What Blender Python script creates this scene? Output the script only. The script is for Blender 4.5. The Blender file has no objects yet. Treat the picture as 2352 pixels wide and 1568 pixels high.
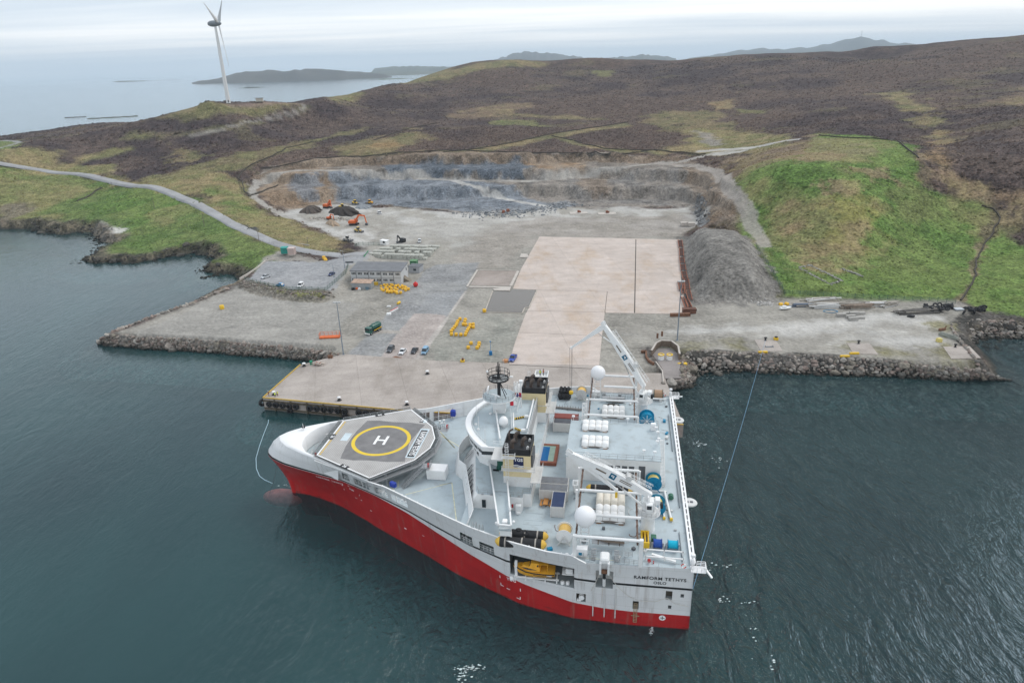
import bpy, bmesh, math, random
import numpy as np
from mathutils import Vector, Matrix
random.seed(7); rng = np.random.default_rng(7)
scene = bpy.context.scene
PI = math.pi; R = math.radians

# ---------------------------------------------------------------- camera (drone at 100 m above the water)
FPX, CX, CY, CAMH = 1568.3, 1176.0, 784.0, 100.0
PITCH, ROLL = math.atan(699/1707), R(1.65)
_f = np.array([0, math.cos(PITCH), -math.sin(PITCH)]); _r = np.array([1., 0, 0]); _u = np.cross(_r, _f)
_c, _s = math.cos(ROLL), math.sin(ROLL)
RR, UU, FF = _c*_r - _s*_u, _s*_r + _c*_u, _f
CAM = np.array([0, 0, CAMH])
cam = bpy.data.cameras.new('Camera'); camo = bpy.data.objects.new('Camera', cam); scene.collection.objects.link(camo)
cam.sensor_width = 36; cam.lens = FPX/2352*36; cam.clip_start = 1; cam.clip_end = 120000
mw = Matrix.Identity(4)
for i in range(3):
    mw[i][0], mw[i][1], mw[i][2], mw[i][3] = RR[i], UU[i], -FF[i], CAM[i]
camo.matrix_world = mw
scene.camera = camo
scene.render.resolution_x, scene.render.resolution_y = 1024, 682

# ---------------------------------------------------------------- sky, sun, exposure
SUN_EL, SUN_AZ = R(50), R(52)       # azimuth clockwise from +Y: brightest cloud ahead and to the right
world = bpy.data.worlds.new('World'); scene.world = world; world.use_nodes = True
wn, wl = world.node_tree.nodes, world.node_tree.links
wn.clear()
def N(t, tree=None, **kw):
    n = (tree or wn).new(t)
    for k, v in kw.items(): setattr(n, k, v)
    return n
def build_world():
    L = wl.new
    out = N('ShaderNodeOutputWorld'); add = N('ShaderNodeMixShader')
    sky = N('ShaderNodeTexSky', sky_type='NISHITA', sun_disc=False, sun_elevation=SUN_EL, sun_rotation=SUN_AZ)
    sky.air_density = 1.0; sky.dust_density = 2.0
    b1 = N('ShaderNodeBackground'); b1.inputs['Strength'].default_value = 0.10
    L(sky.outputs[0], b1.inputs['Color'])
    tc = N('ShaderNodeTexCoord'); sep = N('ShaderNodeSeparateXYZ'); L(tc.outputs['Generated'], sep.inputs[0])
    zc = N('ShaderNodeMath', operation='MAXIMUM'); zc.inputs[1].default_value = 0.0; L(sep.outputs['Z'], zc.inputs[0])
    zp = N('ShaderNodeMath', operation='ADD'); zp.inputs[1].default_value = 0.035; L(zc.outputs[0], zp.inputs[0])
    dx = N('ShaderNodeMath', operation='DIVIDE'); L(sep.outputs['X'], dx.inputs[0]); L(zp.outputs[0], dx.inputs[1])
    dy = N('ShaderNodeMath', operation='DIVIDE'); L(sep.outputs['Y'], dy.inputs[0]); L(zp.outputs[0], dy.inputs[1])
    cmb = N('ShaderNodeCombineXYZ'); L(dx.outputs[0], cmb.inputs[0]); L(dy.outputs[0], cmb.inputs[1])
    mp = N('ShaderNodeMapping'); mp.inputs['Scale'].default_value = (0.11, 0.30, 1); mp.inputs['Rotation'].default_value = (0, 0, R(8)); mp.inputs['Location'].default_value = (3.1, 1.4, 0)
    L(cmb.outputs[0], mp.inputs[0])
    nz = N('ShaderNodeTexNoise'); nz.inputs['Scale'].default_value = 1.0; nz.inputs['Detail'].default_value = 6; nz.inputs['Roughness'].default_value = .52
    nz.inputs['Distortion'].default_value = .35
    L(mp.outputs[0], nz.inputs['Vector'])
    rp = N('ShaderNodeValToRGB'); e = rp.color_ramp.elements
    e[0].position = .36; e[0].color = (.68, .76, .85, 1); e[1].position = .62; e[1].color = (1.04, 1.05, 1.06, 1)
    m = e.new(.48); m.color = (.84, .895, .95, 1)
    L(nz.outputs['Fac'], rp.inputs[0])
    # low band near the horizon is a plain pale blue-grey
    hz = N('ShaderNodeMapRange'); hz.inputs['From Min'].default_value = 0.0; hz.inputs['From Max'].default_value = 0.035; L(sep.outputs['Z'], hz.inputs['Value'])
    mx = N('ShaderNodeMix', data_type='RGBA'); mx.inputs['A'].default_value = (.70, .79, .885, 1)
    L(hz.outputs[0], mx.inputs['Factor']); L(rp.outputs[0], mx.inputs['B'])
    b2 = N('ShaderNodeBackground'); b2.inputs['Strength'].default_value = 1.0; L(mx.outputs['Result'], b2.inputs['Color'])
    add.inputs[0].default_value = 0.86
    L(b1.outputs[0], add.inputs[1]); L(b2.outputs[0], add.inputs[2]); L(add.outputs[0], out.inputs['Surface'])
build_world()
sun = bpy.data.lights.new('sun', 'SUN'); suno = bpy.data.objects.new('sun', sun); scene.collection.objects.link(suno)
sun.energy = 1.15; sun.angle = R(24); sun.color = (1, .965, .91)
suno.rotation_euler = (PI/2 - SUN_EL, 0, PI - SUN_AZ)
scene.view_settings.view_transform = 'Standard'; scene.view_settings.look = 'None'
scene.view_settings.exposure = 0.36; scene.view_settings.gamma = 1.0

# ---------------------------------------------------------------- helpers: photo geometry -> places in the world
def ray(u, v): return FF + RR*(u-CX)/FPX - UU*(v-CY)/FPX
def at(u, v, z=4.0):
    d = ray(u, v); return CAM + d*((z-CAMH)/d[2])
def proj(p):
    q = np.asarray(p, float) - CAM; return CX + FPX*(q@RR)/(q@FF), CY - FPX*(q@UU)/(q@FF)
def hgt(b, vtop):            # height of a vertical thing standing at b whose top shows at image row vtop
    lo, hi = 0., 150.
    for _ in range(40):
        m = (lo+hi)/2
        if proj((b[0], b[1], b[2]+m))[1] > vtop: lo = m
        else: hi = m
    return lo
CROP = dict(H=(0, 0, 2.8444), I=(735, 45.9, 2.8444), J=(1525.1, 45.9, 2.8444), K=(0, 321.6, 3.103), L=(551.2, 413.4, 4.876), M=(588, 661.5, 3.657),
            N=(1470, 441, 2.667), V=(1065.7, 514.5, 4.2667), X=(1837.5, 661.5, 4.5714), Y=(790.1, 569.6, 6.0953))
def cp(c, u, v): a, b, s = CROP[c]; return a+u/s, b+v/s
def ca(c, u, v, z=4.0): return at(*cp(c, u, v), z)

# ---------------------------------------------------------------- helpers: objects and tags
COL = scene.collection
def tag(o, label=None, cat=None, group=None, kind=None):
    if label: o['label'] = label
    if cat: o['category'] = cat
    if group: o['group'] = group
    if kind: o['kind'] = kind
    return o
def empty(name, loc=(0, 0, 0), rz=0, label=None, cat=None, group=None):
    o = bpy.data.objects.new(name, None); COL.objects.link(o); o.location = loc; o.rotation_euler = (0, 0, rz); o.empty_display_size = .5
    return tag(o, label, cat, group)
def copy_tree(o, parent=None):
    c = o.copy(); COL.objects.link(c)
    if parent is not None: c.parent = parent
    for ch in o.children: copy_tree(ch, c)
    return c
def lerp(a, b, t): return a + (b-a)*t
def sstep(a, b, x):
    t = np.clip((x-a)/(b-a), 0, 1); return t*t*(3-2*t)

class MB:
    """collects shapes, links them as one mesh object"""
    def __init__(s): s.v = []; s.f = []; s.m = []; s.sm = []
    def add(s, vs, fs, mi=0, smooth=False):
        b = len(s.v); s.v += [tuple(map(float, p)) for p in vs]
        for f in fs: s.f.append(tuple(b+i for i in f)); s.m.append(mi); s.sm.append(smooth)
        return s
    def box(s, c, d, rz=0, mi=0, ch=0.0, tilt=None):
        hx, hy, hz = d[0]/2, d[1]/2, d[2]/2
        if ch <= 0:
            P = [(x*hx, y*hy, z*hz) for z in (-1, 1) for x, y in ((-1, -1), (1, -1), (1, 1), (-1, 1))]
            Fc = [(3, 2, 1, 0), (4, 5, 6, 7), (0, 1, 5, 4), (1, 2, 6, 5), (2, 3, 7, 6), (3, 0, 4, 7)]
        else:
            k = min(ch, hx*.9, hy*.9, hz*.9)
            def ring(z, i): return [(-hx+i, -hy, z), (hx-i, -hy, z), (hx, -hy+i, z), (hx, hy-i, z), (hx-i, hy, z), (-hx+i, hy, z), (-hx, hy-i, z), (-hx, -hy+i, z)]
            def inr(z): return [(-hx+k, -hy+k, z), (hx-k, -hy+k, z), (hx-k, -hy+k, z), (hx-k, hy-k, z), (hx-k, hy-k, z), (-hx+k, hy-k, z), (-hx+k, hy-k, z), (-hx+k, -hy+k, z)]
            P = ring(-hz, k) + ring(hz-k, k) + [(p[0], p[1], hz) for p in [(-hx+k, -hy+k), (hx-k, -hy+k), (hx-k, hy-k), (-hx+k, hy-k)]]
            Fc = [tuple(range(7, -1, -1)), (16, 17, 18, 19)] + [(i, (i+1) % 8, 8+(i+1) % 8, 8+i) for i in range(8)]
            Fc += [(8, 9, 17, 16), (9, 10, 17), (10, 11, 18, 17), (11, 12, 18), (12, 13, 19, 18), (13, 14, 19), (14, 15, 16, 19), (15, 8, 16)]
        cz, sz = math.cos(rz), math.sin(rz)
        if tilt is not None: P = [tuple(tilt @ Vector(p)) for p in P]
        return s.add([(c[0]+x*cz-y*sz, c[1]+x*sz+y*cz, c[2]+z) for x, y, z in P], Fc, mi)
    def bx(s, x0, x1, y0, y1, z0, z1, mi=0, ch=0): return s.box(((x0+x1)/2, (y0+y1)/2, (z0+z1)/2), (abs(x1-x0), abs(y1-y0), abs(z1-z0)), 0, mi, ch)
    def bar(s, p, q, w, h=None, mi=0):
        p, q = Vector(p), Vector(q); d = q-p; h = h or w; l = d.length
        if l < 1e-6: return s
        d /= l; up = Vector((0, 0, 1)) if abs(d.z) < .95 else Vector((0, 1, 0))
        a = d.cross(up).normalized()*(w/2); b = a.cross(d).normalized()*(h/2)
        P = [p-a-b, p+a-b, p+a+b, p-a+b, q-a-b, q+a-b, q+a+b, q-a+b]
        return s.add(P, [(3, 2, 1, 0), (4, 5, 6, 7), (0, 1, 5, 4), (1, 2, 6, 5), (2, 3, 7, 6), (3, 0, 4, 7)], mi)
    def tube(s, pts, r, n=8, mi=0, caps=True, smooth=True):
        P = [Vector(p) for p in pts]; rs = r if hasattr(r, '__len__') else [r]*len(P); V = []; Fc = []
        ref = None
        for i, p in enumerate(P):
            d = (P[min(i+1, len(P)-1)] - P[max(i-1, 0)])
            d = d.normalized() if d.length > 1e-9 else Vector((0, 0, 1))
            if ref is None: ref = Vector((0, 0, 1)) if abs(d.z) < .9 else Vector((1, 0, 0))
            a = d.cross(ref).normalized(); b = a.cross(d).normalized(); ref = b
            for k in range(n):
                t = 2*PI*k/n; V.append(p + a*math.cos(t)*rs[i] + b*math.sin(t)*rs[i])
        for i in range(len(P)-1):
            for k in range(n): Fc.append((i*n+k, i*n+(k+1) % n, (i+1)*n+(k+1) % n, (i+1)*n+k))
        s.add(V, Fc, mi, smooth)
        if caps:
            s.add(V[:n], [tuple(range(n-1, -1, -1))], mi); s.add(V[-n:], [tuple(range(n))], mi)
        return s
    def lathe(s, prof, c=(0, 0, 0), axis='z', n=20, mi=0, smooth=True, caps=True):
        V = []; Fc = []
        for r, h in prof:
            for k in range(n):
                a = 2*PI*k/n; p = (r*math.cos(a), r*math.sin(a), h)
                if axis == 'x': p = (h, p[0], p[1])
                elif axis == 'y': p = (p[1], h, p[0])
                V.append((c[0]+p[0], c[1]+p[1], c[2]+p[2]))
        for i in range(len(prof)-1):
            for k in range(n): Fc.append((i*n+k, i*n+(k+1) % n, (i+1)*n+(k+1) % n, (i+1)*n+k))
        s.add(V, Fc, mi, smooth)
        if caps:
            if prof[0][0] > 1e-6: s.add(V[:n], [tuple(range(n-1, -1, -1))], mi)
            if prof[-1][0] > 1e-6: s.add(V[-n:], [tuple(range(n))], mi)
        return s
    def sphere(s, c, r, n=24, m=12, mi=0):
        rr = r if hasattr(r, '__len__') else (r, r, r)
        V = []; Fc = []
        for i in range(m+1):
            th = PI*i/m
            for k in range(n): V.append((c[0]+rr[0]*math.sin(th)*math.cos(2*PI*k/n), c[1]+rr[1]*math.sin(th)*math.sin(2*PI*k/n), c[2]-rr[2]*math.cos(th)))
        for i in range(m):
            for k in range(n): Fc.append((i*n+k, i*n+(k+1) % n, (i+1)*n+(k+1) % n, (i+1)*n+k))
        return s.add(V, Fc, mi, True)
    def prism(s, poly, z0, z1, mi=0, top=None, bottom=True):
        n = len(poly); a = sum(poly[i][0]*poly[(i+1) % n][1]-poly[(i+1) % n][0]*poly[i][1] for i in range(n))
        if a < 0: poly = poly[::-1]
        tp = top if top is not None else poly
        V = [(p[0], p[1], z0) for p in poly] + [(p[0], p[1], z1) for p in tp]
        Fc = [tuple(range(n, 2*n))] + [(i, (i+1) % n, n+(i+1) % n, n+i) for i in range(n)]
        if bottom: Fc.append(tuple(range(n-1, -1, -1)))
        return s.add(V, Fc, mi)
    def rail(s, pts, h=1.1, r=.035, mi=0, step=2.2, mids=1, post=True):
        for a, b in zip(pts[:-1], pts[1:]):
            a, b = Vector(a), Vector(b); l = (b-a).length; n = max(1, round(l/step))
            for j in range(mids+1):
                z = h*(j+1)/(mids+1); s.bar(a+Vector((0, 0, z)), b+Vector((0, 0, z)), r*2, r*2, mi)
            if post:
                for k in range(n+1): p = a.lerp(b, k/n); s.bar(p, p+Vector((0, 0, h)), r*2, r*2, mi)
        return s
    def ladder(s, p, q, w=.5, step=.35, side=(1, 0, 0), r=.03, mi=0):
        p, q, sd = Vector(p), Vector(q), Vector(side)*(w/2); n = max(2, int((q-p).length/step))
        s.bar(p-sd, q-sd, r*2, r*2, mi); s.bar(p+sd, q+sd, r*2, r*2, mi)
        for k in range(n+1): t = p.lerp(q, k/n); s.bar(t-sd, t+sd, r*1.6, r*1.6, mi)
        return s
    def truss(s, p, q, w, h, n=6, r=.05, mi=0):
        p, q = Vector(p), Vector(q); d = (q-p).normalized(); up = Vector((0, 0, 1)) if abs(d.z) < .9 else Vector((0, 1, 0))
        a = d.cross(up).normalized()*w/2; b = a.cross(d).normalized()*h/2
        cs = [(-a-b), (a-b), (a+b), (-a+b)]
        for c in cs: s.bar(p+c, q+c, r*2, r*2, mi)
        for k in range(n+1):
            t = p.lerp(q, k/n)
            for i in range(4): s.bar(t+cs[i], t+cs[(i+1) % 4], r*1.5, r*1.5, mi)
            if k < n:
                t2 = p.lerp(q, (k+1)/n)
                for i in range(4): s.bar(t+cs[i], t2+cs[(i+1) % 4], r*1.3, r*1.3, mi)
        return s
    def build(s, name, mats, parent=None, loc=None, rz=0, **tg):
        me = bpy.data.meshes.new(name); me.from_pydata(s.v, [], s.f); me.update()
        if not isinstance(mats, (list, tuple)): mats = [mats]
        for m in mats: me.materials.append(m)
        me.polygons.foreach_set('material_index', s.m); me.polygons.foreach_set('use_smooth', s.sm)
        o = bpy.data.objects.new(name, me); COL.objects.link(o)
        if loc is not None: o.location = loc
        o.rotation_euler = (0, 0, rz)
        if parent is not None: o.parent = parent
        return tag(o, **tg)
def recentre(o):
    """move a mesh object's origin to the middle of its base"""
    me = o.data; n = len(me.vertices); a = np.empty(n*3, np.float32); me.vertices.foreach_get('co', a); a = a.reshape(-1, 3)
    c = np.array([(a[:, 0].min()+a[:, 0].max())/2, (a[:, 1].min()+a[:, 1].max())/2, a[:, 2].min()])
    a -= c; me.vertices.foreach_set('co', a.ravel()); o.location = Vector(o.location) + Vector(c); me.update()
    return o

# ---------------------------------------------------------------- materials
MATS = {}
def mat(name, col, rough=.6, metal=0.0, var=.12, scale=.8, bump=0.0, bscale=6.0, dirt=None, dirt_amt=.0, coord='Object', spec=.35):
    if name in MATS: return MATS[name]
    m = bpy.data.materials.new(name); m.use_nodes = True; nt = m.node_tree; n = nt.nodes; l = nt.links.new; n.clear()
    out = n.new('ShaderNodeOutputMaterial'); b = n.new('ShaderNodeBsdfPrincipled'); l(b.outputs[0], out.inputs[0])
    b.inputs['Roughness'].default_value = rough; b.inputs['Metallic'].default_value = metal; b.inputs['Specular IOR Level'].default_value = spec
    tc = n.new('ShaderNodeTexCoord')
    nz = n.new('ShaderNodeTexNoise'); nz.inputs['Scale'].default_value = scale; nz.inputs['Detail'].default_value = 5; l(tc.outputs[coord], nz.inputs['Vector'])
    mr = n.new('ShaderNodeMapRange'); mr.inputs['From Min'].default_value = .25; mr.inputs['From Max'].default_value = .75; mr.inputs['To Min'].default_value = 1-var; mr.inputs['To Max'].default_value = 1+var
    l(nz.outputs['Fac'], mr.inputs['Value'])
    mx = n.new('ShaderNodeVectorMath'); mx.operation = 'SCALE'; mx.inputs[0].default_value = col[:3]; l(mr.outputs[0], mx.inputs['Scale'])
    last = mx.outputs[0]
    if dirt is not None:
        n2 = n.new('ShaderNodeTexNoise'); n2.inputs['Scale'].default_value = scale*2.3; n2.inputs['Detail'].default_value = 7; n2.inputs['Roughness'].default_value = .65; l(tc.outputs[coord], n2.inputs['Vector'])
        r2 = n.new('ShaderNodeMapRange'); r2.inputs['From Min'].default_value = .52; r2.inputs['From Max'].default_value = .78; r2.inputs['To Max'].default_value = dirt_amt; l(n2.outputs['Fac'], r2.inputs['Value'])
        mm = n.new('ShaderNodeMix'); mm.data_type = 'RGBA'; mm.inputs['B'].default_value = (*dirt[:3], 1); l(r2.outputs[0], mm.inputs['Factor']); l(last, mm.inputs['A']); last = mm.outputs['Result']
    l(last, b.inputs['Base Color'])
    if bump > 0:
        n3 = n.new('ShaderNodeTexNoise'); n3.inputs['Scale'].default_value = bscale; n3.inputs['Detail'].default_value = 4; l(tc.outputs[coord], n3.inputs['Vector'])
        bp = n.new('ShaderNodeBump'); bp.inputs['Strength'].default_value = bump; bp.inputs['Distance'].default_value = .15; l(n3.outputs['Fac'], bp.inputs['Height']); l(bp.outputs[0], b.inputs['Normal'])
    MATS[name] = m; return m
RUST = (.20, .085, .04)
white = mat('white_paint', (.76, .765, .76), .42, var=.04, scale=.35, dirt=(.5, .45, .38), dirt_amt=.35)
white_clean = mat('clean_white_paint', (.80, .80, .80), .35, var=.02)
grey_white = mat('pale_grey_paint', (.60, .60, .59), .5, var=.06, dirt=(.33, .25, .18), dirt_amt=.4)
deckgrey = mat('deck_paint', (.405, .468, .496), .55, var=.10, scale=.22, dirt=(.29, .31, .31), dirt_amt=.9)
steelgrey = mat('galvanised_steel', (.36, .37, .38), .5, .4, var=.1)
darkgrey = mat('dark_grey_paint', (.10, .105, .115), .55, var=.15)
black = mat('black_paint', (.018, .018, .02), .5, var=.2)
rubber = mat('black_rubber', (.022, .022, .024), .75, var=.3, scale=2)
glass = mat('dark_glass', (.02, .028, .034), .12, var=.1, spec=.6)
rust = mat('rusty_steel', (.17, .085, .05), .85, var=.35, scale=1.5)
brownrail = mat('brown_beam_paint', (.12, .07, .05), .6, var=.3, scale=1)
yellow = mat('yellow_paint', (.72, .46, .03), .5, var=.1)
yellowpl = mat('yellow_plastic', (.74, .43, .03), .5, var=.12, scale=3)
orange = mat('orange_paint', (.62, .13, .03), .5, var=.12)
orange_y = mat('orange_yellow_paint', (.72, .36, .03), .5, var=.15)
red = mat('red_paint', (.42, .02, .02), .45, var=.12)
blue = mat('blue_paint', (.02, .06, .30), .4, var=.1)
teal = mat('teal_paint', (.0, .20, .36), .4, var=.1)
cream = mat('cream_paint', (.70, .58, .34), .5, var=.05, dirt=(.45, .34, .2), dirt_amt=.3)
concrete_m = mat('concrete', (.36, .33, .30), .9, var=.18, scale=.25, dirt=(.26, .23, .20), dirt_amt=.6)
# ================================================================ terrain
CTRL = [  # photo column, row, height of the ground there
 (0,500,6),(100,515,5),(200,500,8),(260,535,4),(300,560,4),(400,540,6),(480,545,6),(560,590,5),
 (100,470,10),(200,440,14),(300,440,13),(350,480,10),(420,500,9),(500,520,8),(600,570,6),
 (0,378,26),(100,390,24),(200,403,22),(300,425,19),(400,445,16),(450,465,13),(500,495,10.5),(560,530,8),(620,560,6),(700,580,5),(780,592,4.3),
 (0,345,30),(100,340,32),(100,310,34),(200,350,30),(200,300,42),(300,370,28),(300,300,44),(400,400,24),(400,330,38),(400,270,52),(450,242,58),
 (482,221,70.5),(462,230,64),(440,238,58),(498,232,65.5),(510,239,63.5),(522,238,65),(600,237,64),(690,240,62),(560,262,59),
 (500,420,20),(550,400,22),(600,370,28),(600,330,36),(600,290,46),(700,340,32),(700,290,42),(800,350,30),(800,300,38),(800,250,52),
 (900,350,30),(900,300,40),(900,250,50),(900,192,72),(1000,345,30),(1000,300,38),(1000,250,48),(1000,200,66),
 (1100,350,29),(1100,300,38),(1100,250,48),(1100,200,66),(1100,165,86),(1250,350,28),(1250,300,36),(1250,250,47),(1250,200,64),(1250,165,82),
 (1400,345,28),(1400,300,36),(1400,250,46),(1400,200,63),(1400,160,83),(1550,330,30),(1550,280,39),(1550,230,52),(1550,180,72),(1550,150,86),
 (1700,320,34),(1700,270,42),(1700,220,55),(1700,170,76),(1700,145,86),(1850,330,42),(1850,305,42),(1850,250,50),(1850,200,62),(1850,150,80),
 (2000,320,46),(2000,290,45),(2000,240,54),(2000,190,66),(2000,140,86),(2150,380,40),(2150,340,39),(2150,300,44),(2150,240,54),(2150,180,70),(2150,130,88),
 (2300,440,30),(2300,480,22),(2300,400,37),(2300,340,45),(2300,280,52),(2300,220,60),(2300,160,76),(2300,120,92),(2352,560,12),(2352,640,8),(2352,700,5),(2352,500,20),(2500,560,14),(2500,400,40),(2500,250,58),
 (1720,400,37),(1650,395,31),(1680,430,25),(1720,490,15),(1750,550,8),(1750,400,36),(1800,450,28),(1850,500,22),(1850,560,14),(1800,600,8),(1900,640,8),(1780,690,4),
 (1900,380,42),(1900,340,44),(2000,560,14),(2000,480,27),(2000,400,38),(2000,640,7),(2100,640,6),(2100,560,12),(2100,480,24),(2100,420,33),
 (2200,690,4),(2200,620,8),(2200,540,14),(2200,470,23),(2300,690,5),(2300,600,10),(2300,540,15),
 (640,490,5),(700,475,5),(860,468,5),(1050,488,5),(1290,478,5),(1450,472,5),(1590,472,5),(1600,520,4),(900,520,4.3),(1100,530,4),(1400,520,4),
 (580,430,14),(600,400,20),(700,388,22),(820,392,20),(900,400,17),(1000,405,16),(1150,425,12),(1220,440,9),(1300,400,17),(1500,380,22),(1600,370,26),(1500,372,26),(1400,420,13),(1400,375,22),
 (700,372,28),(1000,360,28.5),(1200,358,28),(1400,358,27.5),
 (1640,545,14.5),(1568,560,4.2),(1600,690,4),(1705,620,11.5),(1650,600,12.5),(1670,650,8),(1690,690,4.2),(1700,565,13.5),(1745,650,7.5),(1600,600,7.5),(1600,545,8),(1595,640,5.5),(1560,500,4.5),
 (-150,520,4),(-150,400,24),(-150,345,28),(620,520,7.5),(660,520,7),(700,555,6),(640,470,9),(600,470,11),
]
RIDGE = [(960,182,1250),(1000,168,1330),(1040,156,1350),(1100,142,1350),(1200,137,1300),(1300,135.5,1280),(1400,136,1300),(1500,136,1330),(1600,134,1330),(1700,126,1310),(1800,121,1300),(1900,116,1320),(2000,106,1350),(2100,102.5,1330),(2200,98,1300),(2352,83,1300),(2520,76,1300)]
SKYL = [(-80,340,760),(0,328,780),(100,313,800),(205,298,800),(300,281,800),(400,258,820),(440,246,830),(560,238,800),(620,236,800),(690,234,800),(740,223,850),(780,214,900),(830,206,980),(912,195,1120)]
def at_d(u, v, D):
    d = ray(u, v); return CAM + d*(D/math.hypot(d[0], d[1]))
_P = np.array([at(u, v, z) for u, v, z in CTRL] + [at_d(*q) for q in RIDGE] + [at_d(u, v+k*11, D+k*130) for u, v, D in SKYL for k in (0, 1)])
_far = np.array([(-1400, 1200, -8), (-1000, 1400, -8), (-500, 1500, -4), (-150, 2000, 10), (400, 2300, 45), (1100, 2300, 60), (1800, 1900, 90), (900, 400, 40), (900, 900, 75), (1400, 1200, 110), (-900, 700, 5), (700, 150, 5)], float)
_P = np.vstack([_P, _far])
def _ker(d2): return np.sqrt(d2 + 18.**2)
_A = _ker(((_P[:, None, :2]-_P[None, :, :2])**2).sum(-1)); _n = len(_P)
_M = np.zeros((_n+3, _n+3)); _M[:_n, :_n] = _A - np.eye(_n)*6.0
_M[:_n, _n] = 1; _M[:_n, _n+1:] = _P[:, :2]/500; _M[_n:, :_n] = _M[:_n, _n:].T
_W = np.linalg.solve(_M, np.concatenate([_P[:, 2], [0, 0, 0]]))
def h_rbf(X, Y):
    out = np.empty(len(X))
    for i in range(0, len(X), 20000):
        x, y = X[i:i+20000], Y[i:i+20000]
        k = _ker((x[:, None]-_P[None, :, 0])**2 + (y[:, None]-_P[None, :, 1])**2)
        out[i:i+20000] = k@_W[:_n] + _W[_n] + (x*_W[_n+1]+y*_W[_n+2])/500
    return out
def vnoise(x, y, seed=0):
    ix = np.floor(x).astype(np.int64); iy = np.floor(y).astype(np.int64); fx, fy = x-ix, y-iy
    def hsh(a, b):
        h = (a*374761393 + b*668265263 + seed*144269) & 0xffffffff
        h = ((h ^ (h >> 13))*1274126177) & 0xffffffff
        return ((h ^ (h >> 16)) & 0xffff)/65535.
    u, v = fx*fx*(3-2*fx), fy*fy*(3-2*fy)
    a, b, c, d = hsh(ix, iy), hsh(ix+1, iy), hsh(ix, iy+1), hsh(ix+1, iy+1)
    return a+(b-a)*u+(c-a)*v+(a-b-c+d)*u*v
def fbm(x, y, sc, oc=4, seed=0, gain=.5):
    t = 0; a = 1; s = 0; c, sn = .8, .6
    for i in range(oc):
        t = t + a*vnoise(x/sc, y/sc, seed+i*17); s += a; a *= gain; sc /= 2.03; x, y = x*c-y*sn, x*sn+y*c
    return t/s                      # 0..1 about .5
def sdf(poly, X, Y, margin=60.):
    """signed distance, positive inside; -margin far away"""
    poly = np.asarray(poly)[:, :2]; out = np.full(len(X), -margin)
    mn, mx = poly.min(0)-margin, poly.max(0)+margin
    idx = np.nonzero((X > mn[0]) & (X < mx[0]) & (Y > mn[1]) & (Y < mx[1]))[0]
    if len(idx) == 0: return out
    x, y = X[idx], Y[idx]; d2 = np.full(len(idx), 1e18); ins = np.zeros(len(idx), bool)
    for i in range(len(poly)):
        ax, ay = poly[i]; bx, by = poly[(i+1) % len(poly)]; ex, ey = bx-ax, by-ay
        t = np.clip(((x-ax)*ex+(y-ay)*ey)/(ex*ex+ey*ey+1e-12), 0, 1)
        d2 = np.minimum(d2, (x-ax-t*ex)**2+(y-ay-t*ey)**2)
        if ay != by:
            c = (ay > y) != (by > y)
            ins ^= c & (x < (bx-ax)*(y-ay)/(by-ay)+ax)
    out[idx] = np.where(ins, 1, -1)*np.sqrt(d2); return out
def pl(pts, z=4.0): return np.array([at(u, v, z)[:2] for u, v in pts])
def cpl(c, pts, z=4.0): return np.array([ca(c, u, v, z)[:2] for u, v in pts])

# shoreline at the water
QF0, QF1, QF2 = at(604, 914, 4.)[:2], at(945, 945, 4.)[:2], np.array([47.6, 168.6])
QR = np.array([49.3, 203.5])
west = pl([(-220, 515), (-60, 520), (0, 528), (65, 527), (139, 541), (175, 533), (205, 535), (228, 556), (258, 560), (255, 566), (219, 580), (212, 592), (182, 597), (200, 604), (219, 605), (260, 603),
           (306, 606), (387, 591), (440, 582), (470, 588), (493, 595), (490, 606), (464, 618), (468, 626), (483, 628), (532, 632), (545, 648), (528, 657),
           (505, 662), (440, 690), (360, 722), (290, 752), (220, 785), (232, 797), (330, 800), (450, 806), (600, 818), (720, 826), (742, 828)], 0.)
east = pl([(1525, 880), (1565, 892), (1597, 885), (1603, 862), (1612, 852), (1700, 855), (1800, 858), (1900, 861), (2000, 865), (2100, 868), (2200, 872), (2300, 873), (2322, 868), (2300, 845), (2262, 808), (2240, 790),
           (2247, 782), (2250, 775), (2300, 772), (2352, 773), (2500, 785), (2700, 800)], 0.)
quay_in = np.array([at(690, 838)[:2]+[2, 2], at(612, 910)[:2]+[3, 3], QF1+[0, 4], QF2+[-2, 4], QR+[-2, 0]])
back = np.array([(800, 150), (2600, 300), (2600, 2600), (-120, 2600), (-200, 1750), (-260, 1250), (-330, 980), (-420, 900), (-520, 985), (-700, 1010), (-860, 960), (-1050, 760)])
LAND = np.vstack([west, quay_in, east, back])
# flat working ground
YARD = np.vstack([pl([(545, 655), (440, 700), (360, 727), (245, 771), (330, 776), (450, 780), (600, 792), (720, 803), (780, 812), (690, 838), (612, 908)]), [QF1+[0, 1], QF2+[-1, 1], QR],
                  pl([(1490, 800), (1565, 806), (1700, 812), (1900, 820), (2050, 833), (2200, 846), (2250, 850), (2215, 800), (2180, 748), (2240, 718), (2200, 693), (2000, 690), (1780, 688), (1700, 692), (1600, 695), (1563, 640), (1560, 530), (1590, 500),
                      (1560, 480), (1300, 492), (1050, 500), (900, 510), (840, 560), (830, 590), (790, 600), (770, 640), (740, 685), (620, 690)])])
CARPARK = pl([(605, 598), (742, 600), (800, 590), (850, 575), (838, 600), (800, 610), (765, 668), (720, 672), (640, 668), (565, 645)], 6.0)
QFLOOR = pl([(640, 492), (760, 470), (900, 478), (1050, 492), (1280, 480), (1590, 474), (1600, 520), (1300, 530), (900, 530), (830, 560)], 4.6)
SHELF = np.concatenate([west, east])
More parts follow.
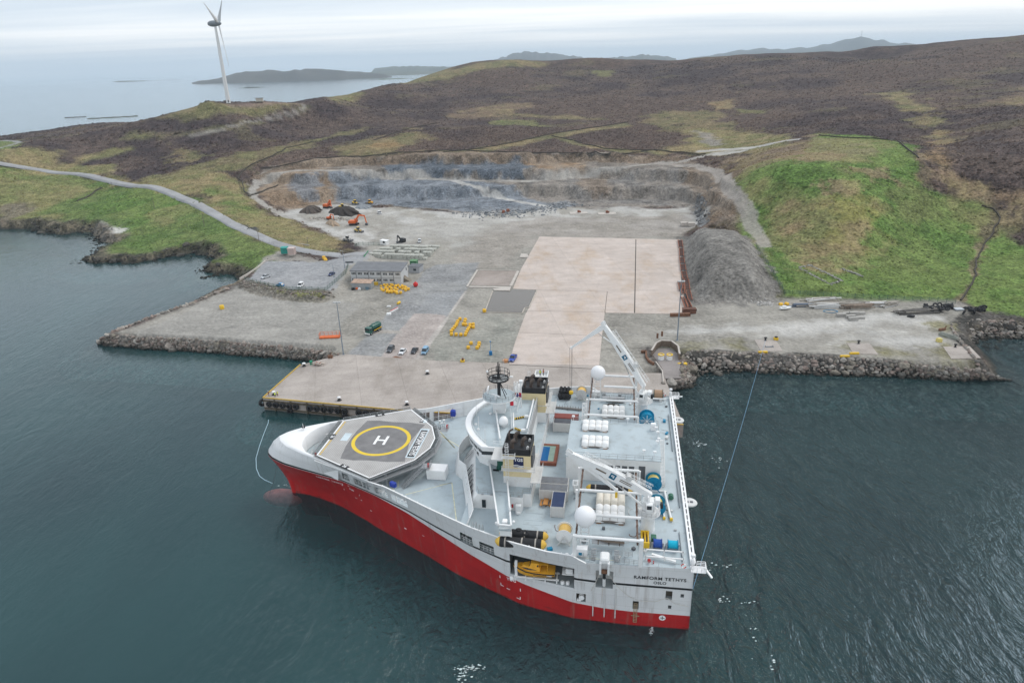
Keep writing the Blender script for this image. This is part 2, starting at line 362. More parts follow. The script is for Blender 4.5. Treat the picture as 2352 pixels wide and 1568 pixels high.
def height(X, Y, detail=True):
    X = np.asarray(X, float); Y = np.asarray(Y, float)
    h = h_rbf(X, Y)
    dy = sdf(YARD, X, Y, 90); dc = sdf(CARPARK, X, Y, 60); dq = sdf(QFLOOR, X, Y, 60)
    calm = np.clip(1-np.maximum(np.maximum(dy, dc), dq)/-60., 0, 1)
    if detail:
        h = h + (1-calm)*((fbm(X, Y, 70, 4, 3)-.5)*5.0 + (fbm(X, Y, 14, 3, 9)-.5)*1.6*np.clip(1-np.hypot(X, Y)/1500, .3, 1)) + (1-sstep(-14, 0, dy))*calm*(fbm(X, Y, 9, 3, 5)-.5)*1.6
        qz = sdf(QUARRY_W, X, Y, 40) if QUARRY_W is not None else np.full(len(X), -40.)
        rg = np.abs(fbm(X*1.0, Y*.55, 16, 5, 41, .6)-.5)*2
        h = h + sstep(-4, 10, qz)*(1-sstep(-6, 2, dq))*((rg-.35)*2.4)
    h = lerp(h, 4.6, sstep(-10, 2, dq)); h = lerp(h, 4.0, sstep(-9, 0, dy)); h = lerp(h, 6.0, sstep(-6, 0, dc))
    if QUARRY_W is not None:                # benched quarry faces
        wq = sstep(-3, 6, sdf(QUARRY_W, X, Y, 30))*(1-sstep(-6, 1, dq)); t = (h-4.6+(fbm(X, Y, 30, 3, 45)-.5)*5)/8.5; b_ = np.floor(t); h = lerp(h, 4.6+8.5*(b_+sstep(.42, .72, t-b_)), wq*.85)
    if MOUND is not None: h = h + 5.0*sstep(0, 11, sdf(MOUND, X, Y, 30)+(fbm(X, Y, 7, 3, 47)-.5)*4)
    kx, ky = KN[0], KN[1]; h = h + np.exp(-((X-kx)**2+(Y-ky)**2)/(2*11.5**2))*KA
    ds = sdf(LAND, X, Y, 200)
    nn = (fbm(X, Y, 12, 3, 21)-.5)*5 if detail else 0
    ins = -.4 + np.maximum(ds + nn*np.clip(ds/8, 0, 1)*(1-calm), 0)*(1.15-.25*calm)
    return np.where(ds > 0, np.minimum(h, ins), np.maximum(-.4+ds*.45, -9.0))
QUARRY_W = None; MOUND = None
KN = at_d(478, 230, 790); KA = 0.0
KA = 71.5-float(height([KN[0]], [KN[1]], False)[0])
_T = np.concatenate([np.arange(120, 700, 4.), np.arange(700, 1800, 10.), np.arange(1800, 2600, 25.)])
def ground(u, v):
    """point of the ground seen at photo position u, v (analytic terrain, no detail)"""
    d = ray(u, v); hd = math.hypot(d[0], d[1]); t = _T/hd; p = CAM[None]+d[None]*t[:, None]
    hh = height(p[:, 0], p[:, 1], False); k = np.nonzero(p[:, 2] < np.maximum(hh, 0))[0]
    if len(k) == 0: return p[-1]
    k = k[0]; k0 = max(k-1, 0); a = p[k0, 2]-max(hh[k0], 0); b = p[k, 2]-max(hh[k], 0); f = 0 if a == b else np.clip(a/(a-b), 0, 1)
    return p[k0]+(p[k]-p[k0])*f
def gpl(pts): return np.array([ground(u, v)[:2] for u, v in pts])
def gcp(c, pts): return np.array([ground(*cp(c, u, v))[:2] for u, v in pts])
QUARRY_W = gpl([(575, 430), (600, 385), (800, 362), (1000, 352), (1200, 350), (1400, 352), (1560, 360), (1640, 395), (1680, 440), (1700, 490), (1600, 500), (1590, 470), (1300, 476), (1050, 486), (860, 465), (660, 480)])

# ---- colour zones (albedo only): name -> polygon in the world, colours a/b, softness, noise size
HEA, HEB = (.053, .040, .040), (.094, .069, .058)
GRN, GRN2 = (.088, .148, .036), (.130, .178, .052)
OLV, STR = (.165, .165, .068), (.255, .205, .105)
GRV, GRV2 = (.255, .240, .212), (.310, .291, .258)
TRK = (.44, .425, .40); BLU, BLU2 = (.140, .155, .175), (.205, .220, .240); BRN, BRN2 = (.190, .135, .090), (.265, .205, .150)
PINK = (.36, .315, .29); ASP = (.235, .235, .235)
Z = []
def zone(poly, a, b=None, soft=3., warp=4., wsc=12., op=1., grain=6.): Z.append((np.asarray(poly)[:, :2], np.array(a), np.array(b if b is not None else a), soft, warp, wsc, op, grain))
# heather hill keeps the base colour; grass and bracken patches on it
G = lambda *p: gpl(p)
zone(G((0,378),(150,398),(300,422),(400,440),(470,470),(560,525),(640,562),(640,600),(560,640),(520,655),(380,610),(180,600),(0,540),(-200,530),(-200,380)), GRN, GRN2, 4, 6, 25)
zone(G((-150,385),(0,388),(90,400),(230,420),(200,440),(120,470),(150,505),(60,520),(0,520),(-150,515)), STR, OLV, 8, 18, 30, .8)
zone(G((230,440),(330,430),(440,455),(420,470),(330,520),(300,500),(220,480)), GRN, GRN2, 6, 6, 25)
zone(G((330,495),(420,458),(450,475),(380,515)), STR, OLV, 5, 8, 20, .6)
zone(G((0,470),(60,465),(85,475),(40,500),(0,520)), (.13,.11,.085), (.19,.16,.12), 3, 5, 8)
zone(G((0,320),(40,322),(60,330),(20,345),(0,345),(-100,345),(-100,322)), OLV, GRN2, 3, 5, 20)
zone(G((0,345),(60,338),(130,350),(120,375),(200,395),(330,412),(430,440),(470,462),(400,440),(200,402),(0,378),(-100,370)), STR, OLV, 5, 10, 20)
zone(G((125,392),(180,380),(250,378),(255,400),(230,410),(160,405)), OLV, STR, 4, 10, 20)
zone(G((310,408),(390,395),(480,390),(540,400),(570,425),(580,470),(640,500),(760,545),(770,575),(700,580),(620,560),(540,520),(480,470),(400,440)), OLV, STR, 5, 10, 20)
zone(G((470,440),(540,430),(565,455),(600,480),(620,495),(560,500),(520,480)), GRN, OLV, 4, 8, 15, .8)
zone(G((540,480),(640,500),(760,545),(740,570),(640,545),(560,515)), STR, OLV, 5, 8, 14, .7)
zone(G((540,515),(580,522),(600,540),(570,540)), (.06,.06,.06),(.12,.12,.11), 2, 4, 8)
zone(G((380,350),(400,330),(430,325),(470,335),(455,350),(465,365),(430,375),(395,372)), OLV, STR, 5, 16, 20, .7)
zone(G((180,365),(240,348),(300,340),(250,362),(190,375)), OLV, STR, 4, 8, 20)
zone(G((370,258),(420,240),(470,238),(560,240),(690,236),(660,250),(520,262),(430,265),(380,272)), OLV, STR, 6, 14, 30, .8)
zone(G((290,312),(420,305),(520,290),(600,270),(690,245),(710,240),(640,275),(540,300),(430,312),(300,318)), (.17,.14,.085), OLV, 4, 8, 30, .8)
zone(G((600,345),(800,300),(850,290),(780,312),(640,360),(570,385),(400,400),(330,410),(420,385)), (.18,.15,.08), OLV, 4, 10, 25, .8)
zone(G((760,345),(830,322),(900,310),(960,300),(980,315),(930,330),(940,345),(1000,350),(900,358),(760,362)), OLV, STR, 6, 20, 22, .65)
zone(G((840,335),(900,322),(925,332),(870,345)), (.27,.17,.085), STR, 3, 8, 15, .8)
zone(G((735,220),(790,205),(830,215),(760,235)), OLV, STR, 4, 8, 20)
zone(G((930,185),(1040,160),(1130,143),(1240,142),(1260,150),(1100,160),(960,190),(930,195)), OLV, STR, 8, 18, 40, .8)
zone(G((1130,278),(1190,272),(1240,275),(1250,290),(1180,289),(1130,286)), GRN2, OLV, 3, 8, 15, .8)
zone(G((1040,270),(1090,250),(1200,240),(1180,262),(1080,275)), (.19,.135,.09), STR, 6, 16, 30, .7)
zone(G((1180,265),(1300,262),(1400,275),(1300,272)), OLV, STR, 4, 8, 25, .7)
zone(G((1360,165),(1410,162),(1400,172),(1370,176)), OLV, OLV, 3, 10, 20, .8)
zone(G((1020,350),(1130,335),(1300,305),(1440,282),(1450,290),(1330,308),(1200,330),(1130,345),(1030,355)), (.15,.15,.07), STR, 2.5, 5, 20, .8)
zone(G((1270,315),(1330,330),(1400,342),(1500,343),(1500,348),(1390,348),(1310,336)), (.16,.16,.075), STR, 2, 5, 20, .8)
zone(G((1480,280),(1560,255),(1640,260),(1700,300),(1720,312),(1640,330),(1560,300)), STR, OLV, 6, 26, 22, .6)
zone(G((1630,235),(1690,230),(1680,250),(1640,255)), (.27,.17,.085), STR, 4, 10, 20, .8)
zone(G((1690,250),(1760,255),(1755,262),(1700,262)), OLV, OLV, 3, 6, 20, .8)
zone(G((2010,215),(2080,205),(2100,230),(2140,260),(2160,290),(2150,310),(2120,270),(2060,240)), STR, OLV, 5, 14, 25, .85)
zone(G((2290,220),(2352,200),(2500,195),(2500,260),(2352,250),(2310,240)), STR, (.2,.14,.1), 8, 18, 30, .7)
zone(G((2150,300),(2180,310),(2155,345),(2175,385),(2200,415),(2160,400),(2130,360)), (.25,.17,.09), STR, 4, 8, 15, .85)
zone(G((1590,295),(1700,300),(1800,305),(1830,330),(1740,345),(1640,350),(1560,350),(1500,352),(1540,335),(1590,330)), OLV, STR, 4, 8, 18, .9)
zone(G((1597,300),(1640,305),(1655,330),(1625,335)), (.22,.2,.18), (.28,.25,.22), 3, 5, 12)
# green hill
zone(G((1690,410),(1720,385),(1850,350),(1880,308),(1960,312),(2050,320),(2100,360),(2120,420),(2200,440),(2270,460),(2352,560),(2500,600),(2500,720),(2352,740),(2250,720),(2200,693),(1990,690),(1790,688),(1740,570),(1700,480)), GRN, GRN2, 4, 6, 25)
zone(G((1640,370),(1690,355),(1830,330),(1860,312),(1990,318),(2020,360),(1930,365),(1850,360),(1760,375),(1700,410)), STR, (.2,.15,.1), 6, 14, 20, .75)
zone(G((1720,430),(1790,430),(1880,490),(1890,560),(1760,560),(1720,470)), OLV, STR, 8, 18, 20, .55)
zone(G((1820,470),(1930,440),(1990,470),(2010,560),(1960,620),(1840,610),(1780,590),(1760,540)), OLV, (.24,.17,.1), 10, 20, 16, .75)
zone(G((1890,450),(1940,430),(1980,450),(2015,520),(1990,580),(1920,560)), (.26,.235,.075), STR, 8, 14, 16, .6)
zone(G((1760,350),(1850,345),(1940,350),(1920,370),(1850,375)), (.22,.15,.1), STR, 5, 14, 12, .7)
zone(G((1880,430),(1960,410),(1990,425),(1930,455)), (.24,.16,.11), STR, 4, 10, 12, .7)
zone(G((1960,385),(2060,388),(2050,410),(2000,415)), (.22,.15,.1), STR, 3, 8, 12, .7)
zone(G((2200,470),(2260,450),(2330,520),(2290,560),(2220,520)), STR, OLV, 8, 16, 20, .6)
zone(G((2040,440),(2180,455),(2240,490),(2150,520),(2060,500)), OLV, GRN2, 8, 16, 22, .6)
zone(G((2060,590),(2180,600),(2150,640),(2050,630)), OLV, GRN2, 8, 16, 22, .5)
zone(G((2110,410),(2160,400),(2260,450),(2340,480),(2500,500),(2500,440),(2330,440),(2230,430),(2170,395)), STR, (.2,.14,.09), 5, 12, 20, .9)
zone(G((2255,470),(2285,480),(2296,510),(2262,560),(2240,600),(2238,650),(2212,690),(2200,690),(2225,640),(2235,590),(2262,530),(2275,500)), (.12,.10,.06), (.2,.16,.1), 1.5, 4, 8, .9)
zone(gcp('J', [(1640,840),(1720,900),(1720,1040),(1770,1075),(1690,1040),(1640,900)]), (.11,.09,.06), (.2,.15,.1), 1.5, 4, 8, .85)
# cliffs and rocks at the west shore
zone(pl([(205,535),(240,530),(290,545),(262,560),(228,556)], .5), (.52,.50,.47), (.6,.58,.55), 2, 5, 8)
NQ = len(Z)
# quarry
zone(QUARRY_W, (.165,.145,.125), (.235,.205,.175), 4, 7, 14)
zone(G((600,400),(700,385),(760,390),(770,440),(740,470),(640,490),(590,450)), BRN, BRN2, 4, 8, 12)
zone(G((760,395),(900,402),(1050,410),(1180,430),(1290,470),(1080,490),(900,470),(790,470)), BLU, BLU2, 4, 7, 12)
zone(G((660,415),(740,410),(730,450),(690,455)), BLU, BLU2, 3, 6, 9, .8)
zone(G((880,375),(1000,362),(1200,360),(1230,370),(1200,405),(1120,412),(980,402),(880,395)), (.10,.115,.135), BLU, 3, 7, 8)
zone(G((1210,375),(1290,365),(1350,375),(1330,395),(1240,405)), (.26,.165,.09), BRN2, 3, 7, 10, .8)
zone(G((1230,410),(1330,395),(1560,385),(1590,470),(1300,474),(1200,440)), (.185,.175,.165), (.235,.21,.185), 4, 8, 12, .8)
zone(G((1320,400),(1400,392),(1400,440),(1350,455)), BRN, BRN2, 4, 8, 12, .6)
zone(G((1560,360),(1640,380),(1690,440),(1720,520),(1620,520),(1600,440)), BRN, (.20,.16,.125), 4, 8, 12, .8)
zone(G((575,405),(650,378),(800,360),(1000,349),(1200,348),(1400,349),(1570,352),(1560,372),(1400,366),(1200,363),(1000,367),(800,380),(640,396)), (.15,.11,.078), (.22,.17,.125), 3, 6, 10, .9)
zone(G((1600,465),(1612,470),(1622,510),(1612,520),(1600,500)), (.13,.13,.13), (.2,.2,.2), 2, 4, 6)
zone(G((1060,485),(1150,482),(1300,462),(1330,472),(1240,492),(1130,500)), BLU2, (.2,.21,.22), 3, 5, 6)
# yard ground
zone(YARD, GRV, GRV2, 5, 3, 14)
zone(pl([(1560,800),(1700,808),(1900,814),(2050,826),(2200,840),(2260,852),(2330,870),(2100,880),(1700,870),(1600,900),(1520,890)]), (.05,.047,.042), (.10,.092,.085), 1, 1, 4)
zone(pl([(2180,745),(2230,715),(2300,718),(2400,740),(2400,790),(2250,780),(2330,870),(2250,850)]), (.05,.047,.042), (.12,.11,.10), 2, 3, 4)
zone(QFLOOR, GRV2, TRK, 5, 8, 25)
zone(G((1050,600),(1110,520),(1230,500),(1560,495),(1590,520),(1540,545),(1230,545),(1180,610),(1090,620)), (.26,.235,.205), (.31,.28,.25), 5, 8, 16, .8)
zone(pl([(830,595),(860,560),(920,520),(1100,500),(1180,510),(1060,560),(1010,590),(960,600)]), TRK, GRV2, 8, 10, 20, .6)
zone(pl([(1380,770),(1500,752),(1700,745),(1900,735),(2080,720),(2160,725),(2150,790),(2080,800),(1900,790),(1700,770),(1500,775)]), TRK, GRV2, 4, 6, 20, .95)
zone(pl([(2140,735),(2180,745),(2230,840),(2150,835),(2120,800),(2150,780)]), (.17,.155,.075), GRV, 3, 6, 10, .85)
zone(pl([(1900,810),(1960,780),(2050,800),(2150,825),(2140,838),(2030,825)]), (.17,.155,.07), GRV, 2.5, 6, 8, .85)
zone(pl([(1690,790),(1740,782),(1740,806),(1690,806)]), (.17,.155,.07), GRV, 2.5, 5, 8, .8)
zone(pl([(1510,780),(1690,778),(1690,800),(1600,804),(1530,800)]), (.19,.175,.10), GRV, 2.5, 6, 8, .7)
zone(pl([(1030,745),(1100,725),(1190,720),(1175,825),(1010,828),(990,790)]), (.255,.255,.225), (.30,.29,.255), 3, 5, 10, .8)
zone(pl([(300,775),(720,800),(820,700),(760,690),(540,660)]), (.29,.277,.255), (.325,.31,.285), 3, 5, 14, .8)
zone(G((1556,545),(1640,528),(1720,545),(1790,680),(1760,698),(1590,700),(1560,640)), (.155,.145,.132), (.205,.193,.176), 3, 4, 5)
zone(CARPARK, (.265,.268,.275), (.30,.30,.305), 1, 1, 8)
zone(cpl('L', [(0,1150),(300,1180),(560,1240),(960,1255),(1040,1290),(1010,1350),(700,1345),(330,1290),(0,1220)], 5), (.14,.13,.105), (.22,.2,.17), 1.5, 3, 4)
zone(cpl('L', [(60,1140),(300,1200),(520,1250),(950,1262),(930,1285),(560,1275),(300,1215)], 5.6), (.17,.17,.07), OLV, 1, 2, 5)
zone(gpl([(640,575),(720,590),(745,600),(600,600),(615,590)]), (.27,.25,.225), GRV, 2, 3, 8)
# asphalt lanes on the yard
zone(cpl('Y', [(10,1560),(350,1170),(560,1010),(870,600),(1160,300),(1300,230),(1900,200),(1700,580),(1000,1560)]), ASP, (.28,.278,.272), 1.2, 1.5, 10)
zone(cpl('Y', [(1180,640),(1690,600),(1440,960),(1000,910)]), (.265,.268,.27), (.30,.30,.30), .5, .4, 8)
zone(cpl('Y', [(985,915),(1200,920),(1430,945),(1300,1200),(1090,1560),(500,1560),(700,1250)]), PINK, (.40,.35,.325), .5, .5, 8)
zone(cpl('Y', [(1690,600),(1725,600),(1470,960),(1330,1200),(1020,1568),(985,1568),(1250,1190),(1440,965)]), (.44,.40,.37), (.40,.37,.34), .3, .2, 6)
zone(cpl('Y', [(270,1160),(520,1145),(820,1160),(800,1200),(300,1190)]), (.40,.37,.34), (.36,.33,.30), .4, .4, 6)
zone(cpl('Y', [(650,1545),(720,1515),(810,1530),(760,1560)]), (.25,.12,.07), RUST, .5, .6, 4)
MOUND = gpl([(1570,545),(1640,528),(1720,545),(1790,680),(1760,696),(1600,698),(1575,640)])
def tracks(pts, w, col, op=.8, soft=1.2, g=True):
    p = gpl(pts) if g else pl(pts)
    d = np.gradient(p, axis=0); nrm = np.stack([-d[:, 1], d[:, 0]], 1); nrm /= np.linalg.norm(nrm, axis=1)[:, None]+1e-9
    zone(np.vstack([p+nrm*w/2, (p-nrm*w/2)[::-1]]), col, None, soft, 1.5, 8, op)
tracks([(660,490),(620,480),(585,455),(578,435),(590,412),(620,400),(680,392),(760,392),(850,396),(950,402),(1050,412),(1150,416),(1220,416),(1320,402),(1420,385),(1520,372),(1580,362),(1640,348),(1700,340),(1740,335)], 6, (.36,.34,.31))
tracks([(1040,412),(1080,430),(1140,450),(1220,468),(1260,475),(1280,495)], 6, TRK, .85)
tracks([(1500,372),(1600,375),(1650,395),(1670,420),(1680,440),(1715,485),(1740,540),(1760,570)], 7, (.33,.30,.27), .8)
tracks([(1600,345),(1660,340),(1740,335),(1700,345),(1640,350)], 8, TRK, .8)
tracks([(1740,335),(1800,322),(1838,318)], 7, (.38,.37,.36), .9)
tracks([(690,238),(704,243),(690,252),(650,262),(600,273),(550,284),(500,297),(460,304),(420,311)], 4.5, (.22,.205,.19), .75, 1.5)
tracks([(-60,345),(0,340),(25,335),(48,327),(30,323),(0,321)], 6, (.28,.28,.28), .9)
tracks([(520,238),(600,237),(690,236)], 12, (.20,.145,.125), .7, 3)
tracks([(660,490),(700,510),(760,530),(820,550),(860,560)], 5, TRK, .7)
tracks([(600,385),(660,378),(760,365),(900,352),(1020,346),(1120,347),(1250,352),(1400,350),(1500,344),(1620,352)], 2.0, (.035,.03,.026), .8, .8)
tracks([(1880,311),(1960,318),(2045,321),(2080,340),(2100,360)], 1.6, (.04,.037,.03), .8, .8)
tracks([(180,463),(210,445),(232,430)], 2, (.05,.05,.03), .8, .8)
tracks([(640,420),(560,450),(550,420),(545,400),(560,385),(620,360),(660,340)], 1.8, (.045,.04,.03), .7, .8)

def tufts(X, Y, Hh, C, gw):
    D = np.hypot(X, Y); base = (gw < -6) & (D < 1250) & (Hh > 2.5) & (sdf(QUARRY_W, X, Y, 20) < -1) & (sdf(MOUND, X, Y, 20) < -1) & (sdf(CARPARK, X, Y, 20) < -3); lum = C.mean(1); rg_ = np.random.default_rng(5)
    for nm, lb, m, n, s0, s1, hk in (('heather', 'dark heather clumps all over the moor', base & (lum < .088) & (D > 300), 42000, .5, 1.5, .5), ('tussock', 'tussocks of rough grass on the green and straw slopes', base & (lum >= .088) & (lum < .2), 26000, .25, .75, .55)):
        k = np.nonzero(m)[0]; w = (D[k]/400)**1.0; k = rg_.choice(k, n, p=w/w.sum()); r = rg_.uniform(s0, s1, n)*(.6+D[k]/900); a = rg_.uniform(0, 6.3, n); jx, jy = rg_.normal(0, 1.2, n), rg_.normal(0, 1.2, n); V = np.empty((n, 6, 3))
        for j in range(5): aa = a+2*PI*j/5; rr = r*rg_.uniform(.7, 1.25, n); V[:, j] = np.stack([X[k]+jx+rr*np.cos(aa), Y[k]+jy+rr*np.sin(aa), Hh[k]-.35*r], 1)
        V[:, 5] = np.stack([X[k]+jx+.2*r, Y[k]+jy, Hh[k]+hk*r*rg_.uniform(.5, 1.1, n)], 1)
        F_ = (np.arange(n)[:, None, None]*6+np.array([[j, (j+1) % 5, 5] for j in range(5)])[None]).reshape(-1, 3); cc = C[k]*rg_.uniform(.6, 1.45, n)[:, None]*np.array((1.0, .98, .95)); cc = np.repeat(np.concatenate([cc, np.ones((n, 1))], 1), 6, 0).astype(np.float32)
        me = bpy.data.meshes.new(nm); me.from_pydata(V.reshape(-1, 3).tolist(), [], F_.tolist()); ca_ = me.color_attributes.new('Col', 'FLOAT_COLOR', 'POINT'); ca_.data.foreach_set('color', cc.ravel()); mt_ = bpy.data.materials.new(nm+'_leaf'); mt_.use_nodes = True; nn = mt_.node_tree.nodes; vc = nn.new('ShaderNodeVertexColor'); vc.layer_name = 'Col'; bs = nn['Principled BSDF']; bs.inputs['Roughness'].default_value = .95; bs.inputs['Specular IOR Level'].default_value = .1; mt_.node_tree.links.new(vc.outputs[0], bs.inputs['Base Color']); me.materials.append(mt_)
        o = bpy.data.objects.new(nm, me); COL.objects.link(o); tag(o, lb, 'ground cover', kind='stuff')
def build_terrain():
    az = np.radians(np.linspace(-46, 46, 1080)); d = [165.]
    while d[-1] < 2550: d.append(d[-1]*(1.0030 if d[-1] < 340 else 1.0036 if d[-1] < 720 else 1.0085))
    d = np.array(d); AZ, D = np.meshgrid(az, d); X = (np.sin(AZ)*D).ravel(); Y = (np.cos(AZ)*D).ravel()
    Hh = height(X, Y); na, nd = len(az), len(d)
    # base: heather, rust-brown and grassy drifts
    f1 = fbm(X, Y, 160, 4, 31); f2 = fbm(X, Y, 38, 4, 33, .55); f3 = fbm(X, Y, 6, 3, 35)
    C = lerp(np.array(HEA)[None], np.array(HEB)[None], sstep(.35, .68, f2)[:, None])
    C = lerp(C, np.array((.105, .074, .058))[None], (sstep(.50, .66, f1)*.6)[:, None])
    gr = sstep(.63, .70, fbm(X, Y*1.6, 60, 5, 51, .58)); C = lerp(C, np.array((.155, .135, .07))[None], (gr*.30)[:, None])
    gw = sdf(YARD, X, Y, 60)
    for zi, (poly, a, b, soft, warp, wsc, op, grain) in enumerate(Z):
        if zi < NQ and np.hypot(*poly.mean(0)) > 480: soft, warp, op = soft*1.9, warp*1.5, op*.85
        sd = sdf(poly, X, Y, 3*(soft+warp)+6); k = np.nonzero(sd > -(soft+warp)*1.5)[0]
        if len(k) == 0: continue
        x, y = X[k], Y[k]
        w = sstep(-soft*.7, soft*.7, sd[k] + (fbm(x, y, wsc, 5, 61, .62)-.5)*2.6*warp)*op
        cc = lerp(a[None], b[None], sstep(.32, .68, fbm(x, y, grain*2.2, 4, 71, .6))[:, None])
        C[k] = lerp(C[k], cc, w[:, None])
    # rock cliffs along the natural shore
    dl = sdf(LAND, X, Y, 30); nat = sstep(-2, -8, gw)*sstep(0, -4, sdf(CARPARK, X, Y, 20))*(Y < 900)
    cl = sstep(12, 5, dl + (fbm(X, Y, 16, 4, 91)-.5)*14)*nat; rc = lerp(np.array((.045, .04, .034))[None], np.array((.15, .125, .095))[None], sstep(.35, .7, fbm(X, Y, 5, 4, 93))[:, None]); C = lerp(C, rc, (cl*.92)[:, None])
    # broken rock bands and gullies on the quarry faces
    qf = sstep(-2, 5, sdf(QUARRY_W, X, Y, 30))*(1-sstep(-4, 3, sdf(QFLOOR, X, Y, 30))); rb = fbm(X*.7, Y*2.2, 9, 5, 95, .62); C *= (1-qf*sstep(.56, .74, rb)*.42)[:, None]; C *= (1+qf*(fbm(X*2.2, Y*.5, 7, 4, 97)-.5)*.35)[:, None]
    mh = sdf(MOUND, X, Y, 30); C *= (1+sstep(-3, 2, mh)*(fbm(X*1.2+Y*.6, Y*.3, 3, 4, 99)-.5)*.5)[:, None]
    # wheel ruts and scraped streaks across the gravel
    yd = sstep(-2, 3, gw); st = fbm(X*.12+Y*.02, Y, 1.6, 3, 81); C *= (1+yd*(st-.5)*.16)[:, None]
    # wet rock near the tide line, pale below water
    wet = (Hh < .9) & (Hh > -1.2); wt = sstep(1.6, .3, Hh)*sstep(-1.6, -.6, Hh); bm = sdf(pl([(195,530),(245,528),(295,548),(262,566),(225,560)], .3), X, Y, 20) > -2
    C = lerp(C, np.array((.03, .031, .027))[None], (wt*np.where(bm, .1, .8))[:, None])
    C *= (.86+.28*f3)[:, None]
    und = sstep(-.4, -5., Hh); C = lerp(C, np.array((.025, .06, .062))[None], und[:, None])
    tufts(X, Y, Hh, C, gw)
    idx = np.arange(nd*na).reshape(nd, na); q = np.stack([idx[:-1, :-1], idx[:-1, 1:], idx[1:, 1:], idx[1:, :-1]], -1).reshape(-1, 4)
    keep = (Hh[q] > -7.0).any(1); q = q[keep]
    used = np.unique(q); rem = np.full(nd*na, -1); rem[used] = np.arange(len(used)); q = rem[q]
    V = np.stack([X, Y, Hh], 1)[used].astype(np.float32); Cc = np.concatenate([C[used], np.ones((len(used), 1))], 1).astype(np.float32)
    me = bpy.data.meshes.new('terrain'); me.vertices.add(len(V)); me.vertices.foreach_set('co', V.ravel())
    nf = len(q); me.loops.add(nf*4); me.polygons.add(nf); me.loops.foreach_set('vertex_index', q[:, ::-1].ravel().astype(np.int32))
    me.polygons.foreach_set('loop_start', np.arange(0, nf*4, 4, dtype=np.int32)); me.polygons.foreach_set('loop_total', np.full(nf, 4, np.int32))
    me.update(calc_edges=True); me.polygons.foreach_set('use_smooth', np.ones(nf, bool))
    ca_ = me.color_attributes.new('Col', 'FLOAT_COLOR', 'POINT'); ca_.data.foreach_set('color', Cc.ravel())
    m = bpy.data.materials.new('ground_cover'); m.use_nodes = True; nt = m.node_tree; n = nt.nodes; l = nt.links.new; b = n['Principled BSDF']
    b.inputs['Roughness'].default_value = .95; b.inputs['Specular IOR Level'].default_value = .15
    at_ = n.new('ShaderNodeVertexColor'); at_.layer_name = 'Col'; tc = n.new('ShaderNodeTexCoord')
    tot = None
    for sc, det, am in ((.75, 5, .75), (.16, 6, .5)):
        nz = n.new('ShaderNodeTexNoise'); nz.inputs['Scale'].default_value = sc; nz.inputs['Detail'].default_value = det; nz.inputs['Roughness'].default_value = .62; l(tc.outputs['Object'], nz.inputs['Vector'])
        mr = n.new('ShaderNodeMapRange'); mr.inputs['From Min'].default_value = .28; mr.inputs['From Max'].default_value = .72; mr.inputs['To Min'].default_value = 1-am; mr.inputs['To Max'].default_value = 1+am; l(nz.outputs['Fac'], mr.inputs['Value'])
        if tot is None: tot = mr.outputs[0]
        else:
            mu = n.new('ShaderNodeMath'); mu.operation = 'MULTIPLY'; l(tot, mu.inputs[0]); l(mr.outputs[0], mu.inputs[1]); tot = mu.outputs[0]
    # the open gravel is more even than the vegetation: noise scaled by darkness of the cover
    sv = n.new('ShaderNodeVectorMath'); sv.operation = 'SCALE'; l(at_.outputs[0], sv.inputs[0]); l(tot, sv.inputs['Scale'])
    bw = n.new('ShaderNodeRGBToBW'); l(at_.outputs[0], bw.inputs[0]); mr2 = n.new('ShaderNodeMapRange'); mr2.inputs['From Min'].default_value = .12; mr2.inputs['From Max'].default_value = .28; mr2.inputs['To Min'].default_value = 1; mr2.inputs['To Max'].default_value = .26; l(bw.outputs[0], mr2.inputs['Value'])
    mx = n.new('ShaderNodeMix'); mx.data_type = 'RGBA'; l(mr2.outputs[0], mx.inputs['Factor']); l(at_.outputs[0], mx.inputs['A']); l(sv.outputs[0], mx.inputs['B']); l(mx.outputs['Result'], b.inputs['Base Color'])
    nb = n.new('ShaderNodeTexNoise'); nb.inputs['Scale'].default_value = .55; nb.inputs['Detail'].default_value = 6; l(tc.outputs['Object'], nb.inputs['Vector'])
    bp = n.new('ShaderNodeBump'); bp.inputs['Strength'].default_value = .8; bp.inputs['Distance'].default_value = 1.0; l(nb.outputs['Fac'], bp.inputs['Height']); l(bp.outputs[0], b.inputs['Normal'])
    me.materials.append(m)
    o = bpy.data.objects.new('terrain', me); COL.objects.link(o); tag(o, 'heather moor, green pasture, quarry and gravel yard above the bay', 'terrain', kind='structure')
    return o
build_terrain()

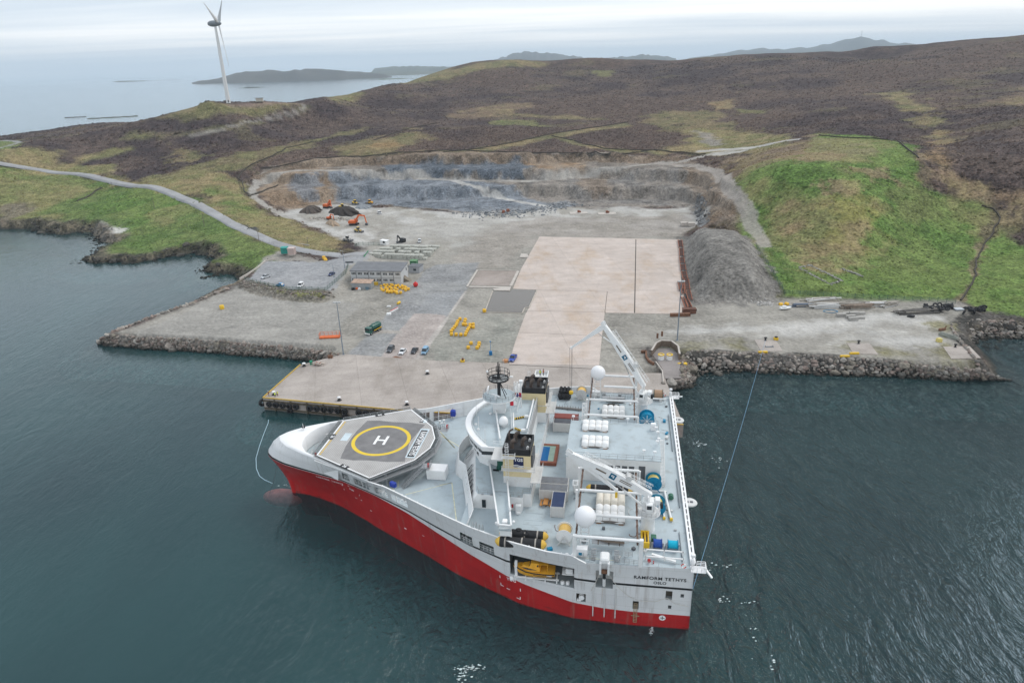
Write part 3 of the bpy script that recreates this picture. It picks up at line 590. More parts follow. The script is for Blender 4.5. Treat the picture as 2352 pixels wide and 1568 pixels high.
# ================================================================ water and seabed
def build_water():
    mb = MB(); ring = [0, 90, 400, 1500, 6000, 60000]; nseg = 96; V = []; Fc = []
    for r in ring[1:]:
        for k in range(nseg): V.append((r*math.cos(2*PI*k/nseg), 150+r*math.sin(2*PI*k/nseg), 0))
    Fc.append(tuple(range(nseg)))
    for i in range(len(ring)-2):
        for k in range(nseg): Fc.append((i*nseg+k, (i+1)*nseg+k, (i+1)*nseg+(k+1) % nseg, i*nseg+(k+1) % nseg))
    mb.add(V, Fc)
    m = bpy.data.materials.new('sea_water'); m.use_nodes = True; nt = m.node_tree; n = nt.nodes; l = nt.links.new; n.clear()
    out = n.new('ShaderNodeOutputMaterial'); tc = n.new('ShaderNodeTexCoord')
    def math_(op, a, b):
        q = n.new('ShaderNodeMath'); q.operation = op
        for i, x in enumerate((a, b)):
            if isinstance(x, (int, float)): q.inputs[i].default_value = x
            else: l(x, q.inputs[i])
        return q.outputs[0]
    def wave(rot, sx, sy, sc, det, rough=.5, dist=0.0):
        mp = n.new('ShaderNodeMapping'); mp.inputs['Rotation'].default_value = (0, 0, R(rot)); mp.inputs['Scale'].default_value = (sx, sy, 1); l(tc.outputs['Object'], mp.inputs[0])
        z = n.new('ShaderNodeTexNoise'); z.inputs['Scale'].default_value = sc; z.inputs['Detail'].default_value = det; z.inputs['Roughness'].default_value = rough; z.inputs['Distortion'].default_value = dist; l(mp.outputs[0], z.inputs['Vector']); return z.outputs['Fac']
    # sheltered west of the pier, wind-ruffled to the east
    sx = n.new('ShaderNodeSeparateXYZ'); l(tc.outputs['Object'], sx.inputs[0])
    wob = wave(0, 1, 1, .012, 3)
    sh = n.new('ShaderNodeMapRange'); sh.inputs['From Min'].default_value = -70; sh.inputs['From Max'].default_value = 35; sh.inputs['To Min'].default_value = .10; sh.inputs['To Max'].default_value = .95
    l(math_('ADD', sx.outputs[0], math_('MULTIPLY', math_('SUBTRACT', wob, .5), 90.)), sh.inputs['Value'])
    w1 = wave(-28, 1.0, .38, .29, 4, .6, .8); w2 = wave(-8, 1, .5, 1.0, 4, .65, .5); w3 = wave(38, 1, .22, .09, 3, .5)
    hsum = math_('ADD', math_('ADD', math_('MULTIPLY', w1, 1.0), math_('MULTIPLY', w2, .34)), math_('MULTIPLY', w3, .45))
    bp = n.new('ShaderNodeBump'); bp.inputs['Distance'].default_value = 3.2; l(hsum, bp.inputs['Height']); l(sh.outputs[0], bp.inputs['Strength'])
    fr = n.new('ShaderNodeFresnel'); fr.inputs['IOR'].default_value = 1.34; l(bp.outputs[0], fr.inputs['Normal'])
    gl = n.new('ShaderNodeBsdfGlossy'); gl.inputs['Roughness'].default_value = .09; gl.inputs['Color'].default_value = (.90, .95, .98, 1); l(bp.outputs[0], gl.inputs['Normal'])
    df = n.new('ShaderNodeBsdfDiffuse'); l(bp.outputs[0], df.inputs['Normal'])
    pt = wave(20, 1, .5, .02, 4); cr = n.new('ShaderNodeValToRGB'); e = cr.color_ramp.elements; e[0].position = .35; e[0].color = (.019, .064, .072, 1); e[1].position = .68; e[1].color = (.034, .106, .110, 1); l(pt, cr.inputs[0]); l(cr.outputs[0], df.inputs['Color'])
    tr = n.new('ShaderNodeBsdfTransparent'); tr.inputs['Color'].default_value = (.94, 1, 1, 1)
    ms = n.new('ShaderNodeMixShader'); ms.inputs[0].default_value = .55; l(df.outputs[0], ms.inputs[1]); l(tr.outputs[0], ms.inputs[2])
    m2 = n.new('ShaderNodeMixShader'); l(fr.outputs[0], m2.inputs[0]); l(ms.outputs[0], m2.inputs[1]); l(gl.outputs[0], m2.inputs[2]); l(m2.outputs[0], out.inputs['Surface'])
    mb.build('water', m, label='teal grey sea around the pier, wind ruffled on the right', cat='water', kind='structure')
    sb = MB(); sb.add([(x, y, -12.0) for x, y in ((-9000, -9000), (9000, -9000), (9000, 9000), (-9000, 9000))], [(0, 1, 2, 3)])
    sb.build('seabed', mat('seabed', (.008, .028, .031), .9, var=.2, scale=.02), label='dark seabed under the bay', cat='seabed', kind='structure')
build_water()

# ================================================================ far islands and hills
def far_land(name, label, ridge, base_d, depth, col, seed):
    """low island or hill: ridge = [(photo column, photo row of its skyline)], its shore at distance base_d"""
    V = []; Fc = []; us = np.linspace(ridge[0][0], ridge[-1][0], 120); rv = np.interp(us, [r[0] for r in ridge], [r[1] for r in ridge]); m = 9
    if base_d is None:
        d = ray(*ridge[0]); base_d = math.hypot(d[0], d[1])*CAMH/-d[2]
    for i, (u, v) in enumerate(zip(us, rv)):
        d = ray(u, v); hd = math.hypot(d[0], d[1]); D = base_d+depth*.5; t = D/hd; z = CAMH+d[2]*t
        z = max(z, 1)*(1+.16*(vnoise(np.array([i*.31]), np.array([seed*1.]), seed)[0]-.5)); z *= min(1, .15+min(i, 119-i)/5); ux, uy = d[0]/hd, d[1]/hd
        for k in range(m):
            f = k/(m-1); prof = math.sin(PI*f)**.75
            nz = .8+.4*vnoise(np.array([i*.16]), np.array([k*.7]), seed+3)[0] if 0 < k < m-1 and k != m//2 else 1
            dd = base_d + depth*f*(1+.15*math.sin(i*.25+seed)); V.append((ux*dd, uy*dd, -1.5+(z+1.5)*min(1, prof*nz)))
    for i in range(len(us)-1):
        for k in range(m-1): Fc.append((i*m+k, (i+1)*m+k, (i+1)*m+k+1, i*m+k+1))
    mb = MB(); mb.add(V, Fc, 0, True)
    return mb.build(name, mat('far_'+name+str(seed), col, .95, var=.35, scale=.004, dirt=(col[0]*1.4, col[1]*1.6, col[2]*1.1), dirt_amt=.8), label=label, cat='hill' if 'hill' in name else 'island', kind='structure')
far_land('island', 'long low dark island left of the wind turbine mast', [(253,189.5),(275,186),(330,185.5),(380,187),(420,190)], None, 300, (.06,.062,.05), 1)
far_land('island', 'broad brown island rising behind the wind turbine', [(440,188),(500,181),(545,168),(600,162),(650,163),(700,159),(760,160),(830,166),(900,172)], 6300, 900, (.062,.055,.045), 2)
far_land('island', 'flat islet in the sound right of the turbine', [(695,183.5),(720,181),(760,178.5),(795,181.5)], None, 200, (.06,.065,.045), 3)
far_land('island', 'small low skerry right of the turbine mast', [(548,203.5),(570,200),(595,200),(608,203)], None, 90, (.05,.055,.04), 4)
far_land('island', 'dark green skerry close off the left headland', [(200,275),(230,270.5),(262,269),(300,270),(318,268)], None, 70, (.045,.052,.034), 5)
far_land('island', 'small black skerry left of the green skerry', [(148,272),(168,268.5),(185,269.5),(200,273)], None, 45, (.035,.037,.03), 6)
far_land('coast', 'low grassy coast behind the sound', [(780,172),(850,166),(930,163),(1000,165),(1100,160),(1200,166)], 7600, 1500, (.08,.085,.055), 7)
far_land('coast', 'far flat coast on the horizon', [(850,157),(930,152),(1010,153),(1080,154),(1160,150)], 9000, 1500, (.08,.085,.06), 8)
far_land('spit', 'green spit reaching into the sound', [(855,184),(880,181),(920,180),(960,182)], None, 150, (.07,.09,.045), 9)
far_land('far_hill', 'hazy flat topped hill behind the moor ridge', [(1040,152),(1100,146),(1145,134),(1190,121),(1230,120),(1270,123),(1310,128),(1360,136)], 9500, 1500, (.07,.065,.055), 10)
far_land('far_hill', 'low hazy hill behind the middle of the ridge', [(1340,135),(1420,132),(1470,126),(1500,127),(1560,134)], 9000, 1500, (.07,.07,.055), 11)
far_land('far_hill', 'pale blue hill with radio mast on its summit', [(1560,137),(1640,126),(1700,116),(1760,111),(1800,114),(1850,109),(1900,103),(1940,93),(1978,86),(2020,92),(2080,101),(2140,104),(2200,107)], 10500, 1800, (.07,.07,.06), 12)
# ================================================================ the survey ship (local frame: x forward from the stern, y to port, z above water)
SA = R(170.588); SO = Vector((37.353, 132.172, 0)); SX = Vector((math.cos(SA), math.sin(SA), 0)); SY = Vector((-math.sin(SA), math.cos(SA), 0))
def sw(x, y, z): return SO + SX*x + SY*y + Vector((0, 0, z))
SCR = dict(A=(640, 980, 4.612), B=(1100, 880, 5.6), C=(1360, 780, 5.6), D=(1360, 1040, 5.6), E=(1100, 1120, 5.6), F=(1240, 1300, 4.523), Q=(1140, 1000, 8.711), T=(1200, 900, 11.2), U=(1480, 1100, 9.8), W=(780, 1020, 7.35), Y2=(1320, 900, 14.256), Z2=(1430, 960, 9.224))
def sl(c, u, v, z):
    a, b, s = SCR[c]; p = Vector(at((a+u/s)/1.08844, (b+v/s)/1.08844, z)) - SO
    return p.dot(SX), p.dot(SY)
def sp(c, u, v, z): x, y = sl(c, u, v, z); return (x, y, z)
ship = empty('survey_ship', SO, SA, 'white and red triangular survey ship moored alongside the concrete pier', 'ship')
ZD, ZF = 14.2, 12.3
W0 = [(0,34.3),(11,34.6),(22,34.2),(32,32),(39.7,28.4),(46.9,25),(55,20),(63.4,15.2),(72.7,9.8),(82.4,5.0),(90,2.4),(95,1.2),(98,.9),(100,0)]
W11 = [(0,34.5),(13,34.7),(21,34.6),(35,31.9),(43,28.4),(51,23.9),(58.5,19.4),(67.3,14.8),(77,10.2),(87.5,7.2),(93.4,5.4),(97.3,3.4),(99.3,1.6),(100,0)]
W16 = [(0,34.6),(21.3,35.6),(26.8,34.9),(33.5,33.1),(42.4,29.6),(51.9,24.7),(63.7,18.2),(67.5,16.9),(75.5,13.2),(84,9.6),(90,7.2),(95.5,4.6),(98.6,2.2),(100,0)]
def hb(xn, z):
    a = np.interp(xn, *zip(*W0)); b = np.interp(xn, *zip(*W11)); c = np.interp(xn, *zip(*W16))
    if z < 0: return a*(1-.02*z*z/49*2) if xn < 90 else a*(1+z/9)
    if z < 11:
        t = z/11; t = t**(1+.7*min(1, max(0, (xn-60)/25))); return a+(b-a)*t
    return b+(c-b)*((z-11)/5)
def xt(z): return np.interp(z, [-8, -1, 0, 3, 8, 11, 11.6, 14.5, 16, 17], [93, 95.5, 96, 96.6, 98.8, 100.4, 100.6, 98.6, 96.8, 96.2])
def hx(xn, z): return xn if xn < 70 else 70+(xn-70)*(xt(z)-70)/30
def zred(x): return np.interp(x, [0,10,16,23,30,36,41,46,53,60,68,104], [3.4,3.4,3.5,4.2,5.4,6.6,7.7,8.7,9.7,10.5,11.05,11.5])
def zstr(x): return np.interp(x, [0,18,34,50,62,75,104], [9.7,9.8,10.5,11.0,11.35,11.6,11.75])
def ztop(x): return np.interp(x, [0,19.4,22.0,104], [14.5,14.5,16,16])
OPEN = [(21.6,34.2,7.6,12.6),(14.4,17.6,8.5,12.7),(37.5,40.6,10.9,13.0),(42.2,45.0,10.9,13.3),(58,62.4,12.5,14.8),(63.3,66.8,12.5,14.9),(68.4,72.6,12.6,15.0),(74.2,76.2,12.7,15.0),
        (19.4,21.2,4.5,6.5),(9.5,10.6,4.1,6.0),(3.5,4.7,7.0,9.0),(1.4,2.0,7.7,8.5),(3.5,4.1,4.8,5.6)]
def build_hull():
    xs = sorted(set([round(v, 3) for v in list(np.arange(0, 84, 1.0)) + list(np.arange(84, 96, .75)) + list(np.arange(96, 100.01, .35)) + [100.0] + [o[i] for o in OPEN for i in (0, 1)] + [19.4, 22.0]]))
    zs = sorted(set([-7, -5, -3, -1.5, 0, .7, 1.4, 2.2, 3, 3.8, 10, 10.5, 11.0, 11.6, 12.0, 13.5, 14.0, 14.5] + [o[i] for o in OPEN for i in (2, 3)])) + [15.2, 15.7, 16.0]
    mb = MB(); V = []; zr = []; zsr = []; nx, nz = len(xs), len(zs)
    def P(xn, z, sgn):
        zz = z if z <= 14.5 else 14.5+(z-14.5)/1.5*(ztop(xn)-14.5)
        y = hb(xn, min(zz, 16)); x = hx(xn, zz)
        return (x, sgn*y, zz)
    for sgn in (1, -1):
        b = len(V)
        for xn in xs:
            for z in zs:
                p = P(xn, z, sgn); V.append(p); zr.append(zred(p[0])); zsr.append(zstr(p[0]))
        F_ = []
        for i in range(nx-1):
            for j in range(nz-1):
                xm, zm = (xs[i]+xs[i+1])/2, (zs[j]+zs[j+1])/2
                if any(o[0] < xm < o[1] and o[2] < zm < o[3] for o in OPEN): continue
                if xm < 19.4 and zm > 14.5: continue
                q = (b+i*nz+j, b+(i+1)*nz+j, b+(i+1)*nz+j+1, b+i*nz+j+1)
                F_.append(q if sgn < 0 else q[::-1])
        mb.add([], []); mb.f += F_; mb.m += [0]*len(F_); mb.sm += [True]*len(F_)
        if sgn > 0: nport = len(V)
    for j in range(nz-1):                                            # transom
        if zs[j] >= 14.5: continue
        mb.f.append((j, j+1, nport+j+1, nport+j)); mb.m.append(0); mb.sm.append(False)
    mb.v = V
    m = bpy.data.materials.new('hull_paint'); m.use_nodes = True; nt = m.node_tree; n = nt.nodes; l = nt.links.new; b = n['Principled BSDF']; b.inputs['Roughness'].default_value = .38
    tc = n.new('ShaderNodeTexCoord'); sx = n.new('ShaderNodeSeparateXYZ'); l(tc.outputs['Object'], sx.inputs[0])
    def A(nm): a = n.new('ShaderNodeAttribute'); a.attribute_name = nm; return a.outputs['Fac']
    def mt(op, a, c=None):
        q = n.new('ShaderNodeMath'); q.operation = op
        for i, v in enumerate((a, c)):
            if v is None: continue
            if isinstance(v, (int, float)): q.inputs[i].default_value = v
            else: l(v, q.inputs[i])
        return q.outputs[0]
    def mix(f, a, c):
        q = n.new('ShaderNodeMix'); q.data_type = 'RGBA'
        if isinstance(f, (int, float)): q.inputs['Factor'].default_value = f
        else: l(f, q.inputs['Factor'])
        for k, v in (('A', a), ('B', c)):
            if isinstance(v, tuple): q.inputs[k].default_value = (*v, 1)
            else: l(v, q.inputs[k])
        return q.outputs['Result']
    def nz_(sc, det, scale=(1, 1, 1)):
        mp = n.new('ShaderNodeMapping'); mp.inputs['Scale'].default_value = scale; l(tc.outputs['Object'], mp.inputs[0])
        z = n.new('ShaderNodeTexNoise'); z.inputs['Scale'].default_value = sc; z.inputs['Detail'].default_value = det; z.inputs['Roughness'].default_value = .6; l(mp.outputs[0], z.inputs['Vector']); return z.outputs['Fac']
    def rng_(v, a, b_, lo=0., hi=1.):
        q = n.new('ShaderNodeMapRange'); l(v, q.inputs['Value']); q.inputs['From Min'].default_value = a; q.inputs['From Max'].default_value = b_; q.inputs['To Min'].default_value = lo; q.inputs['To Max'].default_value = hi; return q.outputs[0]
    Zc = sx.outputs['Z']; zr_a, zs_a = A('zr'), A('zs')
    wht = mix(rng_(nz_(.25, 4), .3, .7), (.66, .665, .67), (.71, .715, .715))
    streak = rng_(nz_(1.0, 5, (1.6, 1.6, .10)), .60, .78, 0, .5); aft = rng_(sx.outputs['X'], 7, 12); aft2 = rng_(sx.outputs['X'], 24, 19)
    wht = mix(mt('MULTIPLY', mt('MULTIPLY', streak, aft), aft2), wht, (.36, .22, .10))
    redc = mix(rng_(nz_(.2, 5), .3, .7), (.36, .012, .014), (.47, .018, .018))
    scr = rng_(nz_(1.0, 6, (.35, .35, 1.6)), .55, .68, 0, .85); low = rng_(Zc, 2.0, .4)
    redc = mix(mt('MULTIPLY', scr, low), redc, (.035, .018, .016))
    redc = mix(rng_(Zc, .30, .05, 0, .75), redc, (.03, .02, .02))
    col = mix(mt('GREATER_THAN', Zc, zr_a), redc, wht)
    cb = n.new('ShaderNodeCombineXYZ'); l(sx.outputs['X'], cb.inputs[0]); l(Zc, cb.inputs[1]); bk = n.new('ShaderNodeTexBrick'); l(cb.outputs[0], bk.inputs['Vector']); bk.inputs['Scale'].default_value = 1; bk.inputs['Brick Width'].default_value = 7; bk.inputs['Row Height'].default_value = 2.3; bk.inputs['Mortar Size'].default_value = .035; bk.inputs['Color1'].default_value = (1, 1, 1, 1); bk.inputs['Color2'].default_value = (.95, .95, .95, 1); bk.inputs['Mortar'].default_value = (.80, .79, .78, 1)
    q = n.new('ShaderNodeMix'); q.data_type = 'RGBA'; q.blend_type = 'MULTIPLY'; q.inputs['Factor'].default_value = 1; l(col, q.inputs['A']); l(bk.outputs[0], q.inputs['B']); col = q.outputs['Result']
    grime = rng_(nz_(1.0, 6, (.9, .9, .07)), .56, .74, 0, .5); col = mix(grime, col, (.25, .20, .165))
    st = mt('LESS_THAN', mt('ABSOLUTE', mt('SUBTRACT', Zc, zs_a)), .24)
    col = mix(st, col, (.012, .012, .014)); l(col, b.inputs['Base Color'])
    o = mb.build('hull', m, ship, label='white hull over a red lower body split by a thin black stripe')
    for nm, dat in (('zr', zr), ('zs', zsr)):
        a = o.data.attributes.new(nm, 'FLOAT', 'POINT'); a.data.foreach_set('value', np.array(dat, np.float32))
    return o
hull = build_hull()
def child(mb, name, mats, parent=None, **k): return mb.build(name, mats, parent or ship, **k)
# inner shell: bulwark inside, cap rail, bow hood
def build_bulwark():
    mb = MB(); xs = [x for x in np.arange(19.4, 84.1, .8)]; solid = [x for x in xs]
    for s in (1, -1):
        for a, b in zip(xs[:-1], xs[1:]):
            xm = (a+b)/2
            za, zb = ztop(a), ztop(b); fl = ZD if xm < 45 else ZF
            ya, yb, ia, ib = hb(a, 16)*s, hb(b, 16)*s, (hb(a, 16)-.35)*s, (hb(b, 16)-.35)*s
            q = [(a, ya, za+.003), (b, yb, zb+.003), (b, ib, zb+.003), (a, ia, za+.003)]; mb.add(q, [(0, 1, 2, 3) if s < 0 else (3, 2, 1, 0)])
            op = [o for o in OPEN if o[2] > 10.8 and o[0] < xm < o[1] and o[3] > fl]
            segs = [(fl, za, zb)] if not op else [(op[0][3]+.1, za, zb)]
            for z0, z1, z2 in segs: mb.add([(a, s*(min(hb(a, z0), hb(a, 16))-.35), z0), (b, s*(min(hb(b, z0), hb(b, 16))-.35), z0), (b, ib, z2), (a, ia, z1)], [(0, 1, 2, 3) if s > 0 else (3, 2, 1, 0)])
        for x in np.arange(24, 82, 3.1):                              # stiffeners
            y = (hb(x, 16)-.48)*s; fl = ZD if x < 45 else ZF
            mb.bar((x, (min(hb(x, fl), hb(x, 16))-.48)*s, fl), (x, y, ztop(x)-.05), .16, .22)
        for z in (13.4, 14.5):
            for a, b in zip(np.arange(46, 80, 2), np.arange(48, 82, 2)):
                if not any(o[0]-.5 < (a+b)/2 < o[1]+.5 and o[2] > 12 for o in OPEN): mb.bar((a, (hb(a, z)-.42)*s, z), (b, (hb(b, z)-.42)*s, z), .08, .08)
    child(mb, 'bulwark', white)
    # bow hood: rounded turtleback between the outer edge and the oval well of the mooring deck
    mb = MB(); out = []; inn = []
    def inner(x): return (hb(x, 16)-.45) if x < 76 else np.interp(x, [76, 80, 84, 86.5, 88.5, 89.6, 90], [hb(76, 16)-.45, 10.2, 8.2, 6.9, 4.7, 2.5, 0])
    ts = np.linspace(0, 1, 40); rows = []
    for t in ts:
        xo = 68+32*t**.75 if t < 1 else 100; xi = 68+22*t**.8 if t < 1 else 90
        o_ = (hx(xo, 16), hb(xo, 16)); i_ = (xi, inner(xi)); r = []
        for k, (f, z) in enumerate(((0, 16.0), (.12, 16.22), (.4, 16.40), (.75, 16.42), (.95, 16.3), (1, 16.1))): r.append((lerp(o_[0], i_[0], f), lerp(o_[1], i_[1], f), z))
        r.append((i_[0], i_[1], 12.4 if xi > 77 else 15.6)); rows.append(r)
    for s in (1, -1):
        V = [(x, y*s, z) for r in rows for x, y, z in r]; m = len(rows[0]); F_ = []
        for i in range(len(rows)-1):
            for k in range(m-1):
                q = (i*m+k, (i+1)*m+k, (i+1)*m+k+1, i*m+k+1); F_.append(q if s < 0 else q[::-1])
        mb.add(V, F_, 0, True)
    child(mb, 'bow_hood', white_clean)
    mb = MB(); mb.lathe([(.75, -1.5), (1.0, 1), (1.5, 5), (2.1, 8.5), (2.5, 10.9)], (95.0, 0, 0), n=24); child(mb, 'stem', mat('hull_red', (.50, .02, .02), .38, var=.1))
    mb = MB(); mb.sphere((98.6, 0, -2.3), (5.6, 2.4, 2.2), 28, 16); child(mb, 'bulbous_bow', mat('bulb_red', (.90, .24, .22), .5, var=.3, scale=.8))
build_bulwark()
def build_decks():
    mb = MB()
    def strip(xs, z, ins):
        V = []
        for x in xs: w = hb(x, min(z, 16))-ins; V += [(x, -w, z), (x, w, z)]
        mb.add(V, [(2*i, 2*i+2, 2*i+3, 2*i+1) for i in range(len(xs)-1)])
    strip(list(np.arange(0.02, 45.1, 1.5))+[45.2], ZD, .02); strip(list(np.arange(45.2, 92, 1.5)), ZF, .1)
    mb.add([(45.2, -27.2, ZF), (45.2, 27.2, ZF), (45.2, 27.2, ZD), (45.2, -27.2, ZD)], [(0, 1, 2, 3)])
    child(mb, 'deck', deckgrey, label='pale blue grey working deck')
    mb = MB(); ins = .05                                              # painted green margin by the port fenders and yellow walkway lines
    def line(pts, w, z, mi=0):
        for a, b in zip(pts[:-1], pts[1:]):
            a, b = Vector((*a, z)), Vector((*b, z)); d = (b-a).normalized(); nn = Vector((-d.y, d.x, 0))*w/2
            mb.add([a-nn, b-nn, b+nn, a+nn], [(0, 1, 2, 3)], mi)
    zz = ZF+.012
    line([sl('E', 0, 515, zz), sl('E', 165, 480, zz), sl('E', 235, 1060, zz)], .22, zz)
    line([sl('A', 1720, 1180, zz), sl('A', 2260, 1040, zz)], .2, zz); line([sl('A', 1580, 1010, zz), sl('A', 1580, 1150, zz)], .18, zz); line([sl('A', 1640, 1010, zz), sl('A', 1640, 1090, zz)], .18, zz)
    line([sl('B', 0, 1110, zz), sl('B', 210, 1340, zz)], .25, zz); line([sl('B', 0, 1160, zz), sl('B', 290, 1330, zz)], .25, zz); line([sl('A', 2140, 480, zz), sl('A', 2290, 640, zz)], .2, zz)
    line([(20.5, 33.5), (14, 33.6)], .12, ZD+.012); 
    child(mb, 'deck_line', mat('line_paint', (.62, .60, .42), .7, var=.2, scale=2))
    mb = MB()
    for p in ((1200, 900, 1440, 920), (1180, 1000, 1430, 1080)):
        a, b = sl('E', p[0], p[1], ZD+.01), sl('E', p[2], p[3], ZD+.01); x0, x1, y0, y1 = min(a[0], b[0]), max(a[0], b[0]), min(a[1], b[1]), max(a[1], b[1])
        for q in ((x0, y0, x1, y0), (x1, y0, x1, y1), (x1, y1, x0, y1), (x0, y1, x0, y0)): mb.bar((q[0], q[1], ZD), (q[2], q[3], ZD), .1, .05)
    child(mb, 'deck_hatch', mat('hatch_paint', (.40, .46, .49), .6))
build_decks()
def recess(o, depth=5.0, fl=None, m_floor=None, name='side_bay'):
    x0, x1, z0, z1 = o; mb = MB()
    for s in (1, -1):
        y0, y1 = hb(x0, (z0+z1)/2)*s-.03*s, hb(x1, (z0+z1)/2)*s-.03*s; b0, b1 = y0-depth*s, y1-depth*s; f = z0-.02
        Q = [[(x0, y0, f), (x1, y1, f), (x1, b1, f), (x0, b0, f)], [(x0, b0, f), (x1, b1, f), (x1, b1, z1+.3), (x0, b0, z1+.3)],
             [(x0, y0, f), (x0, b0, f), (x0, b0, z1+.3), (x0, y0, z1+.3)], [(x1, y1, f), (x1, y1, z1+.3), (x1, b1, z1+.3), (x1, b1, f)], [(x0, y0, z1+.3), (x0, b0, z1+.3), (x1, b1, z1+.3), (x1, y1, z1+.3)]]
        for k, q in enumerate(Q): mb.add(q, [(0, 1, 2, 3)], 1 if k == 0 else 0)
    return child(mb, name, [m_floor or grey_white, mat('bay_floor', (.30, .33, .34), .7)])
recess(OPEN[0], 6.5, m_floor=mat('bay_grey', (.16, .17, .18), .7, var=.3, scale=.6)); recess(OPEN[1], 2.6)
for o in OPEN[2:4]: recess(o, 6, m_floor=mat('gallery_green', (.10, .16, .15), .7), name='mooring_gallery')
for o in OPEN[8:]: recess(o, 1.0, m_floor=mat('port_lining', (.11, .095, .075), .8), name='side_port')  # small hull ports, lined in one dark brown
mb = MB()                                                              # rails across the openings, gallery posts
for o in OPEN[2:8]:
    for s in (1, -1):
        for z in (.55, 1.05): mb.bar((o[0], (hb(o[0], o[2])-.15)*s, o[2]+z), (o[1], (hb(o[1], o[2])-.15)*s, o[2]+z), .06, .06)
        for k in range(1, 4): x = lerp(o[0], o[1], k/4); mb.bar((x, (hb(x, o[2])-.15)*s, o[2]-.2), (x, (hb(x, o[2])-.15)*s, o[2]+1.05), .06, .06)
child(mb, 'opening_rail', white)

# ---- text on the ship
def text(body, size, origin, right, up, m, parent, name='lettering', xs=1.0, spacing=1.0):
    cu = bpy.data.curves.new(name, 'FONT'); cu.body = body; cu.size = size; cu.extrude = .006; cu.align_x = 'CENTER'; cu.align_y = 'CENTER'; cu.space_character = spacing; cu.offset = size*.018
    tmp = bpy.data.objects.new('tmp', cu); COL.objects.link(tmp); dg = bpy.context.evaluated_depsgraph_get(); me = bpy.data.meshes.new_from_object(tmp.evaluated_get(dg)); bpy.data.objects.remove(tmp); bpy.data.curves.remove(cu)
    r, u = Vector(right).normalized(), Vector(up).normalized(); nrm = r.cross(u)
    M = Matrix(((r.x*xs, u.x, nrm.x, origin[0]), (r.y*xs, u.y, nrm.y, origin[1]), (r.z*xs, u.z, nrm.z, origin[2]), (0, 0, 0, 1))); me.transform(M)
    me.materials.clear(); me.materials.append(m); o = bpy.data.objects.new(name, me); COL.objects.link(o); o.parent = parent; return o
inkm = mat('black_lettering', (.02, .022, .025), .6, var=0); whitem = mat('white_lettering', (.82, .82, .82), .6, var=.05)
def hull_text(body, x, z, size, m, spacing=1.1):
    y = hb(x, z); e = .6; d = Vector((hx(x-e, z)-hx(x+e, z), hb(x-e, z)-hb(x+e, z), 0)).normalized(); up = Vector((0, (hb(x, z+.4)-hb(x, z-.4))/.8, 1)).normalized()
    up = (up-d*up.dot(d)).normalized(); nn = d.cross(up); p = Vector((hx(x, z), y, z))+nn*.05; text(body, size, p, d, up, m, ship, spacing=spacing, name='hull_lettering')
hull_text('RAMFORM TETHYS', 5.95, 11.75, 1.02, inkm, 1.12); hull_text('OSLO', 5.9, 10.72, .85, inkm, 1.1)
hull_text('TUG', 34.1, 5.7, .95, whitem, 1.15); hull_text('TUG', 74.8, 9.3, .7, whitem, 1.1)
for i, ch in enumerate('RAMFORM TETHYS'):
    if ch != ' ': hull_text(ch, 84.6-i*.56, 10.05, .72, whitem)
mb = MB()
def hmark(x, z, w, h):
    y = hb(x, z)+.04; d = Vector((1, (hb(x+.5, z)-hb(x-.5, z)), 0)).normalized(); s = (hb(x, z+.4)-hb(x, z-.4))/.8
    a = Vector((x, y, z)); mb.add([a-d*w/2-Vector((0, s*h/2, h/2)), a+d*w/2-Vector((0, s*h/2, h/2)), a+d*w/2+Vector((0, s*h/2, h/2)), a-d*w/2+Vector((0, s*h/2, h/2))], [(3, 2, 1, 0)])
for x, z, w, h in ((36.6, 5.4, .16, .7), (36.5, 3.4, .16, .7), (36.2, 3.1, .7, .16), (34.9, 2.9, .8, .16), (32.3, 3.9, .16, .7), (32.4, 1.7, .16, .7), (32.8, 1.4, .8, .16), (77.4, 9.6, .5, .14), (77.3, 8.2, .14, .5), (72.6, 8.6, .14, .5), (72.4, 7.0, .5, .14), (75.4, 10.3, .5, .14), (74.0, 6.9, .8, .12), (60, 5.2, .7, .25), (70, 4.9, .6, .2), (55, 6.0, .6, .12)): hmark(x, z, w, h)
child(mb, 'tug_mark', whitem)
mb = MB(); mb.lathe([(0, 34.52), (.62, 34.5)], (5.0, 0, 2.45), 'y', 20, 0, False); mb.box((5.0, 34.53, 2.45), (.12, .03, .8), 0, 1); mb.box((5.0, 34.53, 2.45), (.8, .03, .12), 0, 1)
child(mb, 'thruster_mark', [whitem, inkm])
mb = MB()                                                              # half-pipe fenders down the port side
for x in (18.0, 15.85, 13.8): mb.tube([(x, 34.72, 1.6), (x, 34.74, 8.6)], .11, 8, 0)
for x in (19.7, 20.3, 12.0, 11.2): mb.tube([(x, 34.66, 7.6), (x, 34.68, 9.4)], .06, 6, 0)
child(mb, 'rubbing_strip', grey_white)

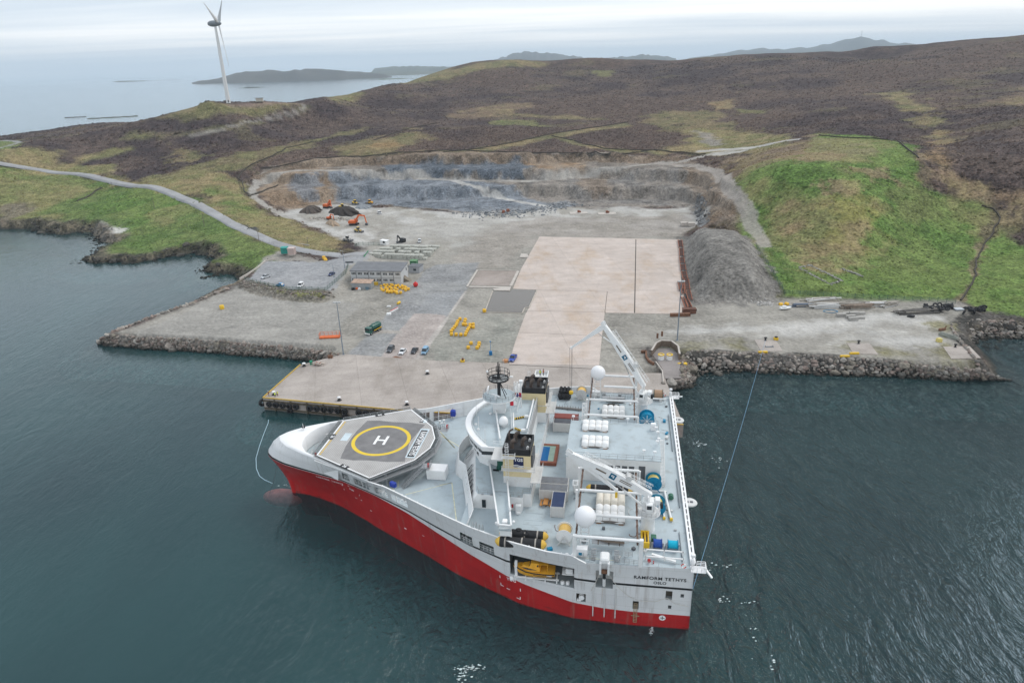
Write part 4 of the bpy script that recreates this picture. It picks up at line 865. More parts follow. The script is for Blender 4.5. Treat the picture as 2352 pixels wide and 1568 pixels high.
# ---- helideck
def build_helideck():
    hp = [(83.3, 8.2), (67.8, 15.9), (60.0, 7.8), (57.8, 2.2), (57.8, -2.2), (60.0, -7.8), (67.8, -15.9), (83.3, -8.2)]; z = 16.45
    m = bpy.data.materials.new('helideck_planks'); m.use_nodes = True; nt = m.node_tree; n = nt.nodes; l = nt.links.new; b = n['Principled BSDF']; b.inputs['Roughness'].default_value = .7
    tc = n.new('ShaderNodeTexCoord'); wv = n.new('ShaderNodeTexWave'); wv.bands_direction = 'X'; wv.inputs['Scale'].default_value = .72; wv.inputs['Distortion'].default_value = .4; l(tc.outputs['Object'], wv.inputs['Vector'])
    nz = n.new('ShaderNodeTexNoise'); nz.inputs['Scale'].default_value = .25; nz.inputs['Detail'].default_value = 6; l(tc.outputs['Object'], nz.inputs['Vector'])
    c1 = n.new('ShaderNodeValToRGB'); e = c1.color_ramp.elements; e[0].position = .3; e[0].color = (.36, .345, .33, 1); e[1].position = .7; e[1].color = (.45, .435, .42, 1); l(nz.outputs['Fac'], c1.inputs[0])
    r = n.new('ShaderNodeMapRange'); r.inputs['From Min'].default_value = 0; r.inputs['From Max'].default_value = .10; r.inputs['To Min'].default_value = .42; r.inputs['To Max'].default_value = 1; l(wv.outputs['Fac'], r.inputs['Value'])
    sc = n.new('ShaderNodeVectorMath'); sc.operation = 'SCALE'; l(c1.outputs[0], sc.inputs[0]); l(r.outputs[0], sc.inputs['Scale']); l(sc.outputs[0], b.inputs['Base Color'])
    mb = MB(); mb.prism(hp, z-.45, z); hd = child(mb, 'helideck', m, label='grey planked helicopter deck with a yellow landing circle')
    # paint: dark aiming square with scalloped corners, ring, H, edge lines
    mb = MB(); c = (70.5, 0.0)
    dark = [(77.3, -9.0), (78.0, -4), (78.2, 0), (78.0, 4), (77.3, 9.0), (74, 9.4), (70.5, 9.0), (66, 9.2), (62.0, 8.6), (62.6, 5), (63.4, 0), (62.6, -5), (62.0, -8.6), (66, -9.2), (70.5, -9.0), (74, -9.4)]
    mb.prism(dark, z+.003, z+.008, 0, bottom=False)
    child(mb, 'aiming_patch', mat('helideck_grey', (.185, .18, .18), .75, var=.2, scale=.5), hd)
    mb = MB(); nseg = 72; V = []
    for k in range(nseg): a = 2*PI*k/nseg; V += [(c[0]+7.1*math.cos(a), c[1]+7.1*math.sin(a), z+.016), (c[0]+6.22*math.cos(a), c[1]+6.22*math.sin(a), z+.016)]
    mb.add(V, [(2*k, 2*((k+1) % nseg), 2*((k+1) % nseg)+1, 2*k+1) for k in range(nseg)]); child(mb, 'landing_circle', mat('ring_yellow', (.70, .50, .045), .7, var=.08), hd)
    mb = MB(); 
    for dx in (-1.15, 1.15): mb.box((c[0]+dx, c[1], z+.022), (.62, 4.0, .01))
    mb.box((c[0], c[1], z+.0225), (1.7, .62, .01)); child(mb, 'letter_h', whitem, hd)
    mb = MB()
    for a, b2 in zip(hp, hp[1:]+hp[:1]):
        A_, B_ = Vector((*a, z)), Vector((*b2, z)); mb.bar(A_+Vector((0, 0, .03)), B_+Vector((0, 0, .03)), .28, .07)
    child(mb, 'edge_line', whitem, hd)
    mb = MB()
    for k in range(21):
        if 9 <= k <= 11: continue
        y = -7.6+15.2*k/20; mb.box((82.72, y, z+.02), (.42, .40, .014))
    child(mb, 'edge_chevron', yellow, hd)
    mb = MB(); mb.box((79.6, -.6, z+.012), (1.8, 3.6, .012)); mb.box((62.4, -10.6, z+.012), (1.0, 2.2, .012)); mb.box((61.3, 0.2, z+.012), (2.3, 13.4, .012)); child(mb, 'pale_panel', mat('pale_blue_panel', (.52, .60, .64), .7), hd)
    mb = MB(); mb.box((61.3, .35, z+.024), (1.65, 12.3, .01)); mb.box((83.0, -.2, z+.09), (1.0, 2.5, .01)); mb.box((75.0, 12.15, z+.085), (2.3, 1.0, .01), R(-26.5)); mb.box((75.0, -12.15, z+.085), (2.3, 1.0, .01), R(26.5)); mb.box((63.3, -10.9, z+.015), (.95, 2.6, .01))
    child(mb, 'sign_panel', black, hd)
    text('RAMFORM TETHYS', 1.9, (61.3, .35, z+.035), (0, 1, 0), (-1, 0, 0), whitem, hd, xs=.68)
    text('26', 1.1, (83.0, -.2, z+.1), (0, 1, 0), (-1, 0, 0), whitem, hd, xs=1.1); text('26', 1.05, (75.0, 12.15, z+.097), (-.895, .446, 0), (-.446, -.895, 0), whitem, hd, xs=1.1); text('26', 1.05, (75.0, -12.15, z+.097), (.895, .446, 0), (-.446, .895, 0), whitem, hd, xs=1.1)
    text('14.6t', 1.1, (63.3, -10.9, z+.024), (0, 1, 0), (-1, 0, 0), whitem, hd, xs=.78)
    # safety net frames, walkway, struts, stairs
    mb = MB(); net = MB()
    for a, b2 in zip(hp, hp[1:]+hp[:1]):
        A_, B_ = Vector((*a, z-.25)), Vector((*b2, z-.25)); d = (B_-A_).normalized(); o = Vector((d.y, -d.x, 0));
        if o.dot((A_+B_)/2-Vector((70, 0, z-.25))) < 0: o = -o
        l_ = (B_-A_).length; nn = max(2, round(l_/1.7)); up = Vector((0, 0, .55)); o2 = o*1.15
        mb.bar(A_+o2+up, B_+o2+up, .07); 
        for k in range(nn+1):
            p = A_.lerp(B_, k/nn); mb.bar(p, p+o2+up, .07)
        net.add([A_+Vector((0, 0, .1)), B_+Vector((0, 0, .1)), B_+o2+up, A_+o2+up], [(0, 1, 2, 3)])
    child(mb, 'safety_net_frame', steelgrey, hd); 
    nm = bpy.data.materials.new('net_mesh'); nm.use_nodes = True; nn_ = nm.node_tree.nodes; ll = nm.node_tree.links.new; nn_.clear(); o_ = nn_.new('ShaderNodeOutputMaterial'); t_ = nn_.new('ShaderNodeBsdfTransparent'); d_ = nn_.new('ShaderNodeBsdfDiffuse'); d_.inputs[0].default_value = (.10, .11, .11, 1); x_ = nn_.new('ShaderNodeMixShader'); x_.inputs[0].default_value = .55; ll(t_.outputs[0], x_.inputs[1]); ll(d_.outputs[0], x_.inputs[2]); ll(x_.outputs[0], o_.inputs[0]); MATS['net'] = nm
    child(net, 'safety_net', nm, hd)
    mb = MB(); wk = [(67.3, 16.6), (58.9, 8.5), (56.6, 2.6), (56.6, -2.6), (58.9, -8.5), (67.3, -16.6)]
    for a, b2 in zip(wk[:-1], wk[1:]):
        A_, B_ = Vector((*a, z-.95)), Vector((*b2, z-.95)); mb.bar(A_, B_, .9, .08); mb.rail([A_, B_], 1.0, .03, 0, 1.6, 1)
        mb.truss(A_+Vector((.9, 0, -.5)), B_+Vector((.9, 0, -.5)), .5, .8, 7, .05)
    for x, y in ((64.8, 13.6), (60.5, 8.0), (58.6, 0), (60.5, -8.0), (64.8, -13.6), (72, 9), (72, -9), (80, 5), (80, -5), (66, 0)): mb.tube([(x, y, ZF), (x, y, z-.45)], .16, 8)
    child(mb, 'helideck_walkway', steelgrey, hd)
    for s in (1, -1):
        mb = MB(); a, b2 = Vector((57.6, 8.9*s, z-.95)), Vector((61.6, 13.0*s, ZF)); 
        d = (b2-a).normalized(); sd = Vector((d.y, -d.x, 0)).normalized()*.55
        mb.bar(a+sd, b2+sd, .08, .25); mb.bar(a-sd, b2-sd, .08, .25)
        for k in range(14): p = a.lerp(b2, (k+.5)/14); mb.bar(p-sd, p+sd, .26, .04)
        for q in (sd, -sd): mb.rail([a+q, b2+q], 1.0, .03, 0, 1.1, 1)
        mb.box((57.0, 8.4*s, z-.98), (2.0, 2.2, .08)); mb.rail([(56.1, 7.4*s, z-.95), (56.1, 9.4*s, z-.95), (57.3, 9.6*s, z-.95)], 1.0, .03); mb.box((56.4, 8.9*s, z-.4), (.35, .5, .9), 0, 1)
        child(mb, 'helideck_stairs', [steelgrey, red], hd)
build_helideck()
# mooring gear on the bow well and foredeck
mb = MB()
for s in (1, -1):
    for k in range(5): x = 86.8-1.1*k; mb.box((x, s*(5.2+.35*k), 13.4), (.8, .6, 1.6), R(-20*s), 0, .08)
    mb.lathe([(.9, -.9), (.9, -.7), (.45, -.7), (.45, .7), (.9, .7), (.9, .9)], (84.8, 2.6*s, 13.3), 'y', 16)
    mb.rail([(88.2, .8*s, 12.4), (87.4, 3.4*s, 12.4), (85.4, 5.6*s, 12.4)], 1.0, .04, 0, 1.2)
child(mb, 'mooring_winch', grey_white)
mb = MB(); mb.box((84.6, -4.6, 13.1), (1.0, 1.0, 1.6), 0, 0, .1); child(mb, 'blue_locker', blue)
mb = MB(); mb.box((86.6, 2.6, 13.0), (.5, .5, .9), 0, 0, .06); mb.bar((87.4, 3.6, 12.4), (87.4, 3.6, 13.6), .12); child(mb, 'fire_post', red)
mb = MB(); mb.tube([(91.5, -2.5, 16.3), (91.5, -2.5, 18.4)], .06, 6); child(mb, 'bow_staff', white)
mb = MB(); mb.sphere((91.7, -3.0, 17.2), .45, 14, 8); child(mb, 'anchor_ball', black)
def bitts(mb, x, y, z, rz=0, h=.9):
    c, s = math.cos(rz)*.55, math.sin(rz)*.55
    for k in (-1, 1): mb.lathe([(.28, 0), (.24, .1), (.22, h-.15), (.32, h-.1), (.32, h)], (x+c*k, y+s*k, z), n=12)
    mb.box((x, y, z+.04), (1.7, .7, .08), rz)
mb = MB()
for x, y, z, a in ((66.0, 14.6, ZF, -.5), (60.0, 17.0, ZF, -.5), (59, 17.6, ZF, -.5), (46.4, 25.0, 10.5, -.5), (44.5, 26.2, 10.5, -.5), (22.5, 33.9, ZD, 0), (66.0, -14.6, ZF, .5), (60.0, -17.0, ZF, .5)): bitts(mb, x, y, z, a)
child(mb, 'bitts', white)
mb = MB(); mb.box((62.3, 16.4, 15.6), (1.5, .9, 1.1), R(-28), 0, .15); mb.box((57.5, -19.5, 14.2), (1.3, 1.2, 1.6), 0, 0, .2); child(mb, 'covered_gear', mat('blue_tarp', (.02, .05, .33), .6, var=.3, scale=3, bump=.6))
mb = MB(); mb.bx(52.6, 57.0, 6.0, 9.0, ZF+.1, ZF+2.5, 0, .05); mb.bx(52.7, 56.9, 9.0, 9.03, ZF+.4, ZF+2.2, 1); child(mb, 'foredeck_locker', [white_clean, white])
# breakwater wall across the deck, with a rounded nose piece amidships
mb = MB(); bw = [(43.6, 27.3), (43.5, 24.5), (48.6, 8.2), (50.6, 6.2), (51.6, 2.5), (51.9, 0)]; full = bw + [(x, -y) for x, y in bw[-2::-1]]
for a, b in zip(full[:-1], full[1:]):
    A_, B_ = Vector((*a, ZF if a[0] > 45.2 else ZD)), Vector((*b, ZF if b[0] > 45.2 else ZD)); ta, tb = Vector((a[0]-.75, a[1]*.985, 16.3)), Vector((b[0]-.75, b[1]*.985, 16.3))
    th = Vector((.3, 0, 0)); mb.add([A_, B_, tb, ta, A_+th, B_+th, tb+th*.5, ta+th*.5], [(0, 1, 2, 3), (7, 6, 5, 4), (3, 2, 6, 7), (0, 3, 7, 4), (1, 5, 6, 2)])
child(mb, 'breakwater', white)
mb = MB()
for t in np.linspace(.08, .95, 7):
    for s in (1, -1):
        x, y = lerp(43.5, 48.6, t)-.45, lerp(24.5, 8.2, t); mb.box((x, s*y, 14.9), (.12, .3, .7), 0, 0)
child(mb, 'breakwater_port', darkgrey)
for s in (1, -1):
    for x in (41.6, 40.2):
        mb = MB(); y = hb(x, 16)-.35
        for dx in (-.35, .35): mb.tube([(x+dx, (y-1.2)*s, ZD), (x+dx, (y-1.1)*s, 16.3), (x+dx, (y-.6)*s, 16.9), (x+dx, y*s, 16.6), (x+dx, y*s, 16)], .06, 6)
        child(mb, 'boarding_hoop', steelgrey)

# ---- deckhouse, bridge, wings
def build_house():
    mb = MB(); z1 = 17.4
    base = [(45.4, 20.0), (44.6, 20.8), (38.8, 20.8), (33.2, 20.8), (33.2, 19.3), (31.6, 19.3), (31.6, -19.3), (33.2, -19.3), (33.2, -20.8), (44.6, -20.8), (45.4, -20.0), (49.2, -5), (50.2, -2), (50.4, 0), (50.2, 2), (49.2, 5)]
    top = [(43.3, 19.2), (42.6, 20.3), (38.8, 20.6), (33.2, 20.6), (33.2, 19.2), (31.7, 19.2), (31.7, -19.2), (33.2, -19.2), (33.2, -20.6), (42.6, -20.3), (43.3, -19.2), (46.2, -5), (46.8, -2), (47.0, 0), (46.8, 2), (46.2, 5)]
    n = len(base); V = [(x, y, ZF if x > 45.2 else ZD) for x, y in base]+[(x, y, z1) for x, y in top]
    mb.add(V, [(i, (i+1) % n, n+(i+1) % n, n+i)[::-1] for i in range(n)], 0); mb.add(V[n:], [tuple(range(n-1, -1, -1))], 1)
    dh = child(mb, 'deckhouse', [white, deckgrey], label='low white deckhouse with raked front under the bridge')
    mb = MB()
    def rk(t, s, f0, f1, w):          # slit window on the raked front
        pts = []
        for f, q in ((f0, -w), (f0, w), (f1, w), (f1, -w)):
            tt = t+q; b_ = Vector((lerp(45.4, 49.2, tt), lerp(20, 5, tt)*s, ZF+1.0)); t_ = Vector((lerp(43.3, 46.2, tt), lerp(19.2, 5, tt)*s, z1)); p = b_.lerp(t_, f); pts.append(p+Vector((.05, 0, .05)))
        mb.add(pts, [(0, 1, 2, 3) if s > 0 else (3, 2, 1, 0)])
    for t in (.12, .28, .40, .52, .66, .80):
        for s in (1, -1): rk(t, s, .30, .75, .018)
    mb.bx(40.9, 41.7, 20.7, 20.86, 14.5, 16.3)
    child(mb, 'deckhouse_window', glass, dh)
    mb = MB()
    for y in (2.2, 3.1, 4.0): mb.add([(49.6-.18*y, y-.28, 15.2), (49.6-.18*y, y+.22, 15.2), (47.9-.18*y, y+.22, 17.2), (47.9-.18*y, y-.28, 17.2)], [(0, 1, 2, 3)])
    child(mb, 'vent_slit', black, dh)
    mb = MB(); r = [(43.0, 19.0, z1), (42.4, 20.2, z1), (38.6, 20.4, z1), (33.3, 20.4, z1), (33.3, 19.0, z1), (31.9, 19.0, z1), (31.9, 17.5, z1)]
    mb.rail(r, 1.0, .03, 0, 2); mb.rail([(x, -y, z) for x, y, z in r], 1.0, .03, 0, 2)
    for x in np.arange(34, 43, 1.9): mb.box((x, 20.3, z1+.02), (.5, .5, .04))
    child(mb, 'roof_rail', steelgrey, dh)
    mb = MB(); mb.lathe([(.45, 0), (.45, .18)], (36.5, 20.7, 15.6), 'y', 14); mb.box((35.3, 20.9, 15.4), (.3, .3, .7)); mb.lathe([(.35, 0), (.35, .15)], (37.6, 20.7, 15.3), 'y', 12); child(mb, 'hose_reel', red, dh)
    mb = MB(); mb.bx(33.4, 34.6, 20.85, 21.7, ZD, ZD+1.9, 0, .1); mb.box((34.0, 21.3, ZD+.3), (.9, 1.8, .5), 0, 0, .1); mb.box((36.2, 21.6, ZD+.4), (.7, .5, .8), 0, 0, .1); child(mb, 'deck_box', white, dh)
    # central accommodation up to the bridge roof
    mb = MB(); blk = [(33.8, 11.0), (40.0, 11.0), (44.5, 8.5), (46.6, 4.5), (47.3, 0), (46.6, -4.5), (44.5, -8.5), (40.0, -11.0), (33.8, -11.0)]
    mb.prism(blk, z1, 20.6, 0); ac = child(mb, 'accommodation', white)
    mb = MB()
    for y0 in (2.6, 4.6, 6.6):
        for s in (1, -1):
            x0, x1 = np.interp([y0, y0+1.3], [0, 4.5, 8.5], [47.3, 46.6, 44.5]); mb.add([(x0+.05, s*y0, 18.6), (x1+.05, s*(y0+1.3), 18.6), (x1+.05, s*(y0+1.3), 19.8), (x0+.05, s*y0, 19.8)], [(0, 1, 2, 3) if s > 0 else (3, 2, 1, 0)])
    child(mb, 'accommodation_window', glass, ac)
    mb = MB(); front = lambda y, o: 49.0-o-.036*y*y
    ys = np.linspace(-13, 13, 33)
    def ringp(o, z): return [(front(y, o), y*(1-o*.02), z) for y in ys] + [(38.2, 13*(1-o*.02), z), (33.8, 11, z), (33.8, -11, z), (38.2, -13*(1-o*.02), z)]
    levels = [(1.9, 20.6), (.5, 21.4), (.35, 22.2), (.15, 23.25), (-.05, 24.0), (.05, 24.2), (1.35, 24.2), (1.35, 23.5)]
    V = []; m = len(ringp(0, 0))
    for o, z in levels: V += ringp(o, z)
    Fc = []; mi = []
    for i in range(len(levels)-1):
        for k in range(m): Fc.append((i*m+k, i*m+(k+1) % m, (i+1)*m+(k+1) % m, (i+1)*m+k))
    mb.add(V, Fc, 0); L_ = (len(levels)-1)*m; mb.add(V[L_:], [tuple(range(m))], 1); mb.add(V[:m], [tuple(range(m-1, -1, -1))], 0)
    br = child(mb, 'bridge', [white_clean, deckgrey], label='curved white wheelhouse with a dark window band')
    mb = MB()
    for i in range(len(ys)-1):
        if i % 2: continue
        a, b_ = ys[i], ys[i+1]; aa, bb = a+.12, b_+.55
        mb.add([(front(aa, .30), aa, 22.3), (front(bb, .30), bb, 22.3), (front(bb, .12), bb, 23.15), (front(aa, .12), aa, 23.15)], [(0, 1, 2, 3)])
    for s in (1, -1): mb.add([(43.0, 12.99*s, 22.3), (39, 13.01*s, 22.3), (39, 13.01*s, 23.15), (43.0, 12.99*s, 23.15)], [(0, 1, 2, 3) if s > 0 else (3, 2, 1, 0)])
    child(mb, 'bridge_window', glass, br)
    mb = MB(); rr = [(front(y, 1.5), y*.96, 23.5) for y in np.linspace(-12, 12, 13)]; mb.rail(rr, 1.1, .025, 0, 2, 1)
    for x, y in ((46.4, 2.4), (45.4, 4.6), (44, -3)): mb.lathe([(.35, 0), (.3, .25), (0, .32)], (x, y, 23.5), n=12)
    for x, y, h in ((47, -1.5, 4.5), (44.6, 7.5, 5), (42.8, 9.6, 3.2)): mb.tube([(x, y, 23.5), (x, y, 23.5+h)], .05, 6)
    child(mb, 'bridge_rail', white, br)
    # decks behind the bridge: two long roof terraces with white diagonal rails
    mb = MB(); mb.bx(33.8, 41.0, -11.0, 11.0, 20.6, 23.4, 0); mb.bx(34.0, 40.9, -10.9, 10.9, 23.4, 23.46, 1); tr = child(mb, 'roof_terrace', [white, deckgrey])
    mb = MB()
    for p, q, h in (((850, 150), (960, 920), 1.2), ((1690, 60), (1540, 700), 1.1), ((905, 105), (860, 170), 1.2)):
        a, b_ = sl('Q', *p, 23.5), sl('Q', *q, 23.5); mb.tube([(a[0], a[1], 24.4), (b_[0], b_[1], 24.4)], .2, 8); mb.rail([(a[0], a[1], 23.4), (b_[0], b_[1], 23.4)], 1.0, .04, 0, 1.2)
    a, b_ = sl('Q', 1250, 320, 24), sl('Q', 1255, 640, 24); mb.tube([(a[0], a[1], 24.5), (b_[0], b_[1], 24.5)], .16, 8); mb.rail([(a[0]+.5, a[1], 23.4), (b_[0]+.5, b_[1], 23.4)], 1.1, .04, 0, 1.0)
    mb.rail([(33.9, 10.8, 23.4), (33.9, -10.8, 23.4)], 1.1, .03, 0, 1.5); mb.rail([(34.2, 10.9, 23.4), (40.8, 10.9, 23.4)], 1.1, .03, 0, 1.5)
    child(mb, 'terrace_rail', white, tr)
    mb = MB(); x, y = sl('Q', 1040, 570, 23.5); mb.lathe([(.55, 0), (.5, .5), (1.0, .7), (1.05, 1.3), (.95, 1.9), (.6, 2.4), (0, 2.6)], (x, y, 23.45), n=22); child(mb, 'satellite_dome', white_clean, tr)
    mb = MB(); mi_y = 0
    for (p, q) in (((1275, 395), (1490, 350)), ((1280, 600), (1420, 650))):
        a, b_ = sl('Q', *p, 23.9), sl('Q', *q, 23.9); 
        for k in range(9): mb.bar(Vector((*a, 23.8)).lerp(Vector((*b_, 23.8)), k/9), Vector((*a, 23.8)).lerp(Vector((*b_, 23.8)), (k+1)/9), .35, .3, k % 2)
        mb.box((b_[0]-.5, b_[1], 23.9), (1.1, .6, .6), 0, 2, .1)
    child(mb, 'striped_davit', [yellow, black, white], tr)
    # bridge wings: long walkway bridges out to the ship's side
    for s in (1, -1):
        mb = MB(); o1, o2, i1, i2 = (36.1, 32.2), (33.7, 32.2), (42.2, 9.6), (38.4, 9.9); zf = 18.2
        P4 = [(o1[0], o1[1]*s), (o2[0], o2[1]*s), (i2[0], i2[1]*s), (i1[0], i1[1]*s)]
        mb.prism(P4, zf-.35, zf, 1)
        for a, b_ in ((P4[0], P4[3]), (P4[1], P4[2]), (P4[0], P4[1])):
            A_, B_ = Vector((*a, zf)), Vector((*b_, zf)); mb.bar(A_+Vector((0, 0, 1.05)), B_+Vector((0, 0, 1.05)), .32, .14); mb.rail([A_, B_], 1.0, .04, 0, 1.9, 2)
            nn = int((B_-A_).length/2.2)
            for k in range(1, nn): p = A_.lerp(B_, k/nn); mb.bar(p+Vector((0, 0, 1.0)), p+Vector((.0, 0, -.3))+(Vector((-.0, 0, 0))), .12)
        mb.bx(33.8, 36.0, 31.2*s, 32.1*s, 16.6, 18.0, 0)
        for x in (33.95, 35.9): mb.bx(x-.18, x+.18, 31.5*s-.18, 31.5*s+.18, ZD, 17.0, 0)
        mb.bar((35.8, 31.5*s, 16.6), (34.0, 31.5*s, ZD+.4), .25); mb.bx(36.6, 38.4, 18.0*s, 19.0*s, z1, zf-.3, 0); mb.bx(39.4, 40.8, 12.0*s, 12.8*s, z1, zf, 0)
        wg = child(mb, 'bridge_wing', [white, deckgrey])
        mb = MB(); mb.box((35.2, 30.6*s, zf+.5), (1.0, 1.2, .9), 0, 0, .15); mb.lathe([(.18, 0), (.18, 1.2), (.28, 1.3), (.28, 1.7), (0, 2.0)], (34.6, 27.8*s, zf), n=12); mb.tube([(36.3, 32.6*s, zf+1), (36.3, 32.6*s, zf+2)], .08, 6); mb.sphere((36.5, 32.3*s, zf+1.4), .3, 10, 6); mb.sphere((33.4, 31.0*s, zf+1.0), .3, 10, 6); child(mb, 'wing_light', white_clean, wg)
    mb = MB(); mb.bx(36.2, 39.8, 11.0, 12.6, 19.0, 20.6, 0); mb.bx(36.0, 40.0, 11.2, 12.3, z1+.05, 19.0, 0); child(mb, 'green_shelter', mat('dark_green_paint', (.012, .09, .065), .6))
build_house()

# ---- funnels
def build_funnel(s):
    mb = MB(); x0, x1 = 31.9, 37.6; yi, yo = 11.0*s, 17.4*s
    mb.bx(x0-.1, x1+.1, yi, (abs(yo)-.5)*s, 17.4, 20.2, 2); mb.bx(x0, x1, yi, yo, 20.2, 25.3, 0); mb.bx(x0-.03, x1+.03, yi-.03*s, yo+.03*s, 25.3, 25.9, 1)
    t = .18
    for a in ((x0, x1, yi, yi+t*s), (x0, x1, yo-t*s, yo), (x0, x0+t, yi, yo), (x1-t, x1, yi, yo)): mb.bx(min(a[0], a[1])-.03, max(a[0], a[1])+.03, min(a[2], a[3])-.03, max(a[2], a[3])+.03, 25.9, 26.75, 1)
    fn = child(mb, 'funnel', [cream, black, white], label=('near' if s > 0 else 'far')+' cream funnel with black top')
    mb = MB(); mb.bx(31.5, 31.9, 12.5*s, 16.5*s, 21.2, 25.0, 0); child(mb, 'louvre_panel', darkgrey, fn)
    mb = MB(); mb.bx(30.8, 37.9, 10.9*s, 18.3*s, 22.0, 22.14, 0); mb.rail([(37.8, 18.2*s, 22.14), (30.9, 18.2*s, 22.14), (30.9, 11*s, 22.14)], 1.0, .03, 0, 1.6); mb.bx(37.6, 40.0, 13.0*s, 18.0*s, 24.2, 24.4, 0); mb.bx(29.8, 31.9, 12*s, 18.3*s, 19.4, 19.6, 0); mb.rail([(29.9, 18.2*s, 19.6), (29.9, 12*s, 19.6)], 1.0, .03)
    child(mb, 'funnel_platform', grey_white, fn)
    for i, (x, y, r_, h, d) in enumerate(((35.6, 12.9, .42, 1.0, -1), (35.9, 15.6, .44, .8, -1), (33.9, 14.3, .40, .7, -1), (37.0, 12.4, .20, 1.4, -1))):
        mb = MB(); y *= s; mb.tube([(x, y, 25.9), (x, y, 26.3+h), (x+.12*d, y, 26.62+h), (x+.42*d, y, 26.92+h), (x+.85*d, y, 27.15+h)], [r_, r_, r_, r_*1.03, r_*1.08], 14, 0, caps=False); mb.lathe([(r_*.98, 0), (r_*.98, .02)], (x, y, 25.95), n=14)
        e = Vector((x+.85*d, y, 27.15+h)); mb.tube([e-Vector((.05*d, 0, .027)), e-Vector((.06*d, 0, .032))], r_*1.0, 14, 1)
        child(mb, 'exhaust_pipe', [mat('sooty_steel', (.10, .075, .062), .75, var=.5, scale=1.2, dirt=(.3, .28, .27), dirt_amt=.5), black], fn)
    mb = MB(); mb.lathe([(.3, 0), (.3, .5), (.1, .75)], (32.6, 12.5*s, 25.9), n=12); mb.lathe([(.3, 0), (.3, .6), (.1, .85)], (32.6, 15.8*s, 25.9), n=12); child(mb, 'roof_vent', grey_white, fn)
    mb = MB(); mb.ladder((36.7, 17.7*s, 18.0), (36.7, 17.7*s, 28.2), .6, .4, (1, 0, 0), .04)
    for z in (23.6, 24.6, 25.6, 26.6, 27.6): mb.tube([(36.7+.45*math.cos(a), (17.75+.55*math.sin(a))*s, z) for a in np.linspace(0, PI, 7)], .03, 5)
    mb.rail([(37.6, 18.2*s, 25.0), (35.0, 18.2*s, 25.0), (35.0, 17.5*s, 25.0)], 1.0, .04); mb.bx(35.0, 37.8, 17.45*s, 18.3*s, 24.9, 25.0); child(mb, 'funnel_ladder', white, fn)
    if s > 0:
        zc = 23.6; yq = 17.43; mb = MB(); mb.bx(33.3, 35.4, yq-.01, yq+.02, 22.5, 25.0, 0)
        for k, z0 in enumerate((22.62, 22.95)):
            pts = [(lerp(33.3, 35.4, t), yq+.03, z0+.10*math.sin(PI*2*t)*-1) for t in np.linspace(0, 1, 11)]
            for a, b_ in zip(pts[:-1], pts[1:]): mb.bar(a, b_, .02, .16, 1)
        lg = child(mb, 'funnel_logo', [mat('navy_paint', (.012, .02, .07), .5, var=.05), whitem], fn)
        text('TGS', 1.0, (34.35, yq+.04, 24.3), (-1, 0, 0), (0, 0, 1), whitem, lg, xs=1.0)
    else:
        mb = MB(); y = -17.4
        mb.bx(32.2, 35.4, y-4.2, y-.1, 25.6, 25.72, 0)
        for x in (32.2, 35.4): mb.bx(x-.09, x+.09, y-4.2, y-.1, 26.4, 26.65, 0); mb.bx(x-.05, x+.05, y-4.2, y-.1, 25.7, 26.45, 0)
        mb.bx(32.2, 35.4, y-4.3, y-4.15, 25.7, 26.65, 0); mb.bar((34.6, y-.1, 22.5), (34.6, y-4.0, 25.6), .25); child(mb, 'work_platform', white, fn)
    return fn
build_funnel(1); build_funnel(-1)

